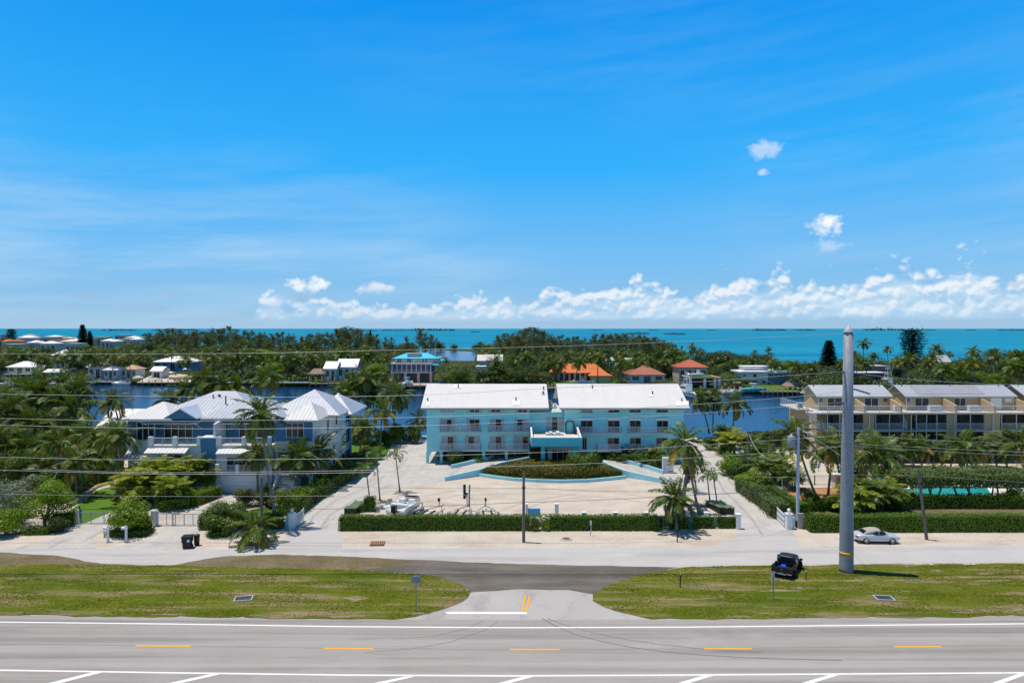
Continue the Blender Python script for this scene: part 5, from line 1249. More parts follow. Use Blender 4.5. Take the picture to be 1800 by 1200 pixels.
def convertible():
    b = g(1538, 951.5); o = thing('convertible_car', 'silver convertible with a beige soft top parked on the gravel by the long hedge', 'car', b, R(-2))
    SIL = mat('silver_paint', (.58, .60, .64), .3, .6, .3, var=.02); L = 2.08
    def sec(x, w, zs, zb): return (x, [(w * .90, zs), (w, zs + .12), (w * 1.0, zb * .72 + .1), (w * .95, zb - .08), (w * .86, zb), (w * .4, zb + .025), (0.001, zb + .03)])
    body = loft([sec(-L, .60, .42, .74), sec(-L + .08, .76, .30, .86), sec(-1.45, .84, .22, .93), sec(-.75, .86, .2, .93), sec(.3, .86, .2, .92), sec(.95, .85, .2, .88), sec(1.5, .82, .22, .79), sec(L - .12, .74, .28, .68), sec(L, .6, .36, .58)])
    smooth_build(body, 'body', SIL, o)
    tp = loft([(-1.42, [(.70, .90), (.70, .91), (.66, .93), (.3, .95), (.001, .95)]), (-1.0, [(.76, .88), (.72, 1.12), (.62, 1.2), (.3, 1.24), (.001, 1.24)]), (-.3, [(.78, .88), (.69, 1.22), (.58, 1.33), (.3, 1.37), (.001, 1.37)]), (.15, [(.78, .88), (.68, 1.22), (.57, 1.32), (.3, 1.36), (.001, 1.36)]), (.36, [(.76, .9), (.67, 1.18), (.56, 1.27), (.3, 1.31), (.001, 1.31)])])
    smooth_build(tp, 'soft_top', mat('beige_soft_top', (.34, .31, .27), .8, .2, var=.08), o)
    ws = MB(); ws.quad((.98, -.72, .90), (.98, .72, .90), (.37, .58, 1.29), (.37, -.58, 1.29)); ws.build('windscreen', GLASS, o)
    for s in (-1, 1):
        sw = MB(); P = [(-.62, s * .835, .93), (.86, s * .80, .92), (.34, s * .67, 1.22), (-.35, s * .715, 1.2)]; sw.quad(*(P if s < 0 else P[::-1])); sw.build('side_window', GLASS, o)
        MB().box(-.03, .0, s * .80 - .03, s * .80 + .03, .93, 1.2).build('window_pillar', SIL, o)
        MB().box(.62, .8, s * .93 - .07, s * .93 + .07, .93, 1.05).build('wing_mirror', SIL, o)
        MB().box(-L + .0, -L + .14, s * .62 - .14, s * .62 + .14, .6, .76).build('tail_light', mat('red_lens', (.22, .012, .012), .25) if s < 0 else bpy.data.materials['red_lens'], o)
        MB().box(L - .16, L - .02, s * .55 - .14, s * .55 + .14, .5, .63).build('headlight', CURT, o)
        MB().box(-1.25, 1.25, s * .872 - .012, s * .872 + .012, .48, .54).build('side_moulding', SHUT, o)
    rw = MB(); rw.quad((-1.40, .5, .97), (-1.40, -.5, .97), (-1.06, -.46, 1.19), (-1.06, .46, 1.19)); rw.build('rear_window', GLASS, o)
    for x in (-1.22, 1.28):
        for y in (-.76, .76): car_wheel(o, x, y, .31, .2, SHUT)
convertible()

def truck():
    b = g(1383, 1004.5); o = thing('pickup_truck', 'black four-door pickup truck with an open bed parked on the grass verge', 'truck', b, R(56))
    o.scale = (.80, 1.0, .76); BK = mat('black_paint', (.014, .0145, .015), .38, .45, var=.1); TRM = mat('black_trim', (.02, .02, .02), .6, .3, var=.1)
    def pr(w, z0, z1, r=.06): return [(w - .03, z0), (w, z0 + .05), (w, z1 - r), (w - r, z1), (w * .4, z1 + .015), (.001, z1 + .015)]
    W = .80
    smooth_build(loft([(-.35, pr(W, .55, 1.2)), (-.33, pr(W, .5, 1.22)), (1.25, pr(W, .5, 1.22)), (1.3, pr(W - .04, .5, 1.2)), (2.3, pr(W - .12, .6, 1.14)), (2.42, pr(W - .2, .66, 1.08))]), 'body', BK, o, 1)
    smooth_build(loft([(-.36, [(.78, 1.2), (.78, 1.24), (.70, 1.74), (.62, 1.86), (.3, 1.88), (.001, 1.88)]), (-.3, [(.79, 1.2), (.79, 1.24), (.71, 1.76), (.63, 1.88), (.3, 1.9), (.001, 1.9)]), (1.25, [(.79, 1.2), (.79, 1.24), (.71, 1.76), (.63, 1.88), (.3, 1.9), (.001, 1.9)]), (1.45, [(.79, 1.2), (.79, 1.22), (.74, 1.55), (.66, 1.66), (.3, 1.68), (.001, 1.68)]), (1.62, [(.78, 1.19), (.78, 1.2), (.77, 1.22), (.7, 1.23), (.3, 1.24), (.001, 1.24)])]), 'cab', BK, o, 1)
    MB().quad((-.385, .66, 1.3), (-.385, -.66, 1.3), (-.375, -.6, 1.74), (-.375, .6, 1.74)).build('rear_window', GLASS, o)
    for s in (-1, 1):
        for a, c in ((-.2, .45), (.52, 1.12)):
            P = [(a, s * .80, 1.27), (c, s * .80, 1.27), (c - .05, s * .745, 1.68), (a + .02, s * .745, 1.68)]; MB().quad(*(P if s < 0 else P[::-1])).build('side_window', mat('dusty_glass', (.12, .12, .10), .2, .6) if s < 0 else GLASS, o)
        MB().box(-2.42, -.40, s * .78 - .05, s * .78 + .05, .62, 1.24).build('bed_side', BK, o)
        MB().prism([(-1.98, s * .78), (-1.02, s * .78), (-1.02, s * .97), (-1.98, s * .97)], .98, 1.06).build('fender_flare', TRM, o); MB().prism([(1.35, s * .72), (2.2, s * .72), (2.2, s * .97), (1.35, s * .97)], 1.0, 1.08).build('fender_flare', TRM, o)
        MB().box(-2.46, -2.38, s * .74 - .06, s * .74 + .06, .9, 1.1).build('tail_light', bpy.data.materials['red_lens'], o)
        MB().box(1.22, 1.36, s * .93 - .09, s * .93 + .09, 1.2, 1.38).build('wing_mirror', TRM, o)
    MB().box(-2.42, -.40, -.73, .73, .64, .72).build('bed_floor', TRM, o); MB().box(-2.44, -2.36, -.73, .73, .66, 1.24).build('tailgate', BK, o)
    MB().box(-2.447, -2.441, -.04, .06, 1.0, 1.09).build('tailgate_badge', SHUT, o)
    MB().box(-2.62, -2.45, -.84, .84, .5, .68).build('rear_bumper', TRM, o)
    for y0, y1, z in ((-.84, -.42, .682), (.42, .84, .682), (-.36, .36, .60)): MB().box(-2.64, -2.622, y0, y1, z - .05, z).build('bumper_trim', FRAME, o)
    MB().box(-2.632, -2.621, -.17, .17, .64, .76).build('number_plate', mat('plate', (.12, .32, .36), .5), o)
    MB().box(-.40, -.388, .5, .6, 1.58, 1.68).build('window_sticker', mat('green_sticker', (.02, .6, .05), .6), o)
    MB().box(2.42, 2.56, -.8, .8, .55, .75).build('front_bumper', TRM, o)
    for x in (-1.5, 1.78):
        for y in (-.80, .80): car_wheel(o, x, y, .42, .28, TRM)
    wb = o.matrix_world
    M = Matrix.Translation(b) @ Matrix.Rotation(R(56), 4, 'Z') @ Matrix.Diagonal((.80, 1.0, .76, 1))
    c = MB().box(-.18, .18, -.36, .36, 0, .16).build('blue_tub', mat('blue_plastic', (.02, .08, .55), .5)); c.location = M @ Vector((-.85, .1, .73)); c.rotation_euler[2] = R(-8)
    tag(c, 'blue plastic tub lying in the open bed of the black truck', 'tub')
truck()

def carport_car():
    b = Vector((xat(782, 110.5), 110.5, 0)); o = thing('sedan_car', 'dark sedan half hidden in the shade under the turquoise house', 'car', b, R(86)); DK = mat('dark_blue_paint', (.02, .025, .045), .25, .6)
    def sec(x, w, zs, zb): return (x, [(w * .9, zs), (w, zs + .12), (w, zb - .15), (w * .88, zb), (.001, zb + .03)])
    smooth_build(loft([sec(-2.2, .7, .4, .8), sec(-1.9, .85, .25, .98), sec(0, .88, .22, .98), sec(1.5, .86, .25, .92), sec(2.2, .7, .35, .65)]), 'body', DK, o)
    smooth_build(loft([(-1.6, [(.7, .95), (.65, 1.0), (.001, 1.02)]), (-.9, [(.76, .95), (.6, 1.38), (.001, 1.42)]), (.2, [(.76, .95), (.6, 1.4), (.001, 1.44)]), (1.0, [(.72, .92), (.68, .96), (.001, 1.0)])]), 'cabin', GLASS, o)
    for x in (-1.35, 1.35):
        for y in (-.78, .78): car_wheel(o, x, y, .33, .2, FRAME)
carport_car()

# ---- boats
def hull(L, B, D, parent, m, name='hull', bow=.42, mi=0, deckm=None):
    st = []
    for k in range(9):
        t = k / 8; x = -L / 2 + L * t; w = B / 2 * (1 if t < bow else max(.03, 1 - ((t - bow) / (1 - bow)) ** 2.0)); rise = D * (.18 * max(0, t - .3))
        st.append((x, [(.02, .0 + .45 * D * max(0, t - .55) ** 1.2 * 2), (w * .80, .22 * D + .35 * D * max(0, t - .6)), (w, D + rise - .08), (w, D + rise), (w - .12 if w > .2 else w * .5, D + rise), (w - .14 if w > .2 else w * .4, D + rise - .12), (.001, D + rise - (.12 if t > .7 else .32))]))
    return loft(st).build(name, m, parent)
def parked_boat():
    b = g(716, 908); a = Vector((g(716, 908) - g(716, 908))); o = thing('bowrider_boat', 'white open boat with beige canvas and outboard on a trailer behind the long hedge', 'boat', b + Vector((0, .7, 0)), R(72)); o.scale = (1.12, 1.15, 1.08)
    hull(5.6, 2.2, .95, o, GEL).location = (0, 0, .55)
    MB().prism([(-2.4, -.8), (.2, -.8), (.2, .8), (-2.4, .8)], 1.22, 1.26).build('cockpit_sole', CANV, o)
    MB().prism([(-2.2, -.85), (-1.75, -.85), (-1.75, .85), (-2.2, .85)], 1.3, 1.68).build('bench_seat', GEL, o)
    for y in (-.5, .5): MB().box(-.5, .1, y - .28, y + .28, 1.28, 1.75).build('helm_seat', GEL, o)
    MB().prism([(.4, -.95), (1.2, -.7), (1.2, .7), (.4, .95)], 1.45, 1.6).build('console', CANV, o)
    MB().quad((.9, -.8, 1.65), (.9, .8, 1.65), (.6, .7, 1.95), (.6, -.7, 1.95)).build('windscreen', GLASS, o)
    MB().prism([(1.25, -.62), (2.1, -.3), (2.1, .3), (1.25, .62)], 1.5, 1.62).build('bow_cushion', CANV, o)
    tb = MB(); tb.tube([(-.9, -1.0, 1.5), (-.2, -.95, 2.1), (.9, -.8, 1.8)], .03, 6); tb.tube([(-.9, 1.0, 1.5), (-.2, .95, 2.1), (.9, .8, 1.8)], .03, 6); tb.build('bimini_frame', STEEL, o)
    ob = MB(); ob.box(-3.25, -2.82, -.22, .22, 1.1, 1.75); ob.build('outboard_motor', BLACK, o); MB().box(-3.1, -2.92, -.08, .08, .25, 1.099).build('outboard_leg', BLACK, o)
    tr = MB()
    for y in (-.8, .8): tr.tube([(-2.6, y, .42), (1.4, y, .42), (3.4, 0, .42)], .05, 6)
    tr.build('trailer_frame', STEEL, o)
    for y in (-1.02, 1.02): car_wheel(o, -.7, y, .3, .2, FRAME)
parked_boat()

def boat_trailer(u, v, rz, sc, label, tall=False):
    o = thing('boat_trailer', label, 'trailer', g(u, v) , rz, 'empty trailers behind the hedge'); fr = MB()
    for y in (-.95, .95): fr.tube([(-2.6, y, .5), (.9, y, .5), (3.0, 0, .5)], .05, 6)
    for x in (-2.4, -1.0, .4): fr.tube([(x, -.95, .5), (x, .95, .5)], .04, 6)
    fr.tube([(2.9, 0, .5), (3.7, 0, .5)], .05, 6); fr.build('frame', STEEL, o)
    for y in (-.45, .45):
        MB().box(-2.4, .2, y - .09, y + .09, .62, .74).build('bunk', BLACK, o)
    for y in (-1.18, 1.18):
        car_wheel(o, -.9, y, .3, .2, FRAME); MB().prism([(-1.32, y - .14), (-.48, y - .14), (-.48, y + .14), (-1.32, y + .14)], .66, .72).build('mudguard', STEEL, o)
    h = 1.9 if tall else 1.3
    w = MB(); w.tube([(2.5, 0, .5), (2.3, 0, h)], .06, 6); w.build('winch_post', STEEL, o); MB().box(2.1, 2.42, -.1, .1, h - .1, h + .25).build('winch', BLACK, o)
    for y in (-1.0, 1.0): MB().tube([(-2.5, y, .5), (-2.5, y, 1.25)], .035, 6).build('guide_post', FRAME, o)
    if tall:
        MB().tube([(2.6, -.2, .5), (2.6, -.25, 3.0)], .1, 8).build('mast', GALV, o); MB().tube([(2.6, .35, 1.4), (2.6, .35, 3.0)], .16, 8).build('rolled_cover', BLACK, o)
    return o
boat_trailer(757, 908, R(72), 1, 'small empty grey boat trailer beside the white boat')
boat_trailer(812, 908, R(80), 1, 'empty boat trailer with tall black bundle at its winch post', True)
boat_trailer(856, 908, R(96), 1, 'empty boat trailer with black bunks nearest the wooden pole')

# ---- small things along the street
def bin_(u, v, w, h, label, name, lid=True, round_=False):
    o = thing(name, label, 'bin', g(u, v), R(8))
    if round_: MB().lathe((0, 0, .03), [(w * .42, 0), (w * .5, h - .1), (w * .5, h)], 16).build('body', BLACK, o); MB().lathe((0, 0, h + .032), [(w * .53, 0), (w * .5, .06), (.05, .12)], 16).build('lid', BLACK, o)
    else:
        MB().prism([(-w * .4, -w * .42), (w * .4, -w * .42), (w * .4, w * .42), (-w * .4, w * .42)], .08, h * .55).build('body', BLACK, o)
        MB().prism([(-w * .48, -w * .48), (w * .48, -w * .48), (w * .48, w * .48), (-w * .48, w * .48)], h * .551, h).build('bin_top', BLACK, o)
        MB().prism([(-w * .54, -w * .5), (w * .54, -w * .5), (w * .54, w * .6), (-w * .54, w * .6)], h + .002, h + .07).build('lid', BLACK, o)
        MB().box(w * .1, w * .38, -w * .49, -w * .482, h * .6, h * .82).build('sticker', FRAME, o)
        for s in (-1, 1): MB().lathe((s * w * .42, w * .4, .13), [(.13, -.04), (.13, .04)], 12, axis='x').build('wheel', RUB, o)
bin_(329.5, 962.5, .86, 1.1, 'large black wheeled bin with a sticker at the end of the second driveway', 'wheelie_bin')
bin_(346, 958, .55, .95, 'smaller round black bin next to the wheeled bin', 'rubbish_bin', round_=True)
def mailbox(u, v, label):
    o = thing('mailbox', label, 'mailbox', g(u, v), R(10)); MB().box(-.09, .09, -.09, .09, 0, 1.25).build('post', WHITE, o)
    MB().extr([(-.13, 1.252), (.13, 1.252), (.13, 1.4), (.09, 1.5), (0, 1.54), (-.09, 1.5), (-.13, 1.4)], 'x', -.42, .12).build('box', WHITE, o); MB().box(-.09, .09, -.09, .09, 1.541, 1.62).build('finial', WHITE, o)
mailbox(190, 952, 'white mailbox on a post beside the first driveway'); mailbox(222, 952, 'white mailbox on a post in front of the low round hedge')
def pallet():
    o = thing('wooden_pallet', 'brown wooden pallet lying on the gravel beside the frontage road', 'pallet', g(664, 956), R(4))
    for i in range(7): MB().box(-.7 + i * .2, -.56 + i * .2, -.6, .6, .125, .15).build('slat', WOODB, o)
    for y in (-.5, 0, .5): MB().box(-.72, .66, y - .05, y + .05, 0, .124).build('runner', WOODB, o)
pallet()
def grate(u, v, rz, label):
    o = thing('drain_grate', label, 'drain', g(u, v, .04), rz); o.scale = (.72, .8, 1); f = MB()
    for a in ((-.95, .95, -.62, -.5), (-.95, .95, .5, .62), (-.95, -.83, -.499, .499), (.83, .95, -.499, .499)): f.box(*a, 0, .07)
    f.build('kerb_frame', SHUT, o); q = MB(); q.box(-.83, .83, -.5, .5, .005, .02); 
    for i in range(16): q.box(-.80 + i * .1, -.76 + i * .1, -.49, .49, .0201, .05)
    q.build('grating', GRATE, o)
grate(428, 1052, R(12), 'blue-grey drain grate set in the grass of the left verge'); grate(1554, 1051, R(-6), 'blue-grey drain grate set in the grass near the tall steel pole')
mh = MB().lathe((0, 0, .02), [(.62, 0), (.6, .03)], 24).build('manhole_surround', CONC, thing('manhole', 'round rusty manhole cover in the gravel in front of the hedge', 'manhole', g(995, 947)))
MB().lathe((0, 0, .055), [(.36, 0), (.34, .02)], 24).build('cover', SOILB, mh.parent)
def post_sign(u, v, vt, label, kind):
    b = g(u, v, .03); h = zat(vt, b.y); o = thing('road_sign', label, 'sign', b, R(3))
    MB().box(-.035, .035, -.03, .03, 0, h - .03).build('post', GALV, o)
    if kind == 'oct':
        c = h - .38; mb = MB(); pts = [(.39 * math.cos(math.pi / 8 + k * math.pi / 4), .39 * math.sin(math.pi / 8 + k * math.pi / 4) + c) for k in range(8)]
        mb.extr(pts, 'y', .032, .042); mb.build('sign_plate', mat('sign_back', (.22, .22, .25), .45, .5, .4, var=.15), o)
        for z in (c + .25, c - .3):
            for s in (-1, 1): MB().box(s * .1 - .07, s * .1 + .07, .02, .031, z - .03, z + .03).build('bracket', FRAME, o)
        MB().box(.18, .32, .022, .031, c - .24, c - .14).build('sticker', mat('blue_sticker', (.05, .2, .55), .5), o)
    else:
        MB().box(-.16, .12, .032, .04, h - .75, h).build('sign_plate', FRAME, o)
post_sign(731.5, 1073.5, 1010, 'grey back of an octagonal stop sign on the left verge', 'oct'); post_sign(1359, 1053, 1007, 'thin grey sign post in front of the black truck', 'flat')
for u, v, vt, lb in ((1195.5, 1032, 1009, 'short dark marker post in the grass right of the side road'), (1416.5, 1019, 1004, 'short rusty stake standing in the grass beside the black truck')):
    o = thing('marker_post', lb, 'post', g(u, v, .03)); h = zat(vt, g(u, v).y); MB().tube([(0, 0, 0), (.02, 0, h)], .05, 8).build('post', BLACK if u < 1300 else SOILB, o); MB().lathe((.02, 0, h), [(.06, 0), (.05, .04)], 8).build('cap', SHUT, o)
o = thing('meter_post', 'white meter post leaning in front of the clipped hedge', 'post', g(1037.5, 941)); MB().tube([(0, 0, 0), (.1, 0, .75), (.02, 0, 1.5)], .05, 8).build('post', SHUT, o); MB().box(-.02, .14, -.06, .06, 1.1, 1.5).build('meter', FRAME, o)
o = thing('marker_post', 'short black post in the palm shadow in front of the hedge', 'post', g(1190.5, 952.5)); MB().tube([(0, 0, 0), (0, 0, 1.1)], .06, 8).build('post', BLACK, o); MB().lathe((0, 0, 1.1), [(.1, 0), (.1, .22), (.04, .3)], 8).build('cap', BLACK, o)
def gate(name, u0, u1, v, vt, label, n, stuff=GALV):
    a, b = g(u0, v), g(u1, v); h = zat(vt, a.y); o = thing(name, label, 'gate', a); d = b - a; L = d.length; rz = math.atan2(d.y, d.x); o.rotation_euler[2] = rz
    f = MB()
    for z in (.12, h - .04): f.tube([(0, 0, z), (L, 0, z)], .035, 6)
    for k in range(n + 1): f.tube([(L * k / n, 0, .1), (L * k / n, 0, h)], .035, 6)
    f.build('gate_frame', stuff, o); q = MB(); m = int(L / .13)
    for k in range(1, m): x = L * k / m; q.quad((x - .009, 0, .13), (x + .009, 0, .13), (x + .009, 0, h - .06), (x - .009, 0, h - .06))
    q.build('bars', stuff, o); MB().box(-.09, .09, -.09, .09, 0, h + .25).build('gate_post', FRAME, o); MB().box(L * .33 - .07, L * .33 + .07, .06, .18, 0, h + .1).build('gate_post', FRAME, o) if n > 3 else None
gate('driveway_gate', 137, 206, 921, 899, 'grey metal gate with thin bars across the first driveway', 3)
gate('driveway_gate', 277, 355, 924, 902, 'long grey metal gate with thin bars across the second driveway', 5)
def picket_gate(ua, va, ub, vb, ht, label, pil, wall):
    a, b = g(ua, va), g(ub, vb); d = b - a; L = d.length; o = thing('picket_gate', label, 'gate', a, math.atan2(d.y, d.x)); f = MB()
    for z in (.12, ht * .55, ht): f.box(.12, L, -.04, .04, z, z + .1)
    for x in (.12, L - .1): f.box(x, x + .1, -.045, .045, .05, ht + .2)
    f.build('gate_frame', WHITE, o); q = MB(); k = int(L / .2)
    for i in range(k): x = .3 + (L - .5) * i / k; q.box(x, x + .055, -.02, .02, .2, ht + .02)
    q.build('pickets', WHITE, o)
    for i in range(2): x = L * (.3 + .35 * i); MB().box(x, x + .5, -.055, -.045, ht * .45, ht * .8).build('gate_panel', SHUT, o)
    p = g(*pil); po = thing('gate_pillar', label.replace('picket gate', 'pillar with a round finial at the picket gate').replace('open ', ''), 'pillar', p)
    MB().box(-.28, .28, -.28, .28, 0, 1.5).build('shaft', WHITE, po); MB().box(-.34, .34, -.34, .34, 1.501, 1.62).build('capital', WHITE, po); MB().lathe((0, 0, 1.62), [(.08, 0), (.07, .1), (.16, .2), (.19, .32), (.14, .46), (.03, .52)], 12).build('finial', WHITE, po)
    w = thing('low_wall', wall[4], 'wall', (0, 0, 0)); A, B = g(wall[0], wall[1]), g(wall[2], wall[3]); MB().box(A.x, B.x, A.y - .12, A.y + .12, 0, 1.1).build('wall', TURQ, w); MB().box(A.x - .03, B.x + .03, A.y - .16, A.y + .16, 1.101, 1.18).build('coping', TURQ, w)
picket_gate(519, 927, 534, 915, 1.25, 'white open picket gate at the drive left of the long hedge', (513.5, 928), (503, 927, 508.5, 927, 'short turquoise wall stub beside the left white pillar'))
picket_gate(1380, 927, 1366, 913, 1.25, 'white open picket gate at the drive right of the long hedge', (1386.5, 928.5), (1391.5, 928.5, 1395.5, 928.5, 'short turquoise wall stub beside the concrete pole'))
o = thing('gate_pillar', 'white pillar ending the long hedge at the right drive', 'pillar', g(1297.5, 929)); MB().box(-.22, .22, -.22, .22, 0, 1.45).build('shaft', WHITE, o); MB().box(-.28, .28, -.28, .28, 1.451, 1.6).build('capital', WHITE, o)
o = thing('low_wall', 'low turquoise wall with white piers hidden behind the thin end of the hedge', 'wall', (0, 0, 0)); a = g(1150, 928); b = g(1292, 927)
MB().box(a.x, b.x, a.y + .6, a.y + .8, 0, 1.0).build('wall', TURQ, o); MB().box(a.x, b.x, a.y + .56, a.y + .84, 1.001, 1.09).build('coping', WHITE, o)
for u in (1027, 1082, 1137, 1244):
    p = g(u, 906); p = Vector((xat(u, 72.4), 72.4, 0)); s = thing('wall_pier', {1027: 'white pier top behind the hedge above the meter post', 1082: 'white pier top behind the middle of the right hedge half', 1137: 'white pier top behind the hedge near the short palm', 1244: 'white pier top behind the hedge near the leaning palm'}[u], 'pier', p); MB().box(-.22, .22, -.2, .2, 0, 1.35).build('shaft', WHITE, s); MB().box(-.27, .27, -.25, .25, 1.351, 1.45).build('cap', WHITE, s)
for u0, u1, nm in ((924, 928, 'a'), (928.2, 950, 'b'), (975.5, 982, 'c')):
    A, B = g(u0, 908), g(u1, 908)
    if nm == 'b': continue
    h = 1.35; o = thing('gateway_wall', 'white and turquoise stepped gateway wall behind the thin gap in the hedge' if nm == 'a' else 'single white gateway pier behind the hedge gap', 'wall', A); w = B.x - A.x
    MB().box(0, w, 0, .35, 0, h).build('pier', STUCW, o); MB().box(-.04, w + .04, -.04, .39, h + .002, h + .1).build('coping', WHITE, o)
    if nm == 'a': MB().box(w + .004, xat(950, A.y) - A.x, .05, .3, 0, h - .45).build('wall', mat('blue_wall', (.08, .36, .62), .8), o)
# green sheeted frames inside the yard corners
for u0, u1, v, lb in ((603, 626, 905, 'low frame under a green tarpaulin at the left corner of the yard'), (1264, 1293, 904, 'low frame under a green tarpaulin at the right corner of the yard')):
    A, B = g(u0, v), g(u1, v); o = thing('covered_frame', lb, 'cover', A); w = B.x - A.x; dp = 3.6; sk = -.6 if u0 > 1000 else .6
    mb = MB(); n = 6; vs = [(w * i / n + sk * j / n, dp * j / n, .75 + .06 * math.sin(i * 2.1 + j * 1.3) - .03 * ((i % 2) + (j % 2))) for j in range(n + 1) for i in range(n + 1)]
    mb.add(vs, [(j * (n + 1) + i, j * (n + 1) + i + 1, (j + 1) * (n + 1) + i + 1, (j + 1) * (n + 1) + i) for j in range(n) for i in range(n)], 0, True); mb.build('tarpaulin', GREENC, o)
    MB().prism([(.1, .1), (w - .1, .1), (w - .1 + sk, dp - .1), (.1 + sk, dp - .1)], .02, .66).build('frame', BLACK, o)
# rubbish pile of boards at far left
o = thing('board_pile', 'bundle of grey boards and a pole lying on the gravel at the far left hedge', 'timber', g(20, 940))
for i in range(5): MB().tube([(-.9 + i * .1, -.6 + .2 * i, .06 + .05 * (i % 2)), (1.0 + i * .1, .9 + .12 * i, .09 + .05 * (i % 3))], .045, 5).build('board', WOODP, o)
MB().tube([(.1, .1, .1), (-.45, .35, 1.35)], .04, 6).build('pole', SHUT, o)

# ---- pool garden on the right
def pool():
    o = thing('swimming_pool', 'turquoise swimming pool behind the dark hedge on the right', 'pool', (0, 0, 0)); P = [(xat(u, Y), Y) for u, Y in ((1583, 84.6), (1580, 88.5), (1650, 90), (1740, 90), (1752, 85), (1700, 82.8), (1640, 83.6))]
    pw = NT('pool_water'); n = pw.noise(.8, 4, .6); pm = pw.out(pw.bsdf(pw.ramp(n, [(.35, (.01, .28, .30)), (.65, (.04, .42, .42))]), .06, .5, 0, pw.bump(pw.noise(2.5, 3), .05, .4)))
    MB().prism(P, .031, .05).build('water', pm, o)
    q = MB(); n = len(P)
    for i in range(n):
        a, b = Vector(P[i]), Vector(P[(i + 1) % n]); d = (b - a).normalized(); s = Vector((-d.y, d.x)) * .2; q.prism([(a - s)[:], (b - s)[:], (b + s)[:], (a + s)[:]], .03, .12)
    q.build('coping', WHITE, o)
pool()
def lounge(u, v, rz, label):
    o = thing('deck_chair', label, 'chair', g(u, v), rz, 'aqua deck chairs in the pool garden'); MB().box(-.35, .35, -.6, .35, .3, .38).build('seat', AQUA, o); MB().add([(-.35, .35, .36), (.35, .35, .36), (.35, .8, 1.15), (-.35, .8, 1.15), (-.35, .42, .34), (.35, .42, .34), (.35, .87, 1.12), (-.35, .87, 1.12)], [(0, 1, 2, 3), (7, 6, 5, 4), (0, 3, 7, 4), (2, 1, 5, 6), (3, 2, 6, 7), (1, 0, 4, 5)]).build('backrest', AQUA, o)
    for x in (-.32, .32):
        for y in (-.5, .3): MB().box(x - .03, x + .03, y - .03, y + .03, 0, .299).build('leg', AQUA, o)
lounge(1452, 889, R(200), 'aqua deck chair on the orange mulch by the dark palm trunks'); lounge(1533, 857, R(30), 'tall aqua deck chair at the left end of the pool'); lounge(1549, 850, R(-20), 'aqua deck chair half behind the banana plant'); lounge(1571, 855, R(-40), 'aqua deck chair beside the tall clipped hedge')
lt = thing('patio_table', 'round white patio table by the pool edge', 'table', g(1509, 876)); MB().lathe((0, 0, .7), [(.9, 0), (.92, .04), (.88, .07)], 20).build('table_top', GEL, lt); MB().lathe((0, 0, 0), [(.35, 0), (.08, .1), (.07, .69)], 12).build('pedestal', GEL, lt)
o = thing('pump_house', 'small cream pump house with a flat white roof in the pool garden', 'shed', (0, 0, 0)); a = g(1468, 858); x0, x1 = a.x, xat(1482, a.y); MB().box(x0, x1, a.y, a.y + 1.6, 0, 1.75).build('wall', CREAM, o); MB().box(x0 - .25, x1 + .2, a.y - .2, a.y + 1.8, 1.751, 1.9).build('roof', WHITE, o); MB().box(x0 + .2, x1 - .2, a.y - .05, a.y - .002, .1, 1.5).build('door', TAN, o)
def long_fence(pts, h, label, m, step=2.2, post=None, pick=.14):
    o = thing('garden_fence', label, 'fence', (0, 0, 0)); P = [g(u, v) for u, v in pts]; q = MB()
    for a, b in zip(P, P[1:]):
        L = (b - a).length; n = max(1, round(L / step)); up = Vector((0, 0, 1))
        for z in (.15, h): q.tube([a + up * z, b + up * z], .025, 5)
        k = int(L / pick); s = (b - a).normalized() * .01
        for i in range(1, k): p = a + (b - a) * i / k; q.quad(p - s + up * .15, p + s + up * .15, p + s + up * h, p - s + up * h)
        for i in range(n + 1): p = a + (b - a) * i / n; MB().box(p.x - .05, p.x + .05, p.y - .05, p.y + .05, 0, h + .08).build('post', post or m, o)
    q.build('bars', m, o)
long_fence([(1366, 853), (1432, 852.5), (1470, 852), (1600, 846)], 1.3, 'thin grey bar fence between the gravel court and the pool garden', STEEL)
long_fence([(1375, 857), (1400, 856)], 1.2, 'short stretch of white garden fence beside the concrete pole', WHITE, 1.0)
o = thing('garden_pillar', 'tan block pillar by the foot of the concrete pole', 'pillar', g(1406, 928)); MB().box(-.25, .25, -.2, .2, 0, 1.5).build('shaft', STONE, o); MB().box(.251, 1.1, -.15, .15, 0, 1.05).build('wing', STONE, o); MB().box(-.3, .3, -.25, .25, 1.501, 1.62).build('cap', STONE, o)
# garden wall curb by the left lawn and gate pillar
o = thing('garden_wall', 'curved pale block edging along the left lawn', 'wall', (0, 0, 0)); P = [g(u, v) for u, v in ((120, 892), (136, 884), (150, 872), (170, 857), (205, 847))]
w = MB()
for a, b in zip(P, P[1:]): d = (b - a).normalized(); s = Vector((-d.y, d.x, 0)) * .18; w.prism([(a - s)[:2], (b - s)[:2], (b + s)[:2], (a + s)[:2]], 0, .35)
w.build('block_edging', STONE, o)
for u, v, lb in ((271, 924, 'pale stone gate pier left of the long driveway gate'), (207, 866, 'white post at the corner of the blue house porch')):
    o = thing('gate_pier', lb, 'pillar', g(u, v)); MB().box(-.24, .24, -.24, .24, 0, 1.6).build('shaft', WHITE, o); MB().box(-.3, .3, -.3, .3, 1.601, 1.7).build('cap', WHITE, o)

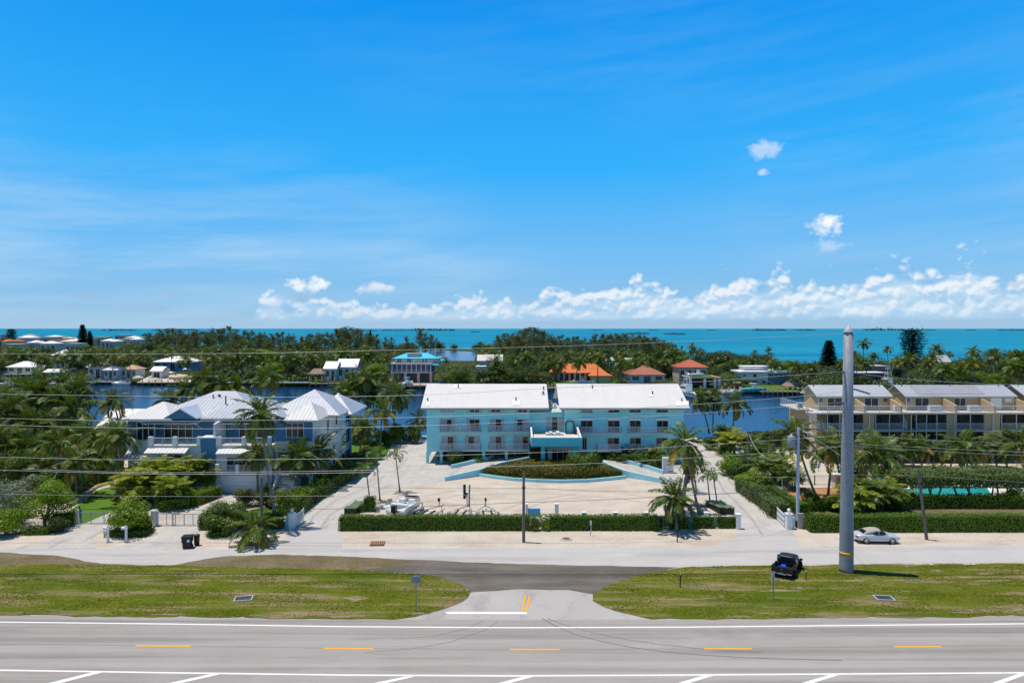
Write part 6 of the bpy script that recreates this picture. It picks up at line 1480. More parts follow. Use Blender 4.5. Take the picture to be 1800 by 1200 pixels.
# ---- gardener by the first gate: one continuous body, blue work clothes
def gardener():
    b = g(140.5, 918.5); o = thing('person', 'person in blue work clothes and dark cap reaching over the hedge by the first gate', 'person', b, R(-8))
    J = {'pel': (0, 0, .95), 'sp': (0, .01, 1.18), 'ch': (-.01, .0, 1.40), 'nk': (-.02, -.01, 1.53), 'hd': (-.03, -.03, 1.65), 'top': (-.03, -.02, 1.76),
         'hl': (.10, 0, .90), 'kl': (.12, -.03, .49), 'al': (.13, .02, .09), 'tl': (.14, -.14, .045), 'hr': (-.10, 0, .90), 'kr': (-.13, -.02, .49), 'ar': (-.15, .03, .09), 'tr': (-.17, -.13, .045),
         'sl': (.19, 0, 1.42), 'el': (.27, -.05, 1.14), 'wl': (.20, -.24, .98), 'sr': (-.20, 0, 1.43), 'er': (-.46, -.04, 1.36), 'wr': (-.72, -.08, 1.33)}
    E = [('pel', 'sp'), ('sp', 'ch'), ('ch', 'nk'), ('nk', 'hd'), ('hd', 'top'), ('pel', 'hl'), ('hl', 'kl'), ('kl', 'al'), ('al', 'tl'), ('pel', 'hr'), ('hr', 'kr'), ('kr', 'ar'), ('ar', 'tr'), ('ch', 'sl'), ('sl', 'el'), ('el', 'wl'), ('ch', 'sr'), ('sr', 'er'), ('er', 'wr')]
    RAD = {'pel': .16, 'sp': .145, 'ch': .165, 'nk': .06, 'hd': .098, 'top': .075, 'hl': .1, 'kl': .068, 'al': .048, 'tl': .045, 'hr': .1, 'kr': .068, 'ar': .048, 'tr': .045, 'sl': .075, 'el': .052, 'wl': .036, 'sr': .075, 'er': .052, 'wr': .036}
    names = list(J); idx = {n: i for i, n in enumerate(names)}; V = [J[n] for n in names]; Ed = [(idx[a], idx[b_]) for a, b_ in E]; rad = [RAD[n] for n in names]
    for s, wn, en in ((1, 'wl', 'el'), (-1, 'wr', 'er')):                       # palm, four fingers, thumb
        w0, d = Vector(J[wn]), (Vector(J[wn]) - Vector(J[en])).normalized(); sd_ = d.cross(Vector((0, 0, 1))).normalized(); dn = Vector((0, 0, -1))
        pm = w0 + d * .07; V.append(pm[:]); rad.append(.032); Ed.append((idx[wn], len(V) - 1)); pi_ = len(V) - 1
        for k, (off, ln) in enumerate(((-.028, .062), (-.009, .075), (.011, .07), (.03, .055))):
            r0 = pm + sd_ * off + d * .03; r1 = r0 + d * ln * .6 + dn * .008; r2 = r1 + d * ln * .35 + dn * .03
            for q, rr, pr_ in ((r0, .011, pi_), (r1, .009, None), (r2, .008, None)): V.append(q[:]); rad.append(rr); Ed.append((pi_ if pr_ is not None else len(V) - 2, len(V) - 1))
        t1 = w0 + d * .035 + sd_ * -.04; t2 = t1 + d * .035 + sd_ * -.02 + dn * .015
        for q, a_ in ((t1, pi_), (t2, None)): V.append(q[:]); rad.append(.010); Ed.append((pi_ if a_ is not None else len(V) - 2, len(V) - 1))
    me = bpy.data.meshes.new('body'); me.from_pydata(V, Ed, [])
    t = NT('skin_and_clothes'); z = t.n('ShaderNodeSeparateXYZ', {0: t.n('ShaderNodeTexCoord').outputs['Object']}).outputs
    nz = t.noise(14, 3, .6, vec=t.n('ShaderNodeTexCoord').outputs['Object'])
    cl = t.mix(t.math('MULTIPLY', nz, .5), (.03, .13, .42), (.06, .22, .62)); tr_ = t.mix(nz, (.03, .10, .26), (.05, .15, .36))
    cc = t.mix(t.math('GREATER_THAN', z[2], .97), tr_, cl); cc = t.mix(t.math('GREATER_THAN', z[2], 1.53), cc, (.30, .17, .11)); cc = t.mix(t.math('LESS_THAN', z[2], .10), cc, (.02, .02, .02))
    me.materials.append(t.out(t.bsdf(cc, .8, .2)))
    ob = link('body', me, o); sk = ob.modifiers.new('skin', 'SKIN'); ss = ob.modifiers.new('smooth', 'SUBSURF'); ss.levels = 2; ss.render_levels = 2
    for i, r_ in enumerate(rad): me.skin_vertices[0].data[i].radius = (r_, r_ * .85)
    me.skin_vertices[0].data[idx['pel']].use_root = True
    c = MB(); c.lathe((-.03, -.02, 1.70), [(.112, -.02), (.112, .03), (.09, .075), (.03, .1)], 14); c.prism([(-.12, -.22), (.06, -.22), (.06, -.1), (-.12, -.1)], 1.69, 1.705); c.build('cap', BLACK, o)
    for s in (-1, 1): MB().lathe((-.03 + s * .035, -.122, 1.662), [(.009, -.008), (.012, 0), (.009, .008)], 6, axis='y').build('eye', BLACK, o)
gardener()
# ---------------------------------------------------------------- far shore: houses, docks, boats
ORANGE = mat('orange_tile', (.56, .165, .055), .8, .2, var=.16, scale=.5, bump=.4, bscale=3)
BROWNT = mat('brown_red_tile', (.34, .13, .085), .8, .2, var=.15, scale=.5, bump=.4, bscale=3)
REDT = mat('red_tile', (.43, .12, .07), .8, .2, var=.12, scale=.5, bump=.3, bscale=3)
TURQR = mat('turquoise_metal_roof', (.06, .50, .68), .45, .4, var=.06)
SANDW = mat('sand_wall', (.55, .43, .33), .85, .2, var=.1)
PEACH = mat('peach_wall', (.55, .34, .25), .85, .2, var=.1)
PINK = mat('pink_wall', (.52, .22, .28), .85, .2, var=.1)
YEL = mat('pale_yellow_wall', (.62, .55, .33), .85, .2, var=.08)
SKYB = mat('sky_blue_wall', (.10, .30, .55), .85, .2, var=.1)
THATCH = mat('thatch', (.27, .20, .15), .95, .1, var=.35, scale=2, bump=.8, bscale=4)
ROOFWF = mat('white_roof', (.72, .71, .70), .6, .3, var=.06, scale=.3)
TANR = mat('tan_roof', (.50, .33, .20), .8, .2, var=.12)
GREYR = mat('grey_roof', (.40, .40, .40), .7, .3, var=.12)
HAZW = [STUCW, CREAM, SANDW, YEL]

def house(name, label, u0, u1, Y, z, roof='hip', rm=None, wm=None, zr=1.8, dp=9, storeys=1, win=4, balcony=False, glassm=None, over=.6, cat='house', group=None, open_ground=False, inset=None, base=0.0, door=True):
    x0, x1 = xat(u0, Y), xat(u1, Y); o = thing(name, label, cat, (0, 0, 0), 0, group); wm = wm or STUCW; rm = rm or ROOFWF
    zb = base + (2.4 if open_ground else 0)
    MB().box(x0 + over, x1 - over, Y + over, Y + dp - over, zb, z - .02).build('wall', wm, o)
    if roof == 'hip': hip_roof(o, x0, x1, Y, Y + dp, z, z + zr, rm, inset=inset if inset is not None else min(dp / 2, (x1 - x0) / 2 - .2), step=.9)
    elif roof == 'gable': gable_roof(o, x0, x1, Y, Y + dp / 2, Y + dp, z, z + zr, rm, .9)
    else: MB().box(x0, x1, Y, Y + dp, z, z + .3).build('roof', rm, o)
    if open_ground:
        for i in range(5):
            x = x0 + over + .2 + (x1 - x0 - 2 * over - .4) * i / 4; MB().box(x - .2, x + .2, Y + over, Y + over + .4, base, zb).build('column', wm, o)
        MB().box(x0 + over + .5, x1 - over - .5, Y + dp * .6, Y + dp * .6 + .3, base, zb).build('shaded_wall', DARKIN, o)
    h = (z - zb) / storeys
    for s in range(storeys):
        for i in range(win):
            a = x0 + over + (x1 - x0 - 2 * over) * (i + .2) / win; b = x0 + over + (x1 - x0 - 2 * over) * (i + .8) / win
            dr = door and s == 0 and i == win // 2
            window(o, a, b, Y + over, zb + h * s + (.1 if dr else h * .32), zb + h * s + h * .82, 2, glass=glassm, name='door' if dr else 'window')
        if balcony and (s > 0 or open_ground):
            bo = MB().box(x0, x1, Y - 1.4, Y + over - .002, zb + h * s - .2, zb + h * s).build('balcony', STUCW, o)
            railing(bo, [(x0 + .1, Y + over - .1), (x0 + .1, Y - 1.3), (x1 - .1, Y - 1.3), (x1 - .1, Y + over - .1)], zb + h * s, 1.0, 2.2, pick=.2)
    return o
Zt = lambda v, Y: zat(v, Y)
house('villa', 'white two-storey villa with hipped roof and balcony at the left end of the far shore', 8, 56, 280, Zt(645, 280), 'hip', ROOFWF, YEL, 2.2, 9, 1, 3, True, open_ground=True)
house('cottage', 'low pale yellow cottage with a white roof edge right of the balcony villa', 72, 118, 285, Zt(654, 285), 'gable', ROOFWF, YEL, 1.2, 8, 1, 4)
house('cottage', 'small white cottage with blue gable behind the blue dock', 150, 178, 287, Zt(645, 287), 'gable', ROOFWF, STUCW, 1.6, 8, 1, 2)
house('cottage', 'low white waterfront cottage left of the blue dock piles', 178, 206, 284, Zt(650, 284), 'hip', ROOFWF, STUCW, 1.6, 8, 1, 3)
house('cottage', 'white waterfront cottage with reddish roof behind the moored skiff', 208, 240, 288, Zt(649, 288), 'hip', TANR, STUCW, 1.8, 8, 1, 3)
house('gabled_shed', 'white gabled shed with its plain end wall by the sandy building plot', 262, 285, 285, Zt(652, 285), 'gable', ROOFWF, STUCW, 1.8, 7, 1, 1)
house('blue_villa', 'bright blue villa with a wide white roof beyond the sandy building plot', 266, 338, 335, Zt(636, 335), 'hip', ROOFWF, SKYB, 2.6, 14, 1, 5)
house('hillside_house', 'white house with a row of dark windows high among the palms on the left', 88, 122, 370, Zt(624, 370), 'hip', ROOFWF, STUCW, 3.0, 10, 1, 4)
house('cottage', 'white roofed cottage half hidden among trees right of the blue villa', 350, 366, 370, Zt(632, 370), 'gable', ROOFWF, STUCW, 1.8, 8, 1, 2)
house('white_house', 'white house with two stepped metal roofs beside the thatched hut', 567, 592, 275, Zt(648, 275), 'gable', ROOFWF, STUCW, 2.8, 10, 1, 2)
house('white_house', 'taller white metal roofed house wing behind the leaning canal palm', 590, 628, 279, Zt(645, 279), 'gable', ROOFWF, STUCW, 3.2, 10, 1, 3)
def tiki(u0, u1, Y, v, label, h=2.4):
    x0, x1 = xat(u0, Y), xat(u1, Y); o = thing('thatched_hut', label, 'hut', (0, 0, 0)); z = Zt(v, Y); d = 5
    hip_roof(o, x0, x1, Y, Y + d, z, z + 2.0, THATCH, inset=1.6, step=50)
    for x in (x0 + .4, x1 - .4):
        for y in (Y + .4, Y + d - .4): MB().tube([(x, y, 0), (x, y, z)], .12, 6).build('post', DOCKW, o)
tiki(541, 568, 266, 657, 'thatched hut on the lawn beside the white stepped house'); tiki(1384, 1411, 233, 679, 'thatched hut on the dock left of the tan condominium')
house('boat_shed', 'low pink walled terrace house right of the leaning canal palm', 628, 655, 268, Zt(655, 268), 'flat', SANDW, PEACH, 1, 8, 1, 2)
# turquoise-roofed house
def teal_house():
    Y = 262; o = thing('seaside_house', 'three-storey sand coloured house with turquoise metal roof and long balconies', 'house', (0, 0, 0)); X = lambda u: xat(u, Y); Z = lambda v: zat(v, Y)
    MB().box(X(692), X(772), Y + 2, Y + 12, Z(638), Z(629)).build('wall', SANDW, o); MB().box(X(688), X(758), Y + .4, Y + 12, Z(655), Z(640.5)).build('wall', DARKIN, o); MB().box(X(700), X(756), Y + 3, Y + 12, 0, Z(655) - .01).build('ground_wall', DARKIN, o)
    MB().box(X(686.5), X(760), Y - .5, Y + 12.5, Z(640.4), Z(638.2)).build('balcony', STUCW, o); MB().box(X(686.5), X(759), Y, Y + 12, Z(655.4), Z(654)).build('floor_slab', STUCW, o)
    railing(o, [(X(687), Y - .3), (X(760), Y - .3)], Z(638.2), .95, 2.4, pick=.2); railing(o, [(X(688), Y + .1), (X(758), Y + .1)], Z(654), .9, 2.4, pick=.2)
    hip_roof(o, X(688), X(770), Y + 1, Y + 12.5, Z(630), Z(621), TURQR, inset=5, step=.9); hip_roof(o, X(740), X(778), Y + 2, Y + 10, Z(634), Z(628), TURQR, inset=3, step=.9); hip_roof(o, X(748), X(772), Y, Y + 6, Z(641), Z(637), TURQR, inset=2, step=.9)
    MB().box(X(714), X(738), Y + 2.6, Y + 5, Z(630), Z(621)).build('parapet', SANDW, o)
    for i in range(7): MB().box(X(715 + i * 3), X(716.6 + i * 3), Y + 2.2, Y + 2.6, Z(625), Z(623.5)).build('pergola_beam', STUCW, o)
    for i, (a, b) in enumerate(((696, 704), (714, 722), (740, 744), (746, 750))): window(o, X(a), X(b), Y + 2, Z(637.5), Z(631), 2, name='window')
    for i in range(9): x = X(689) + (X(757) - X(689)) * i / 8; MB().box(x - .15, x + .15, Y + .05, Y + .38, Z(654), Z(640.5)).build('post', STUCW, o)
    for u in (689, 712, 735, 757): MB().box(X(u) - .5, X(u) + .5, Y + .3, Y + 1.2, 0, Z(655.5)).build('column', PEACH, o)
    MB().quad((X(723), Y + 1.5, Z(638)), (X(727), Y + 1.5, Z(638)), (X(733), Y + 2.4, Z(628)), (X(729), Y + 2.4, Z(628))).build('outside_stair', STUCW, o)
teal_house()
house('weathered_house', 'pale weathered roof rising from the trees behind the left white roof', 838, 884, 285, Zt(634, 285), 'gable', mat('weathered_white_roof', (.55, .52, .50), .7, .3, var=.2), STUCW, 2.4, 12, 1, 3)
house('garden_shed', 'small white shed with a dark window in front of the weathered roof', 836, 854, 268, Zt(645, 268), 'flat', ROOFWF, STUCW, 1, 6, 1, 1)
def orange_house():
    Y = 268; o = thing('tiled_house', 'long low house with bright orange tile roof across the canal', 'house', (0, 0, 0)); X = lambda u: xat(u, Y); Z = lambda v: zat(v, Y)
    MB().box(X(980), X(1062), Y + 3.4, Y + 12, 0, Z(655) - .02).build('wall', SANDW, o); MB().box(X(1040), X(1072), Y - 3, Y + 3.398, 0, Z(658)).build('wall', SANDW, o)
    hip_roof(o, X(968), X(1068), Y + 1.5, Y + 14, Z(655.5), Z(640.5), ORANGE, inset=4, step=60); hip_roof(o, X(1034), X(1075), Y - 4, Y + 4, Z(659), Z(651), ORANGE, inset=3.6, step=60)
    for i in range(6): window(o, X(985 + i * 9.5), X(991 + i * 9.5), Y + 3.4, .2, Z(657), 2, name='door' if i == 2 else 'window')
    for i in range(7): MB().box(X(983 + i * 9.5) - .25, X(983 + i * 9.5) + .25, Y + 1.8, Y + 2.3, 0, Z(655.7) - .2).build('column', SANDW, o)
    MB().box(X(985), X(1040), Y - 2, Y + 1, .01, .3).build('terrace', PEACH, o)
orange_house()
house('tiled_house', 'single-storey house with brown-red tile roof between the two orange roofs', 1105, 1172, 262, Zt(658.5, 262), 'hip', BROWNT, STUCW, 3.4, 15, 1, 3, glassm=DARKIN)
house('tiled_house', 'taller pavilion with red tile roof above the boathouse', 1192, 1247, 262, Zt(645.5, 262), 'hip', REDT, SANDW, 2.8, 12, 1, 4)
def boathouse():
    Y = 240; o = thing('boathouse', 'open boathouse with a flat planted roof terrace on white columns', 'boathouse', (0, 0, 0)); X = lambda u: xat(u, Y); Z = lambda v: zat(v, Y)
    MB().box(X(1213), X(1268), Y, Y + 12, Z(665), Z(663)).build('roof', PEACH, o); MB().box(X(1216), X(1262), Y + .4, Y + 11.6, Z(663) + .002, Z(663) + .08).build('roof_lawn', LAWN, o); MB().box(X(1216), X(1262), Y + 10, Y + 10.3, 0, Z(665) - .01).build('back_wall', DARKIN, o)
    for u in (1215, 1240, 1258, 1265.5): MB().box(X(u) - .4, X(u) + .4, Y + .3, Y + 1.1, -1, Z(665) - .01).build('column', WHITE, o)
    d = thing('roof_boat', 'white dinghy stored on top of the boathouse roof', 'boat', (X(1231), Y + 5, Z(663) + .09)); hull(6.0, 2.0, .9, d, GEL)
    MB().box(.2, 1.2, -.3, .3, .9, 2.3).build('console', GEL, d)
boathouse()
def modern():
    Y = 255; o = thing('modern_house', 'white two-storey modern house with flat roofs and outside stair', 'house', (0, 0, 0)); X = lambda u: xat(u, Y); Z = lambda v: zat(v, Y)
    MB().box(X(1306), X(1352), Y + 1, Y + 11, 0, Z(655.4)).build('wall', STUCW, o); MB().box(X(1352) + .01, X(1390), Y + 2, Y + 11, 0, Z(655.4)).build('wall', mat('blue_grey_wall', (.10, .17, .22), .6), o)
    MB().box(X(1302), X(1352), Y, Y + 12, Z(655.2), Z(652.8)).build('roof', ROOFWF, o); MB().box(X(1366), X(1392), Y + .5, Y + 12, Z(656), Z(652)).build('roof', mat('pale_green_roof', (.58, .68, .63), .6), o); MB().box(X(1318), X(1360), Y + 6, Y + 12, Z(652.7), Z(646)).build('upper_wall', STUCW, o); MB().box(X(1316), X(1362), Y + 5.5, Y + 12.5, Z(645.9), Z(645)).build('upper_roof', ROOFWF, o)
    for a, b, v0, v1 in ((1326, 1332, 657, 664), (1324, 1334, 669, 674), (1342, 1348, 669, 674), (1308, 1313, 658, 662)): window(o, X(a), X(b), Y + 1, Z(v1), Z(v0), 2)
    for i in range(4): window(o, X(1356 + i * 8.4), X(1363 + i * 8.4), Y + 2, Z(664), Z(657), 2, glass=GLASS)
    s = MB(); s.add([(X(1340), Y - .2, Z(665)), (X(1364), Y - .2, .1), (X(1364), Y - .2, -.0), (X(1340), Y - .2, Z(667)), (X(1340), Y + .9, Z(665)), (X(1364), Y + .9, .1), (X(1364), Y + .9, 0), (X(1340), Y + .9, Z(667))], [(0, 1, 2, 3), (7, 6, 5, 4), (0, 4, 5, 1), (3, 2, 6, 7)]); s.build('outside_stair', WHITE, o)
modern()
house('pink_house', 'pink house with a flat pale roof among the palms above the tan condominium', 1519, 1566, 262, Zt(644.5, 262), 'flat', GREYR, PINK, 1, 10, 1, 3); house('carport', 'low pale carport roof in front of the pink house', 1510, 1560, 250, Zt(656, 250), 'flat', ROOFWF, DARKIN, 1, 7, 1, 2, door=False)
house('cottage', 'grey pitched roof glimpsed between palms at the far right sea edge', 1650, 1674, 330, Zt(636, 330), 'gable', GREYR, STUCW, 3, 9, 1, 2); house('cottage', 'pale green flat roof low in the bushes at the right end of the far shore', 1768, 1800, 300, Zt(662, 300), 'flat', mat('mint_roof', (.5, .62, .55), .6), STUCW, 1, 8, 1, 2)
house('cottage', 'white roof glimpsed behind the palms above the orange house', 1064, 1080, 330, Zt(633, 330), 'gable', ROOFWF, STUCW, 1.2, 8, 1, 2); house('cottage', 'white roof glimpsed between palms above the brown-red roof', 1100, 1114, 330, Zt(634, 330), 'gable', ROOFWF, STUCW, 1.2, 8, 1, 1); house('cottage', 'pale roof edge behind the palms left of the white stepped house', 522, 546, 380, Zt(627, 380), 'flat', ROOFWF, STUCW, 1, 8, 1, 1)
# distant estate of white roofs at the left edge
EST = [(-6, 4, 588, 560, ROOFWF, 'white flat roof cut by the left picture edge beside the dark pine'), (0, 12, 599, 480, ORANGE, 'orange tile roof at the far left among distant white roofs'), (14, 24, 599.5, 490, ORANGE, 'second small orange tile roof near the far left'), (8, 22, 605, 450, ROOFWF, 'long low white roof below the small orange roofs'),
       (29, 60, 592.5, 640, ROOFWF, 'wide white roof under a brown gable in the distant estate'), (36, 58, 589.5, 760, TANR, 'brown gable roof highest on the left of the distant estate'), (62, 96, 593, 680, GREYR, 'long grey flat roof in the middle of the distant estate'), (78, 101, 591, 760, ROOFWF, 'white hipped roof peaking against the sea'), (68, 98, 602.5, 520, ROOFWF, 'large white pyramid roof in the front row of the distant estate'),
       (82, 108, 597, 600, GREYR, 'grey slate roof behind the large white pyramid roof'), (102, 127, 594, 690, TANR, 'tan flat roof left of the tall Norfolk pine'), (103, 128, 599, 560, ROOFWF, 'white hipped roof right of the grey slate roof'), (112, 140, 603.5, 500, ROOFWF, 'long white eave in front of the Norfolk pine'), (125, 134, 596.5, 640, ROOFWF, 'tiny white roof at the foot of the Norfolk pine'), (134, 158, 596, 660, CREAM, 'cream roof between the two distant pines'),
       (160, 185, 592, 780, ROOFWF, 'white roof with a dark rooftop box against the sea'), (176, 200, 598, 600, ROOFWF, 'white roofs stepping down right of the small pine'), (194, 204, 599, 560, ROOFWF, 'bright small white roof right of the stepping roofs'), (201, 225, 589, 800, STUCW, 'flat topped white block standing highest by the sea'), (218, 240, 592.5, 740, ROOFWF, 'white flat roof with dark shadow at the edge of the she-oak wood'), (226, 246, 595.5, 640, ROOFWF, 'lowest white roof beside the she-oak wood'), (206, 222, 596, 640, ROOFWF, 'small white roof below the flat topped block'), (45, 62, 601, 520, ROOFWF, 'pale roof behind palms left of the large pyramid roof')]
for i, (u0, u1, v, Y, m, lb) in enumerate(EST):
    z = Zt(v, Y); zr = 1.5 if m in (ROOFWF, TANR, ORANGE) and i % 3 else .5
    house('estate_house', lb, u0, u1, Y, z - zr * .3, 'hip' if zr > 1 else 'flat', m, HAZW[i % 4], zr + .3, 10 + i % 4 * 2, 1, 3, group='houses of the distant estate', glassm=DARKIN)
# near side, left: neighbour's house and canal roof
house('neighbour_house', 'white neighbour house almost hidden by the palm thicket at the left edge', -60, 44, 100, Zt(800, 100), 'flat', ROOFWF, STUCW, 1, 12, 1, 4)
house('canal_house', 'white gabled roof between the palm thicket and the blue house', 160, 226, 112, Zt(757, 112), 'gable', ROOFWF, STUCW, 3.0, 11, 1, 3)
sheet('neighbour_drive', [(-200, 855), (30, 851), (68, 828), (60, 822), (-200, 826)], CONC, .02)

# seawalls, docks and piles
def dock(name, label, pts, Y0, m, piles=6, z=.0, w=2.2, ph=1.6, pm=None):
    o = thing(name, label, 'dock', (0, 0, 0)); x0, x1 = xat(pts[0], Y0), xat(pts[1], Y0); MB().box(x0, x1, Y0, Y0 + w, z - .25, z).build('deck', m, o)
    for i in range(piles):
        x = x0 + .3 + (x1 - x0 - .6) * i / max(1, piles - 1); MB().lathe((x, Y0 - .22, -2), [(.17, 0), (.17, 2 + z + ph)], 8).build('pile', pm or DOCKW, o)
    return o
dock('seawall', 'long pale blue-white seawall left of the thatched hut', (376, 545), 259.5, mat('pale_blue_wall', (.42, .48, .62), .7), 0, .5, 1.5)
dock('wooden_dock', 'brown wooden dock with posts in front of the sandy building plot', (249, 330), 263, DOCKW, 8, .1, 3, 1.2)
dock('blue_dock', 'blue and white dock in front of the low white cottages', (150, 225), 267, SHUT, 7, .1, 2.6, 1.6, BLUEC); dock('wooden_dock', 'grey dock in front of the pale yellow cottage', (62, 116), 268, SHUT, 6, .1, 2.6, 1.5, BLUEC)
dock('wooden_dock', 'small dark dock with two tall piles below the thatched hut', (543, 600), 257, DOCKW, 6, .2, 2.5, 2.6); dock('wooden_dock', 'dock in front of the turquoise roofed house', (704, 790), 248, DOCKW, 6, .1, 2.4, 1.2)
dock('wooden_dock', 'dark dock seen between the two white roofs', (962, 992), 240, DOCKW, 5, .2, 2.5, 1.5); dock('wooden_dock', 'long low dock left of the tan condominium', (1340, 1412), 224, DOCKW, 9, .2, 2.4, 1.5); dock('wooden_dock', 'short dock by the white dinghy and the boathouse', (1268, 1304), 231.5, PEACH, 4, .1, 2.4, 1.2)
sheet('plot_sand', [(240, 672), (335, 672), (338, 660), (300, 655), (262, 661)], SAND, .02); sheet('shore_lawn', [(485, 674), (560, 674), (555, 662), (500, 662)], LAWN, .02); sheet('shore_lawn', [(962, 676), (1090, 677), (1085, 668), (975, 666)], LAWN, .02); sheet('shore_lawn', [(1300, 685), (1400, 688), (1400, 678), (1306, 676)], LAWN, .02); sheet('shore_terrace', [(700, 676), (800, 677), (795, 670), (705, 669)], mat('patio', (.45, .36, .30), .8), .02)
def pallets(u, v, label, m, w=5, d=3, h=1.2):
    o = thing('building_material', label, 'stack', g(u, v)); MB().box(-w / 2, w / 2, 0, d, 0, h).build('stack', m, o); MB().box(-w / 2 - .05, w / 2 + .05, -.05, d + .05, h + .002, h + .12).build('cover', YEL, o)
pallets(316, 667, 'low stack of pale planks on the sandy building plot', mat('fresh_planks', (.55, .38, .18), .8), 9, 4, 1.0); pallets(1297, 684, 'rusty brown crate on the dock beside the white dinghy', SOILB, 2.2, 2, 2.2)
for u, v, r in ((243, 665, 2.6), (273, 669, 3.0), (268, 664, 1.6)):
    o = thing('sand_heap', {243: 'sand heap beside the low hedge on the building plot', 273: 'large sand heap behind the brown wooden dock', 268: 'small sand heap behind the larger one on the plot'}[u], 'heap', g(u, v)); rg = np.random.default_rng(u); MB().lathe((0, 0, -.05), [(r, 0), (r * .75, .5), (r * .35, 1.1), (.1, 1.35)], 14).build('heap', SAND, o)

def moored(u, v, L, rz, label, hm=GEL, top=None, tower=False, m2=None, sc=1.0, zlift=0.0, name='motor_boat'):
    p = g(u, v, -1.1); o = thing(name, label, 'boat', Vector((p.x, p.y, -1.2 + zlift)), rz); B = L * .3
    hull(L, B, L * .15, o, hm)
    MB().prism([(-L * .42, -B * .36), (L * .2, -B * .36), (L * .2, B * .36), (-L * .42, B * .36)], L * .125, L * .135).build('deck', GEL, o)
    MB().prism([(-L * .05, -B * .18), (L * .1, -B * .15), (L * .1, B * .15), (-L * .05, B * .18)], L * .136, L * .26).build('console', GEL, o)
    if top:
        MB().box(-L * .16, L * .12, -B * .3, B * .3, L * .33, L * .345).build('hard_top', top, o); t = MB()
        for x in (-L * .12, L * .08):
            for y in (-B * .24, B * .24): t.tube([(x, y, L * .136), (x, y, L * .33)], .04, 5)
        t.build('top_frame', STEEL, o)
    for y in (-B * .15, B * .15): MB().box(-L * .56, -L * .5, y - .2, y + .2, L * .08, L * .2).build('outboard_motor', GEL if not m2 else m2, o)
    if tower:
        MB().prism([(-L * .1, -B * .34), (L * .2, -B * .25), (L * .2, B * .25), (-L * .1, B * .34)], L * .16, L * .30).build('cabin', GEL, o); MB().prism([(-L * .08, -B * .342), (L * .202, -B * .26), (L * .202, B * .26), (-L * .08, B * .342)], L * .23, L * .27).build('cabin_window', GLASS, o)
        MB().box(-L * .12, L * .08, -B * .3, B * .3, L * .302, L * .34).build('flybridge', GEL, o); t = MB()
        for x in (-L * .1, L * .06):
            for y in (-B * .25, B * .25): t.tube([(x, y, L * .34), (x * .5, y * .5, L * .62)], .06, 5)
        for zz in (.42, .5): t.tube([(-L * .09, -B * .2, L * zz), (L * .05, B * .2, L * zz)], .04, 5); t.tube([(-L * .09, B * .2, L * zz), (L * .05, -B * .2, L * zz)], .04, 5)
        t.build('tuna_tower', FRAME, o); MB().box(-L * .08, L * .04, -B * .2, B * .2, L * .455, L * .47).build('tower_top', GEL, o); MB().box(-L * .05, L * .03, -B * .13, B * .13, L * .62, L * .635).build('tower_top', GEL, o)
        for y in (-B * .4, B * .4): MB().tube([(-L * .02, y * .6, L * .3), (-L * .1, y * 1.3, L * .95)], .035, 5).build('outrigger', FRAME, o)
    return o
moored(1207, 697, 12.5, R(112), 'white sport fishing boat with a tall tower at the corner of the right roof', tower=True, hm=GEL)
moored(1325, 692.5, 8.5, R(4), 'teal hulled centre console boat on the lift by the modern house', TEAL, ROOFWF, zlift=.8); moored(1287, 692, 6.8, R(3), 'white open dinghy moored left of the teal boat')
moored(716, 682, 9, R(70), 'white boat with turquoise canvas top at the lift of the turquoise roofed house', GEL, TURQR, zlift=1.0); moored(212, 676.5, 7, R(180), 'low white skiff moored at the blue dock'); moored(105, 677, 7.5, R(5), 'white boat tied up at the grey dock', GEL, None); moored(12, 679, 9, R(0), 'white boat at the left edge in front of the balcony villa', GEL, ROOFWF)
moored(1025, 681, 8, R(170), 'white boat with a dark windscreen behind the right roof ridge', GEL, ROOFWF, zlift=1.4); moored(1560, 686, 12, R(95), 'white boat with a tall tower behind the gap between the condominium roofs', tower=True, zlift=.6); moored(612, 678, 6, R(20), 'small white skiff beside the dark dock piles'); moored(977, 708, 4, R(70), 'orange kayak on the canal between the two white roofs', mat('orange_hull', (.6, .2, .05), .4), name='kayak') if False else None
o = thing('kayak', 'small orange kayak on the canal between the two white roofs', 'boat', Vector((xat(966, 205), 205, -1.15)), R(62)); hull(3.6, .8, .35, o, mat('orange_hull', (.62, .22, .07), .4)); MB().box(-.5, .4, -.2, .2, .2, .36).build('seat', BLACK, o)
b = thing('speedboat', 'tiny white speedboat with wake far out on the sea', 'boat', Vector((xat(1386, 5200), 5200, -1.0)), R(180)); hull(22, 7, 5, b, GEL); MB().box(8, 60, -4, 4, .0, .35).build('wake', GEL, b)
# parked cars on the far shore
for u, v, lb in ((244, 660, 'white van parked beside the sandy building plot'), (303, 659, 'silver car parked in front of the blue villa'), (330, 652, 'pale car parked under the blue villa gable')):
    o = thing('parked_car', lb, 'car', g(u, v), R(20)); loft([(-2.2, [(.8, .3), (.85, .6), (.8, .85), (.001, .9)]), (-1.6, [(.85, .3), (.88, .7), (.7, 1.4), (.001, 1.5)]), (.6, [(.85, .3), (.88, .7), (.7, 1.45), (.001, 1.55)]), (1.2, [(.85, .3), (.86, .7), (.8, .95), (.001, 1.0)]), (2.2, [(.8, .35), (.82, .55), (.75, .75), (.001, .8)])]).build('body', GEL if u != 303 else STEEL, o)
    for x in (-1.3, 1.3):
        for y in (-.8, .8): MB().lathe((x, y, .32), [(.32, -.1), (.32, .1)], 12, axis='y').build('wheel', RUB, o)
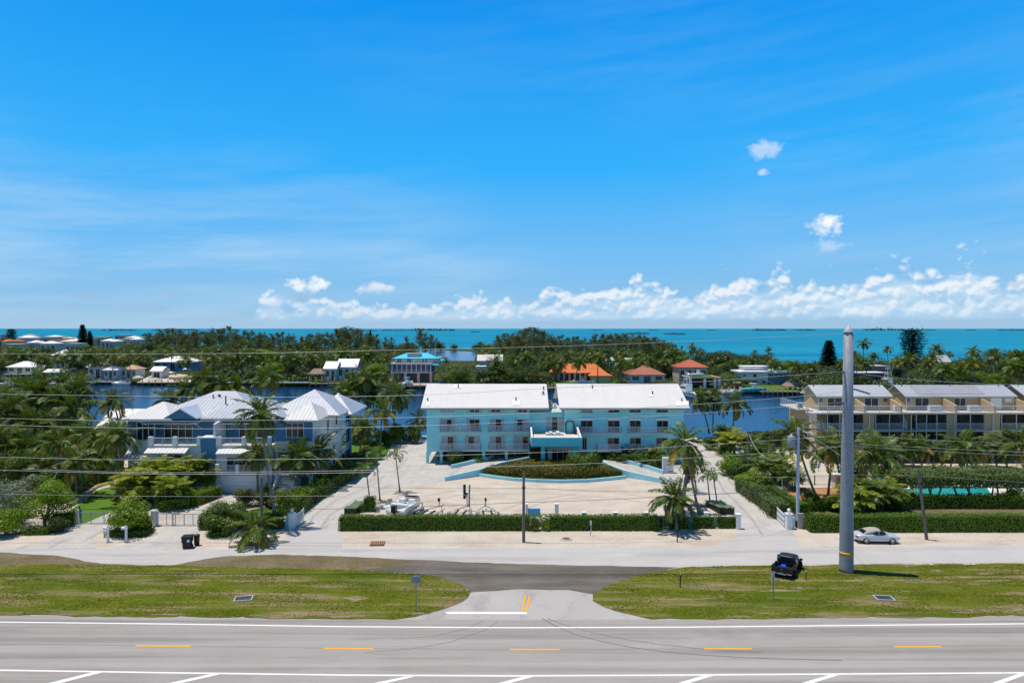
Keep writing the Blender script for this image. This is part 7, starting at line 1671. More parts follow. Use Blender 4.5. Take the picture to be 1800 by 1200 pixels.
# ---------------------------------------------------------------- planting
# near and middle palms: (base u, v), (crown u, v), frond length, crown, bend, dy, label
NP = [
 ((454, 955), (449, 926), 3.1, 1, .3, 0, 'short bushy coconut palm on the gravel beside the grey pole', {}),
 ((491, 924), (458, 726), 3.5, 0, -.35, 0, 'tall leaning coconut palm rising in front of the blue house garage', {}),
 ((453, 869), (452, 795), 3.2, 3, .1, 0, 'coconut palm standing at the right edge of the garage door', {}),
 ((527, 868), (526, 800), 3.9, 2, .1, 0, 'coconut palm at the foot of the blue house front steps', {}),
 ((546, 858), (560, 792), 3.8, 4, .2, 0, 'coconut palm leaning right at the corner of the blue house side wall', {}),
 ((1189, 931), (1186, 874), 3.3, 2, 1.6, 0, 'short bent coconut palm on the gravel in front of the thin hedge', {}),
 ((1230, 905), (1203, 774), 3.5, 1, -.1, 0, 'tall coconut palm leaning left beside the two small palms', {}),
 ((1199, 888), (1213, 808), 2.5, None, .2, 0, 'thick palm with swept yellow fronds and a dead skirt by the sign cabinet', dict(skirt=True, r=.26)),
 ((1247, 762), (1231, 700), 3.6, 0, .1, 0, 'slender coconut palm leaning left on the canal bank behind the turquoise house', {}),
 ((1253, 760), (1254, 703), 3.6, 2, .1, 0, 'upright coconut palm on the canal bank behind the turquoise house', {}),
 ((1288, 768), (1291, 706), 4.2, 1, .1, 0, 'coconut palm standing alone in front of the open canal', {}),
 ((1443, 886), (1397, 762), 3.6, 0, -.2, 8, 'coconut palm leaning far left in front of the condominium stair', {}),
 ((1455, 878), (1464, 786), 4.0, 3, .1, 6, 'coconut palm in the mulch left of the tall steel pole', {}),
 ((1533, 868), (1540, 797), 4.2, 2, .2, 2, 'dark trunked coconut palm right of the tall steel pole', {}),
 ((1807, 835), (1800, 775), 4.5, 1, .2, 0, 'yellowing coconut palm at the right edge of the condominium', {}),
 ((208, 868), (204, 766), 3.4, 2, .0, 0, 'coconut palm against the left corner of the blue house', {}),
 ((226, 800), (199, 703), 3.7, 1, -.1, 0, 'coconut palm leaning over the white gabled roof before the canal', {}),
 ((135, 875), (133, 812), 3.8, 3, .2, 0, 'coconut palm spreading low over the left garden', {}),
 ((100, 866), (104, 778), 3.4, 4, .1, 0, 'bright yellow-green palm crown in the middle of the left thicket', {}),
 ((70, 858), (72, 818), 3.9, 0, .2, 0, 'broad low coconut palm over the dark hedge of the left garden', {}),
 ((36, 848), (20, 800), 4.2, 1, .2, 0, 'coconut palm leaning left over the neighbour drive', {}),
 ((30, 848), (48, 785), 4.0, 2, .2, 0, 'coconut palm with thin curved trunk over the neighbour drive', {}),
 ((12, 850), (-6, 770), 4.2, 3, .2, 0, 'coconut palm at the left picture edge above the neighbour house', {}),
 ((62, 832), (60, 742), 4.3, 4, .1, 0, 'tall coconut palm in the thick of the left palm thicket', {}),
 ((20, 830), (14, 718), 4.3, 0, .1, 0, 'tall coconut palm reaching above the canal at the left edge', {}),
 ((52, 815), (56, 690), 4.2, 2, .1, 0, 'highest coconut palm of the left thicket against the far dock', {}),
 ((92, 815), (95, 703), 4.2, 1, .1, 0, 'coconut palm with a bright upright spear left of the canal gap', {}),
 ((128, 820), (128, 716), 4.3, 3, .1, 0, 'coconut palm before the canal gap in the left thicket', {}),
 ((150, 812), (138, 684), 4.2, 0, -.1, 0, 'coconut palm silhouetted against the far blue dock', {}),
 ((108, 830), (92, 752), 4.3, 4, .1, 0, 'dense coconut palm in front of the second row of the left thicket', {}),
 ((160, 838), (156, 762), 4.3, 1, .1, 0, 'coconut palm right of the yellow-green crown', {}),
 ((180, 842), (176, 798), 3.8, 2, .1, 0, 'coconut palm left of the blue house porch', {}),
 ((30, 820), (30, 748), 4.3, 3, .1, 0, 'coconut palm above the neighbour house roof', {}),
 ((0, 815), (-8, 700), 4.3, 2, .1, 0, 'coconut palm half cut by the left picture edge', {}),
 ((288, 777), (294, 702), 3.8, 0, .1, 0, 'coconut palm rising behind the white hip of the blue house', {}),
 ((363, 772), (360, 668), 4.4, 2, .1, 0, 'coconut palm behind the main ridge of the blue house', dict(skirt=True)),
 ((426, 772), (420, 678), 4.2, 3, .1, 0, 'coconut palm with hanging dry fronds behind the blue house roof', dict(skirt=True)),
 ((472, 772), (468, 662), 4.3, 1, .1, 0, 'coconut palm at the canal bank left of the pale seawall end', {}),
 ((630, 772), (616, 680), 4.6, 4, .1, 0, 'tall windswept coconut palm on the bank right of the blue house', {}),
 ((612, 778), (606, 690), 3.8, 2, .1, 0, 'lower coconut palm beside the tall windswept one', {}),
 ((660, 770), (655, 688), 4.0, 0, .1, 0, 'coconut palm in the middle of the bank group', {}),
 ((672, 776), (694, 688), 4.2, 1, .3, 0, 'coconut palm with strongly curved trunk in the bank group', {}),
 ((690, 768), (698, 696), 4.0, 3, .1, 0, 'coconut palm drooping over the water left of the turquoise house', {}),
 ((668, 785), (672, 722), 3.6, 4, .1, 0, 'small coconut palm low in the bank group', {}),
 ((632, 800), (640, 750), 3.6, 2, .5, 0, 'coconut palm with forked trunk beside the back lawn', {}),
 ((606, 798), (622, 752), 3.4, 3, .3, 0, 'coconut palm at the corner of the back lawn', {}),
 ((648, 772), (640, 664), 4.0, 3, .2, 0, 'coconut palm just right of the tall windswept one', {}),
 ((735, 770), (738, 738), 3.2, 4, .1, 0, 'low coconut palm touching the turquoise end wall', {}),
 ((395, 774), (392, 676), 4.0, 4, .1, 0, 'coconut palm between the two dry fronded ones behind the roof', {}),
 ((330, 774), (326, 684), 4.0, 1, .1, 0, 'coconut palm left of the dry fronded ones behind the roof', {}),
 ((76, 808), (76, 676), 4.2, 3, .1, 0, 'very tall coconut palm of the left thicket', {}),
 ((32, 805), (34, 684), 4.2, 1, .1, 0, 'tall coconut palm of the left thicket before the far dock', {}),
 ((112, 806), (112, 678), 4.2, 4, .1, 0, 'tall coconut palm of the left thicket by the far skiff', {}),
 ((1690, 833), (1692, 780), 4.0, 3, .1, 0, 'coconut palm among the condominium palms right of the stair', {}),
]
# the tops of palms right along the condominium are smaller plants, below
for (bu, bv), (cu, cv), L, ci, bend, dy, lb, kw in NP:
    b = g(bu, bv); c = at(cu, cv, b.y + dy * 0)
    palm('coconut_palm', b, c, L, lb, DRYCROWN if ci is None else CROWNS[ci], bend=bend, r=kw.get('r', .15), skirt=kw.get('skirt', False), rz=.4 * (bu % 13))
# small Christmas palms by the drives
for bu, bv, cu, cv, L, lb in ((703, 864.5, 695, 797, 1.75, 'small slender palm nearest the turquoise house on the left gravel edge'), (668, 880, 661, 797, 1.9, 'small slender palm in the middle of the left gravel edge'), (652, 893, 643, 822, 1.9, 'small slender palm in the clipped round bush at the left yard corner'),
                              (1248, 882, 1243, 836, 1.6, 'small slender palm on the gravel left of the right drive'), (1262, 893, 1253, 831, 1.6, 'small slender palm nearest the green tarpaulin at the right drive'), (1224, 866, 1218, 812, 1.5, 'small slender palm behind the leaning trunk at the right drive'), (1240, 826, 1234, 814, 1.5, 'small palm in front of the blue shaded end wall'),
                              (1492, 902, 1490, 872, 1.6, 'small slender palm above the hedge left of the tall steel pole')):
    palm('small_palm', g(bu, bv), at(cu, cv, g(bu, bv).y), L, lb, XCROWNS[bu % 3], r=.085, bark=PBARK)
palm('small_palm', g(1085, 812), at(1080, 789, g(1085, 812).y), 1.9, 'small palm in the shrubs under the right balconies', XCROWNS[1], r=.12)
# palms along the condominium
for i, (u, vb, vt, kind, L, lb) in enumerate([(1530, 822, 775, 'f', 2.4, 'pale round headed fan palm nearest the tall steel pole'), (1557, 822, 788, 'f', 2.2, 'second pale fan palm left of the condominium stair'), (1588, 820, 780, 'c', 2.8, 'bushy palm at the foot of the middle condominium stair'), (1606, 822, 788, 'c', 2.7, 'bushy palm right of the middle condominium stair'), (1620, 822, 783, 'c', 2.6, 'tall bushy palm before the condominium screens'),
                                           (1654, 824, 796, 'c', 2.8, 'leafy palm clump left of the reddish trunk'), (1672, 824, 793, 'c', 2.6, 'leafy palm right of the low clump'), (1700, 822, 776, 'c', 2.9, 'highest bushy palm before the second grey roof'), (1716, 822, 790, 'c', 2.6, 'bushy palm beside the highest one'), (1752, 822, 782, 'f', 2.7, 'large pale fan palm right of the bushy palms'), (1770, 823, 797, 'f', 2.4, 'lower pale fan palm near the right picture edge'), (1640, 822, 786, 'c', 2.5, 'bushy palm between stair and reddish trunk')]):
    b = g(u, vb); palm('fan_palm' if kind == 'f' else 'bushy_palm', b, at(u + (i % 3 - 1) * 3, vt, b.y), L, lb, FANS[i % 2] if kind == 'f' else XCROWNS[i % 3] if i % 2 else CROWNS[i % 5], r=.12, bend=.3)
# areca clumps
AR = [(235, 890, 4.6), (262, 884, 4.8), (290, 878, 5.0), (318, 872, 5.2), (345, 868, 4.8), (300, 893, 3.6), (335, 858, 5.4), (246, 872, 4.0)]
for i, (u, v, s) in enumerate(AR): plant('areca_palm', ARECAS[i % 3], g(u, v), s, 'golden-green areca palm clump ' + ['nearest the round tree', 'left of the second driveway', 'in front of the blue house awning', 'before the blue block between balconies', 'touching the garage wall', 'lowest on the drive side', 'highest before the lower window', 'beside the porch steps'][i] , 'palm clump', 'areca palms in front of the blue house')
AR2 = [(1290, 800, 4.6, 'broad palm clump at the canal end of the right drive'), (1275, 788, 4.4, 'tall palm clump behind the right drive by the water'), (1345, 848, 4.2, 'dark palm clump at the bend of the right drive'), (1372, 840, 3.9, 'feathery palm clump left of the concrete pole'), (1352, 826, 4.2, 'palm clump below the drooping cable'), (1330, 822, 4.0, 'palm clump around the old dark pole'), (1500, 905, 3.8, 'palm clump low beside the tall steel pole'), (1515, 893, 3.8, 'leafy palm clump before the white patio table'), (1538, 898, 4.0, 'dark palm clump left of the tall clipped hedge'), (1562, 892, 3.6, 'palm clump beside the pool corner'), (1393, 860, 3.2, 'palm clump behind the white garden fence'), (1110, 814, 3.2, 'palm clump under the right balconies'), (1148, 816, 3.2, 'palm clump beside the sign cabinet'), (1318, 800, 3.6, 'palm clump on the canal bank left of the old pole')]
for i, (u, v, s, lb) in enumerate(AR2): plant('palm_clump', ARECAS_G[i % 2] if i % 3 else ARECAS[i % 3], g(u, v), s, lb, 'palm clump')
# shrubs and small trees near the street
NT_ = [(78, 928, 6.0, 'b', .9, 'round green sea grape tree on the gravel left of the first gate'), (232, 938, 4.6, 'b', 1.0, 'round bright green tree on a low hedge between the two driveways'), (395, 938, 5.0, 'p', .8, 'flowering bush with pale blossoms above the hedge by the second gate'), (1025, 836, 5.6, 'm', .72, 'dense green tree spreading over the right half of the croton bed'),
       (10, 925, 7.0, 's', .9, 'large silvery shrub tree at the left picture edge'), (12, 940, 4.0, 'b', .8, 'green shrub at the foot of the silvery tree'), (425, 925, 3.6, 'b', .8, 'green bush behind the short bushy palm'), (945, 812, 3.4, 'r', 1.0, 'brownish open shrub before the entrance terrace'), (250, 935, 2.4, 'o', 1.0, 'thin grey shrub right of the round tree')]
for u, v, s, k, sz, lb in NT_: tree('small_tree' if s > 4 else 'shrub', g(u, v), s, lb, k, sz=sz, base=.14 if s > 4 else .05, cat='tree' if s > 4 else 'shrub')
def shrub(u, v, s, k, lb, sz=.9, group=None):
    return plant('shrub', BUSH['dmbrpso'.index(k)], g(u, v), s, lb, 'shrub', group, sz=sz)
SH = [(800, 817, 3.4, 'd', 'dark round shrub at the left end of the foundation planting'), (804, 808, 3.6, 'r', 'bronze leaved shrub under the left balconies'), (828, 810, 3.2, 'r', 'second bronze shrub left of the bright green one'), (846, 806, 3.6, 'b', 'bright yellow-green shrub under the left balconies'), (856, 812, 2.4, 'b', 'lower bright green shrub beside the ramp'), (838, 815, 2.3, 'b', 'smallest bright green shrub before the ramp wall'), (875, 810, 2.8, 'd', 'straggly dark shrub in the middle of the foundation planting'), (892, 808, 2.6, 'm', 'green shrub left of the entrance'), (912, 806, 2.6, 'd', 'dark shrub beside the entrance post'), (930, 806, 3.2, 'r', 'russet shrub at the corner of the terrace'),
      (1060, 812, 3.2, 'd', 'dark shrub under the right terrace corner'), (1078, 815, 3.0, 'm', 'green shrub in the right foundation planting'), (1098, 818, 3.0, 'd', 'dark shrub in the right foundation planting by the low wall'), (1122, 820, 3.0, 'm', 'green shrub below the far right balcony'), (1138, 824, 2.6, 'd', 'dark shrub beside the white sign cabinet'), (1156, 822, 2.6, 'm', 'green shrub directly left of the sign cabinet'),
      (700, 778, 5.0, 'm', 'large round sea grape shrub at the canal end of the left drive'), (725, 778, 4.6, 'm', 'second sea grape shrub against the turquoise end wall'), (676, 782, 4.4, 'd', 'dark shrub beside the bank palms'), (640, 812, 3.6, 'm', 'shrub at the left drive edge by the back lawn'), (622, 822, 3.6, 'd', 'dark shrub at the left drive edge'), (655, 800, 3.6, 'o', 'grey-green shrub near the forked palm'), (604, 836, 3.2, 'm', 'leafy shrub along the left drive bend'), (665, 808, 3.0, 'm', 'low shrub nearest the small slender palms'),
      (1285, 835, 4.6, 'b', 'bright clipped shrub at the inside of the right drive'), (1300, 842, 3.8, 'd', 'dark shrub beside the bright clipped one'), (1318, 862, 4.0, 'b', 'yellow-green shrub block at the right drive bend'), (1345, 866, 3.6, 'm', 'pale leaved shrub above the right drive hedge'), (1372, 852, 3.4, 'd', 'dark shrub left of the garden fence'), (1310, 828, 3.6, 'd', 'dark shrub at the foot of the old dark pole'), (1325, 810, 3.6, 'm', 'green shrub behind the old dark pole'), (1270, 800, 4.0, 'm', 'green shrub where the right drive meets the canal'), (1250, 790, 3.6, 'd', 'dark shrub below the bank palms'),
      (1350, 785, 4.6, 'd', 'mangrove shrub on the bank left of the condominium'), (1375, 783, 4.6, 'o', 'olive mangrove shrub at the condominium corner'), (1332, 782, 4.2, 'd', 'mangrove shrub right of the drooping cable'), (1400, 790, 4.0, 'm', 'green shrub under the leaning palm by the condominium'),
      (1520, 880, 3.4, 'd', 'dark shrub left of the pool'), (1548, 884, 3.6, 'm', 'green shrub at the pool corner'), (1575, 897, 3.6, 'm', 'shrub at the left end of the dark pool hedge'), (1790, 890, 3.6, 'b', 'bright shrub at the right end of the dark pool hedge'), (1425, 892, 2.8, 'm', 'low shrub on the edge of the orange mulch'), (1460, 896, 2.8, 'd', 'dark low shrub below the aqua chair'),
      (150, 852, 4.4, 'd', 'dark shrub mass behind the left garden palms'), (178, 848, 4.4, 'd', 'dark flowering shrub by the blue house porch'), (120, 850, 4.4, 'm', 'green shrub behind the two left palm trunks'), (90, 862, 4.0, 'm', 'round shrub on the left garden hedge'), (60, 872, 4.2, 's', 'silvery shrub behind the sea grape tree'), (40, 890, 4.4, 'o', 'olive shrub behind the sea grape tree'), (28, 908, 4.0, 'm', 'green shrub below the silvery tree'), (110, 872, 3.4, 'd', 'dark shrub at the top of the curved edging'), (195, 840, 3.8, 'm', 'shrub with pale flowers left of the porch'),
      (455, 862, 2.6, 'b', 'bright shrub right of the garage door'), (475, 870, 2.4, 'b', 'bright shrub beside the front steps'), (430, 890, 3.4, 'o', 'grassy grey-green mound on the second driveway'), (468, 893, 3.0, 'd', 'dark mound beside the leaning palm foot'), (502, 898, 3.4, 'm', 'leafy shrub left of the white picket gate'), (520, 890, 3.2, 'm', 'leafy shrub behind the white picket gate'), (212, 885, 2.2, 'o', 'pale wispy shrub beside the left lawn'),
      (585, 846, 3.0, 'm', 'leafy shrub along the side wall of the blue house'), (570, 856, 3.0, 'm', 'bright leafy shrub left of the left drive'), (598, 818, 3.0, 'd', 'dark shrub at the back corner of the blue house'), (100, 935, 2.6, 'd', 'low dark shrub right of the sea grape tree'), (330, 880, 2.4, 'd', 'low dark shrub along the second driveway')]
for u, v, s, k, lb in SH: shrub(u, v, s, k, lb)
# back bank thicket of the left side
BK = [(-20, 838, 7), (15, 800, 8), (50, 790, 8), (85, 788, 8), (120, 790, 7), (150, 800, 6), (185, 805, 6), (40, 760, 8), (0, 770, 8), (330, 768, 6), (395, 768, 6), (450, 768, 7), (300, 768, 5), (490, 772, 6), (70, 835, 5), (10, 865, 6), (-30, 880, 6)]
for i, (u, v, s) in enumerate(BK): plant('broadleaf_tree', BROAD[i % 4], g(u, v), s, 'dark broadleaf tree in the thicket ' + ('behind the blue house roof' if u > 280 else 'among the palms at the left edge'), 'tree', 'thicket trees behind the blue house' if u > 280 else 'thicket trees at the left edge')
shrub(938, 931, 1.5, 'm', 'wispy shrub growing in the thin gap of the long hedge', 1.1); shrub(958, 931, 1.35, 'b', 'smaller bright shrub in the thin gap of the long hedge', 1.1)
# hedges
hedge('clipped_hedge', [tuple(g(598, 930)[:2]), tuple(g(1157, 929.5)[:2])], 1.35, 1.42, 'long box clipped green hedge with a thin gap in front of the gravel yard', gaps=[(19.8, 21.9)], bulge=.035)
hedge('clipped_hedge', [tuple(g(1160, 928)[:2]), tuple(g(1294, 927)[:2])], .8, 1.25, 'thin patchy hedge in front of the low turquoise wall', gaps=[(.2, 1.0), (2.9, 3.6), (5.6, 6.2)], dens=80, bulge=.06)
hedge('clipped_hedge', [tuple(g(1419, 932)[:2]), tuple(g(2050, 931)[:2])], 1.6, 1.62, 'long box clipped green hedge beside the silver car')
hedge('dark_hedge', [tuple(g(1585, 892)[:2]), tuple(g(1790, 892)[:2])], 1.4, 1.5, 'dark waist-high hedge in front of the swimming pool', HEDGE, .09, 90, bulge=.1, wig=.1)
hedge('dark_hedge', [tuple(g(1416, 897)[:2]), tuple(g(1500, 895)[:2])], 1.2, 1.0, 'low dark hedge along the orange mulch', HEDGE, .09, 90, bulge=.1)
hedge('clipped_hedge', [tuple(g(354, 928)[:2]), tuple(g(392, 928)[:2])], 1.6, 1.5, 'square clipped hedge right of the second gate', HEDGE)
hedge('clipped_hedge', [tuple(g(460, 927)[:2]), tuple(g(498, 927)[:2])], 1.3, 1.5, 'square clipped hedge left of the white picket gate', HEDGE)
hedge('clipped_hedge', [tuple(g(92, 924)[:2]), tuple(g(130, 921)[:2])], 1.6, 1.3, 'square dark hedge left of the first gate', HEDGE)
hedge('low_hedge', [tuple(g(44, 938)[:2]), tuple(g(90, 937)[:2])], 1.3, .6, 'low clipped hedge under the sea grape tree', HEDGE)
hedge('low_hedge', [tuple(g(194, 939)[:2]), tuple(g(264, 939)[:2])], 2.0, .62, 'low clipped hedge ring under the round tree', HEDGE)
hedge('low_hedge', [tuple(g(368, 942)[:2]), tuple(g(404, 941)[:2])], 1.2, .6, 'small low hedge on the gravel near the bins', HEDGE)
hedge('side_hedge', [tuple(g(512, 906)[:2]), tuple(g(552, 876)[:2]), tuple(g(608, 842)[:2]), tuple(g(650, 812)[:2])], 2.0, 1.7, 'leafy hedge along the blue house side of the left drive', HEDGE, .11, 70, bulge=.16, wig=.16)
hedge('side_hedge', [tuple(g(1374, 912)[:2]), tuple(g(1338, 884)[:2]), tuple(g(1305, 862)[:2])], 2.0, 1.5, 'leafy pale hedge along the right drive', HEDGE_T, .11, 80, bulge=.16, wig=.14)
hedge('side_hedge', [tuple(g(1412, 905)[:2]), tuple(g(1372, 880)[:2]), tuple(g(1345, 862)[:2])], 1.3, 1.2, 'narrow bright hedge between the right drive and the mulch', HEDGE, .09, 90, bulge=.08)
hedge('dark_hedge', [tuple(g(276, 897)[:2]), tuple(g(330, 890)[:2]), tuple(g(378, 872)[:2])], 2.0, 1.3, 'dark hedge along the second driveway under the areca palms', HEDGE, .1, 80, bulge=.12)
hedge('round_hedge', [tuple(g(641, 897)[:2]), tuple(g(659, 897)[:2])], 1.3, 1.55, 'square clipped bush around the small palm at the yard corner', HEDGE)
hedge('round_hedge', [tuple(g(632, 899)[:2]), tuple(g(641, 899)[:2])], .8, .75, 'small clipped bush beside the larger yard corner bush', HEDGE)
hedge('dark_hedge', [tuple(g(64, 880)[:2]), tuple(g(110, 872)[:2]), tuple(g(165, 850)[:2]), tuple(g(206, 835)[:2])], 2.4, 2.4, 'tall dark hedge closing the left lawn behind the palms', HEDGE, .12, 60, bulge=.2, wig=.2)
# tall table-shaped ficus by the pool, on bare leaning trunks
def ficus():
    o = thing('clipped_ficus', 'table shaped clipped ficus hedge on bare trunks beside the pool', 'hedge', (0, 0, 0)); x0, x1 = xat(1580, 80), xat(1960, 80); y0, y1, z0, z1 = 79.6, 85.2, 2.35, 3.75
    rg = np.random.default_rng(77); n = 15000; C = np.stack([rg.uniform(x0, x1, n), rg.uniform(y0, y1, n), np.full(n, z1)], 1); N = np.tile([0, 0, 1.0], (n, 1)); k = n // 2
    C[:k // 1, :][rg.random(k) < .9] = 0 if False else C[:k, :][rg.random(k) < .9] if False else C[:1]
    C = np.stack([rg.uniform(x0, x1, n), rg.uniform(y0, y1, n), np.full(n, z1)], 1); f = rg.random(n) < .42; C[f, 1] = y0; C[f, 2] = rg.uniform(z0, z1, f.sum()); N[f] = [0, -1, 0]; lf = rg.random(n) < .06; C[lf, 0] = x0; C[lf, 2] = rg.uniform(z0, z1, lf.sum()); N[lf] = [-1, 0, 0]
    C += N * (rg.normal(0, .12, n) + .18 * np.sin(C[:, 0] * 1.1) + .12 * np.sin(C[:, 1] * 2 + C[:, 0]))[:, None]
    core = MB().box(x0 + .3, x1 - .3, y0 + .35, y1 - .3, z0 + .25, z1 - .3, 1); link('crown', quads_mesh('crown', leaf_quads(C, .13, .3, rg, .65, N), [HEDGE_T, CORE], None, core), o)
    for u, v, lean in ((1610, 894, .1), (1630, 892, 1.2), (1640, 893, 1.8), (1645, 888, -.6), (1688, 884, -.5), (1700, 888, 1.0), (1720, 890, -1.2), (1740, 888, 1.2), (1760, 893, .1), (1775, 893, .3)):
        p = g(u, v); MB().tube([p, p + Vector((lean * .5, .5, 1.2)), p + Vector((lean, 1.0, z0 + .5))], [.13, .11, .08], 7).build('trunk', BARK, o)
ficus()
plant('banana_plant', ARECAS_G[0], g(1506, 858), 3.4, 'broad leaved banana plant by the pool garden fence', 'plant')

# ---------------------------------------------------------------- far trees
def grove(u):
    for lim, nm in ((72, 'around the balcony villa at the left end'), (150, 'behind the pale yellow cottage'), (250, 'behind the blue dock cottages'), (350, 'around the blue villa'), (480, 'between the blue villa and the pale seawall'), (560, 'left of the thatched hut'), (680, 'between the white stepped house and the turquoise roof'), (790, 'around the turquoise roofed house'), (960, 'behind the left white roof'), (1085, 'around the bright orange roof'), (1190, 'around the brown-red roof'), (1300, 'around the boathouse'), (1420, 'around the modern white house'), (1570, 'around the pink house'), (3000, 'above the condominium roofs')):
        if u < lim: return nm
SKY = [(-60, 600), (0, 596), (30, 600), (60, 606), (130, 606), (150, 604), (200, 606), (235, 596), (250, 586), (300, 575), (345, 580), (400, 571), (420, 578), (450, 580), (470, 584), (500, 582), (530, 590), (545, 586), (565, 577), (590, 576), (610, 572), (630, 576), (650, 585), (680, 588), (700, 590), (715, 585), (740, 574), (760, 584), (775, 594), (800, 592), (850, 594), (880, 586), (905, 577), (935, 573), (955, 577), (975, 590), (1000, 584), (1020, 592), (1040, 590), (1060, 580), (1075, 586), (1100, 582), (1130, 588), (1160, 592), (1185, 600), (1200, 608), (1225, 624), (1240, 615), (1260, 612), (1300, 616), (1330, 622), (1360, 622), (1400, 632), (1440, 628), (1470, 624), (1500, 618), (1560, 614), (1600, 612), (1650, 610), (1700, 612), (1750, 612), (1790, 616), (1900, 616)]
def skyv(u):
    for (a, A), (b, B) in zip(SKY, SKY[1:]):
        if a <= u <= b: return A + (B - A) * (u - a) / (b - a)
    return 615
# house windows kept open: (u0, u1, depth, lowest visible v): nothing random in front may rise above v
KEEP = [(6, 58, 282, 668), (74, 116, 285, 664), (150, 240, 286, 668), (240, 345, 335, 672), (88, 122, 370, 626), (556, 632, 275, 668), (686, 782, 262, 676), (738, 840, 640, 634), (836, 886, 270, 652), (968, 1078, 268, 668), (1104, 1174, 262, 670), (1192, 1270, 262, 690), (1300, 1392, 255, 678), (1384, 1412, 233, 690), (1518, 1566, 262, 652), (1650, 1676, 330, 636), (0, 245, 1000, 596.5), (1062, 1082, 330, 632)]
def clear(u, Y, h, w, soft=False):
    """does a tree of height h and half width w (m) at (u, Y) leave the open views free?"""
    vt = 577 + (CAMZ - h) * 1200 / Y; du = w * 1200 / Y * .6
    for a, b, D, v in KEEP:
        if a < u + du and u - du < b and Y < D + 11 and vt < v - 1 and not (soft and rf.random() < (.6 if u < 260 else .3)): return False
    if vt < skyv(u) - 1.5: return False
    return True
rf = np.random.default_rng(2024)
OCC = {}
def spaced(x, y, d, key):
    for (a, b) in OCC.setdefault(key, []):
        if (a - x) ** 2 + (b - y) ** 2 < d * d: return False
    OCC[key].append((x, y)); return True
def far(kind, n, u0, u1, dy0, dy1, hh, wid, meshes, gap, mk, tries=40):
    c = 0
    for _ in range(n * tries):
        if c >= n: break
        u = rf.uniform(u0, u1); Y = frontY(u) + rf.uniform(dy0, min(dy1, backY(u) - frontY(u) - 6)); h = rf.uniform(*hh); w = wid(h); x = xat(u, Y)
        if not clear(u, Y, h, w, kind == 'p') or not spaced(x, Y, gap, kind): continue
        mk(u, Y, h, w, c); c += 1
    return c
def mk_palm(u, Y, h, w, i):
    k = i % 5; L = h / (FARPALM_H[k] + .45); o = link('coconut_palm', FARPALM[k], None, (xat(u, Y), Y, -.1)); o.scale = (L * 1.25, L * 1.25, L); o.rotation_euler[2] = rf.uniform(0, 6.28)
    r = 'waterside' if Y - frontY(u) < 45 else 'inland'; tag(o, f'green coconut palm in the {r} grove {grove(u)}', 'palm tree', f'{r} coconut palms {grove(u)}')
def mk_broad(u, Y, h, w, i):
    k = i % 9; me, nm = (BROAD[k], 'dark green') if k < 4 else (OLIVE[k - 4], 'olive green') if k < 6 else (BRIGHT[0], 'bright green') if k == 6 else (BROAD[k - 5], 'dark green')
    o = link('broadleaf_tree', me, None, (xat(u, Y), Y, -h * .08)); o.scale = (w * 2, w * 2, h * 1.05); o.rotation_euler[2] = rf.uniform(0, 6.28)
    tag(o, f'{nm} broadleaf tree {grove(u)} across the canal', 'tree', f'{nm} broadleaf trees {grove(u)}')
def mk_casu(u, Y, h, w, i):
    o = link('casuarina_tree', CASU[i % 5], None, (xat(u, Y), Y, -.2)); o.scale = (h * 1.25, h * 1.25, h); o.rotation_euler[2] = rf.uniform(0, 6.28)
    tag(o, 'feathery she-oak standing against the sea ' + grove(u), 'tree', 'she-oaks against the sea ' + grove(u))
pw = lambda h: 2.8
# she-oak skyline, grown to the measured outline
for u in list(np.arange(246, 660, 5.6)) + [716, 736, 742, 748, 756, 762, 770] + list(np.arange(872, 1205, 5.4)):
    Y = rf.uniform(.62, .93) * (backY(u) - frontY(u)) + frontY(u); v = skyv(u) + rf.uniform(-1, 9) * (1 if rf.random() < .7 else 0); h = CAMZ - (v - 577) * Y / 1200
    if h > 4: mk_casu(u, Y, min(h, 25), 3, int(u))
far('c', 40, 250, 690, 130, 420, (13, 18), lambda h: 3, None, 9, mk_casu); far('c', 22, 870, 1190, 90, 300, (12, 17), lambda h: 3, None, 8, mk_casu)
# palms, nearest first
for (a, b, n) in ((-60, 250, 42), (250, 560, 32), (560, 700, 14), (780, 970, 12), (960, 1200, 32), (1200, 1420, 12), (1420, 1900, 36)): far('p', n, a, b, 3, 75, (7.0, 12.5), pw, None, 5.2, mk_palm)
for (a, b, n) in ((-60, 250, 8), (250, 700, 12), (780, 1200, 12), (1420, 1900, 8)): far('p', n, a, b, 75, 260, (8, 13), pw, None, 6, mk_palm)
for (a, b, n) in ((-60, 250, 20), (250, 560, 26), (560, 690, 16), (780, 970, 22), (960, 1200, 16), (1200, 1420, 24), (1420, 1900, 24)): far('b', n, a, b, 2, 90, (4.0, 9.5), lambda h: h * .55, None, 6.5, mk_broad)
for (a, b, n) in ((-60, 250, 6), (250, 700, 34), (700, 860, 18), (860, 1200, 26), (1200, 1400, 6)): far('b', n, a, b, 90, 420, (5, 11), lambda h: h * .62, None, 9, mk_broad)
far('b', 42, -60, 246, 150, 480, (8.5, 13.5), lambda h: h * .6, None, 8, mk_broad)
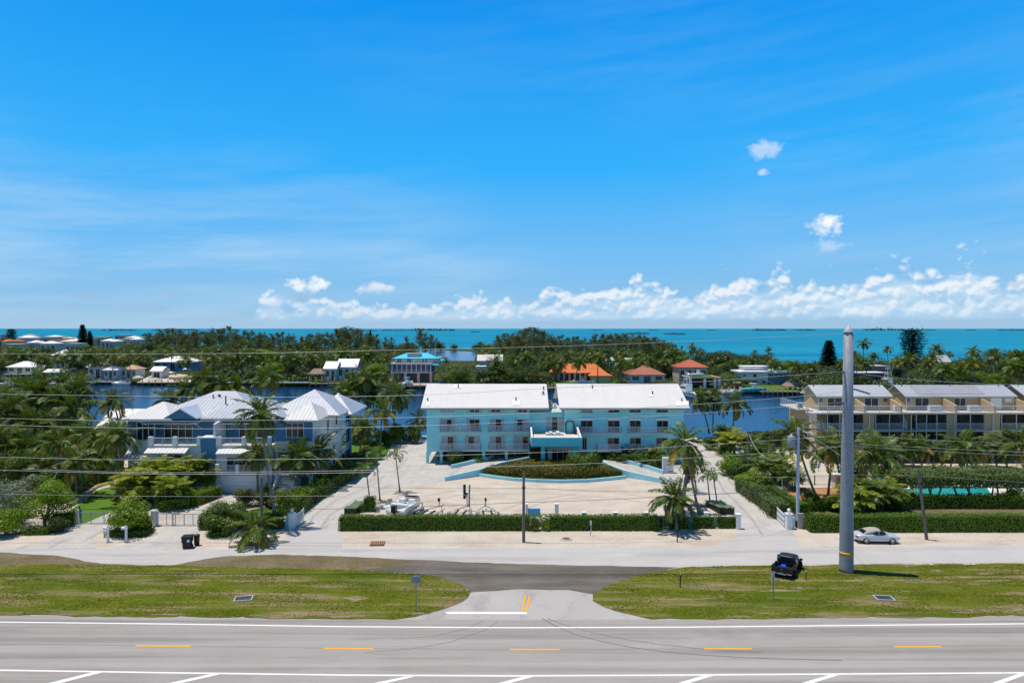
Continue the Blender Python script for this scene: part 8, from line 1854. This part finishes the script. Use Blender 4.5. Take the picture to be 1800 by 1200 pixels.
# single trees that stand out
def one(name, me, u, Y, vt, wd, lb, cat='tree'):
    h = CAMZ - (vt - 577) * Y / 1200; o = link(name, me, None, (xat(u, Y), Y, -.1)); o.scale = (wd, wd, h); o.rotation_euler[2] = u % 6; return tag(o, lb, cat)
one('norfolk_pine', NORFS[0], 145.5, 520, 570.5, 26, 'tall dark Norfolk pine rising above the distant white roofs'); one('norfolk_pine', NORFS[0], 158, 540, 582, 19, 'shorter Norfolk pine right of the tall one'); one('norfolk_pine', NORFS[1], 20, 560, 579, 24, 'dark pine at the left end of the distant estate'); one('broadleaf_tree', BROAD[0], 10, 545, 586, 14, 'dark round tree beside the left estate pine')
one('norfolk_pine', NORFS[0], 1457, 330, 598, 27, 'dark Norfolk pine left of the tall steel pole'); one('norfolk_pine', NORFS[1], 1603, 340, 581, 36, 'flat topped Norfolk pine against the sea'); one('norfolk_pine', NORFS[0], 651, 600, 580, 12, 'small dark pine alone against the sea')
for u, Y, v, i, lb in ((1518, 400, 591, 3, 'tall coconut palm alone against the sea right of the steel pole'), (1561, 380, 604, 1, 'coconut palm against the sea left of the flat topped pine'), (1214, 400, 600, 4, 'two storey high palm against the sea above the red pavilion'), (1217, 404, 607, 2, 'slightly lower palm beside the one above the red pavilion'), (1233, 380, 608, 3, 'round headed palm left of the spreading tree'), (1652, 345, 601, 0, 'coconut palm right of the flat topped pine'), (1710, 330, 604, 3, 'tall coconut palm above the second grey roof'), (1750, 310, 608, 2, 'broad coconut palm near the right picture edge'), (1785, 320, 618, 4, 'coconut palm at the right picture edge')):
    h = CAMZ - (v - 577) * Y / 1200; L = h / (FARPALM_H[i] + .75); o = link('coconut_palm', FARPALM[i], None, (xat(u, Y), Y, -.1)); o.scale = (L * 1.15,) * 2 + (L,); o.rotation_euler[2] = u % 6; tag(o, lb, 'palm tree')
for u, Y, v, w, k, lb in ((1258, 330, 611, 26, 2, 'spreading dark crown of the big tree left half behind the red pavilion'), (1300, 326, 616, 26, 0, 'spreading dark crown right half behind the boathouse'), (1285, 300, 632, 15, -1, 'bright green round tree below the spreading dark crown'), (1258, 272, 642, 13, 0, 'dark round tree right of the red pavilion'), (1280, 262, 650, 12, 1, 'green tree between boathouse and modern house'), (1298, 250, 660, 9, -2, 'grey-green tree beside the modern house'), (870, 262, 640, 18, 0, 'big dark tree behind the left white roof'), (905, 264, 634, 20, 2, 'largest dark tree behind the left white roof'), (940, 258, 645, 16, -2, 'olive tree beside the orange roof'), (800, 262, 642, 16, 1, 'green tree right of the turquoise roofed house'), (815, 255, 655, 10, 1, 'low green tree above the white roof end'), (1335, 380, 614, 12, -2, 'feathery olive tree against the sea'), (465, 350, 606, 15, -1, 'bright green tree in the middle of the far wood'), (480, 360, 612, 12, -1, 'second bright green tree of the far wood'), (1165, 255, 664, 11, -2, 'pale olive tree right of the brown-red roof')):
    me = BROAD[k] if k >= 0 else (BRIGHT[0] if k == -1 else OLIVE[0]); one('broadleaf_tree', me, u, Y, v, w, lb)
for u, Y, v, i, lb in ((1352, 390, 608, 1, 'wispy she-oak against the sea left of the Norfolk pine'), (1326, 385, 613, 3, 'small wispy she-oak right of the spreading tree')):
    o = link('casuarina_tree', CASU[i], None, (xat(u, Y), Y, -.1)); h = CAMZ - (v - 577) * Y / 1200; o.scale = (h * 1.3, h * 1.3, h); tag(o, lb, 'tree')
# undergrowth filling the ground between them: nobody could count it
def woods():
    rg = np.random.default_rng(5); Q = []; n = 0
    while n < 2600:
        u = rg.uniform(-120, 2000); f = frontY(u); Y = f + (backY(u) - f) * rg.uniform(.02, .985) ** 1.3
        h = rg.uniform(2.0, 4.6) + (2.5 if 250 < u < 1180 and Y > 380 else 0) + (2.0 if 700 < u < 860 and Y > 640 else 0); vt = 577 + (CAMZ - h) * 1200 / Y
        if any(a - 3 < u < b + 3 and Y < D + 13 and vt < v + 3 for a, b, D, v in KEEP) or vt < skyv(u): continue
        x = xat(u, Y); k = 46; d = unit(rg.normal(size=(k, 3))); d[:, 2] = abs(d[:, 2]); r = rg.uniform(2.2, 4.5)
        C = np.array([x, Y, 0]) + d * np.array([r, r, h]) * rg.uniform(.75, 1.05, (k, 1)); Q.append(leaf_quads(C, .5, .3, rg, .6, d)); n += 1
    o = link('undergrowth', quads_mesh('undergrowth', np.concatenate(Q), [leaf_mat('undergrowth_leaf', (.022, .045, .008), (.075, .11, .02), .2, .5, .3)])); o['kind'] = 'stuff'; o['label'] = 'tangled green undergrowth covering the far island between the trees'
woods()
# mangrove fringe along the near bank
def fringe():
    rg = np.random.default_rng(9); Q = []
    for u0, u1 in ((-200, 330), (330, 620), (1225, 1300), (1300, 1420)):
        a, b = xat(u0, 127), xat(u1, 127)
        for _ in range(int((b - a) * 1.6)):
            x = rg.uniform(a, b); y = 127 + rg.normal(0, .8); h = rg.uniform(.8, 1.7); k = 30; d = unit(rg.normal(size=(k, 3))); d[:, 2] = abs(d[:, 2]); r = rg.uniform(.7, 1.3); C = np.array([x, y, 0]) + d * np.array([r, r, h]); Q.append(leaf_quads(C, .2, .3, rg, .6, d))
    o = link('bank_undergrowth', quads_mesh('bank_undergrowth', np.concatenate(Q), [LEAF_D])); o['kind'] = 'stuff'; o['label'] = 'low mangrove scrub along the near canal bank'
fringe()
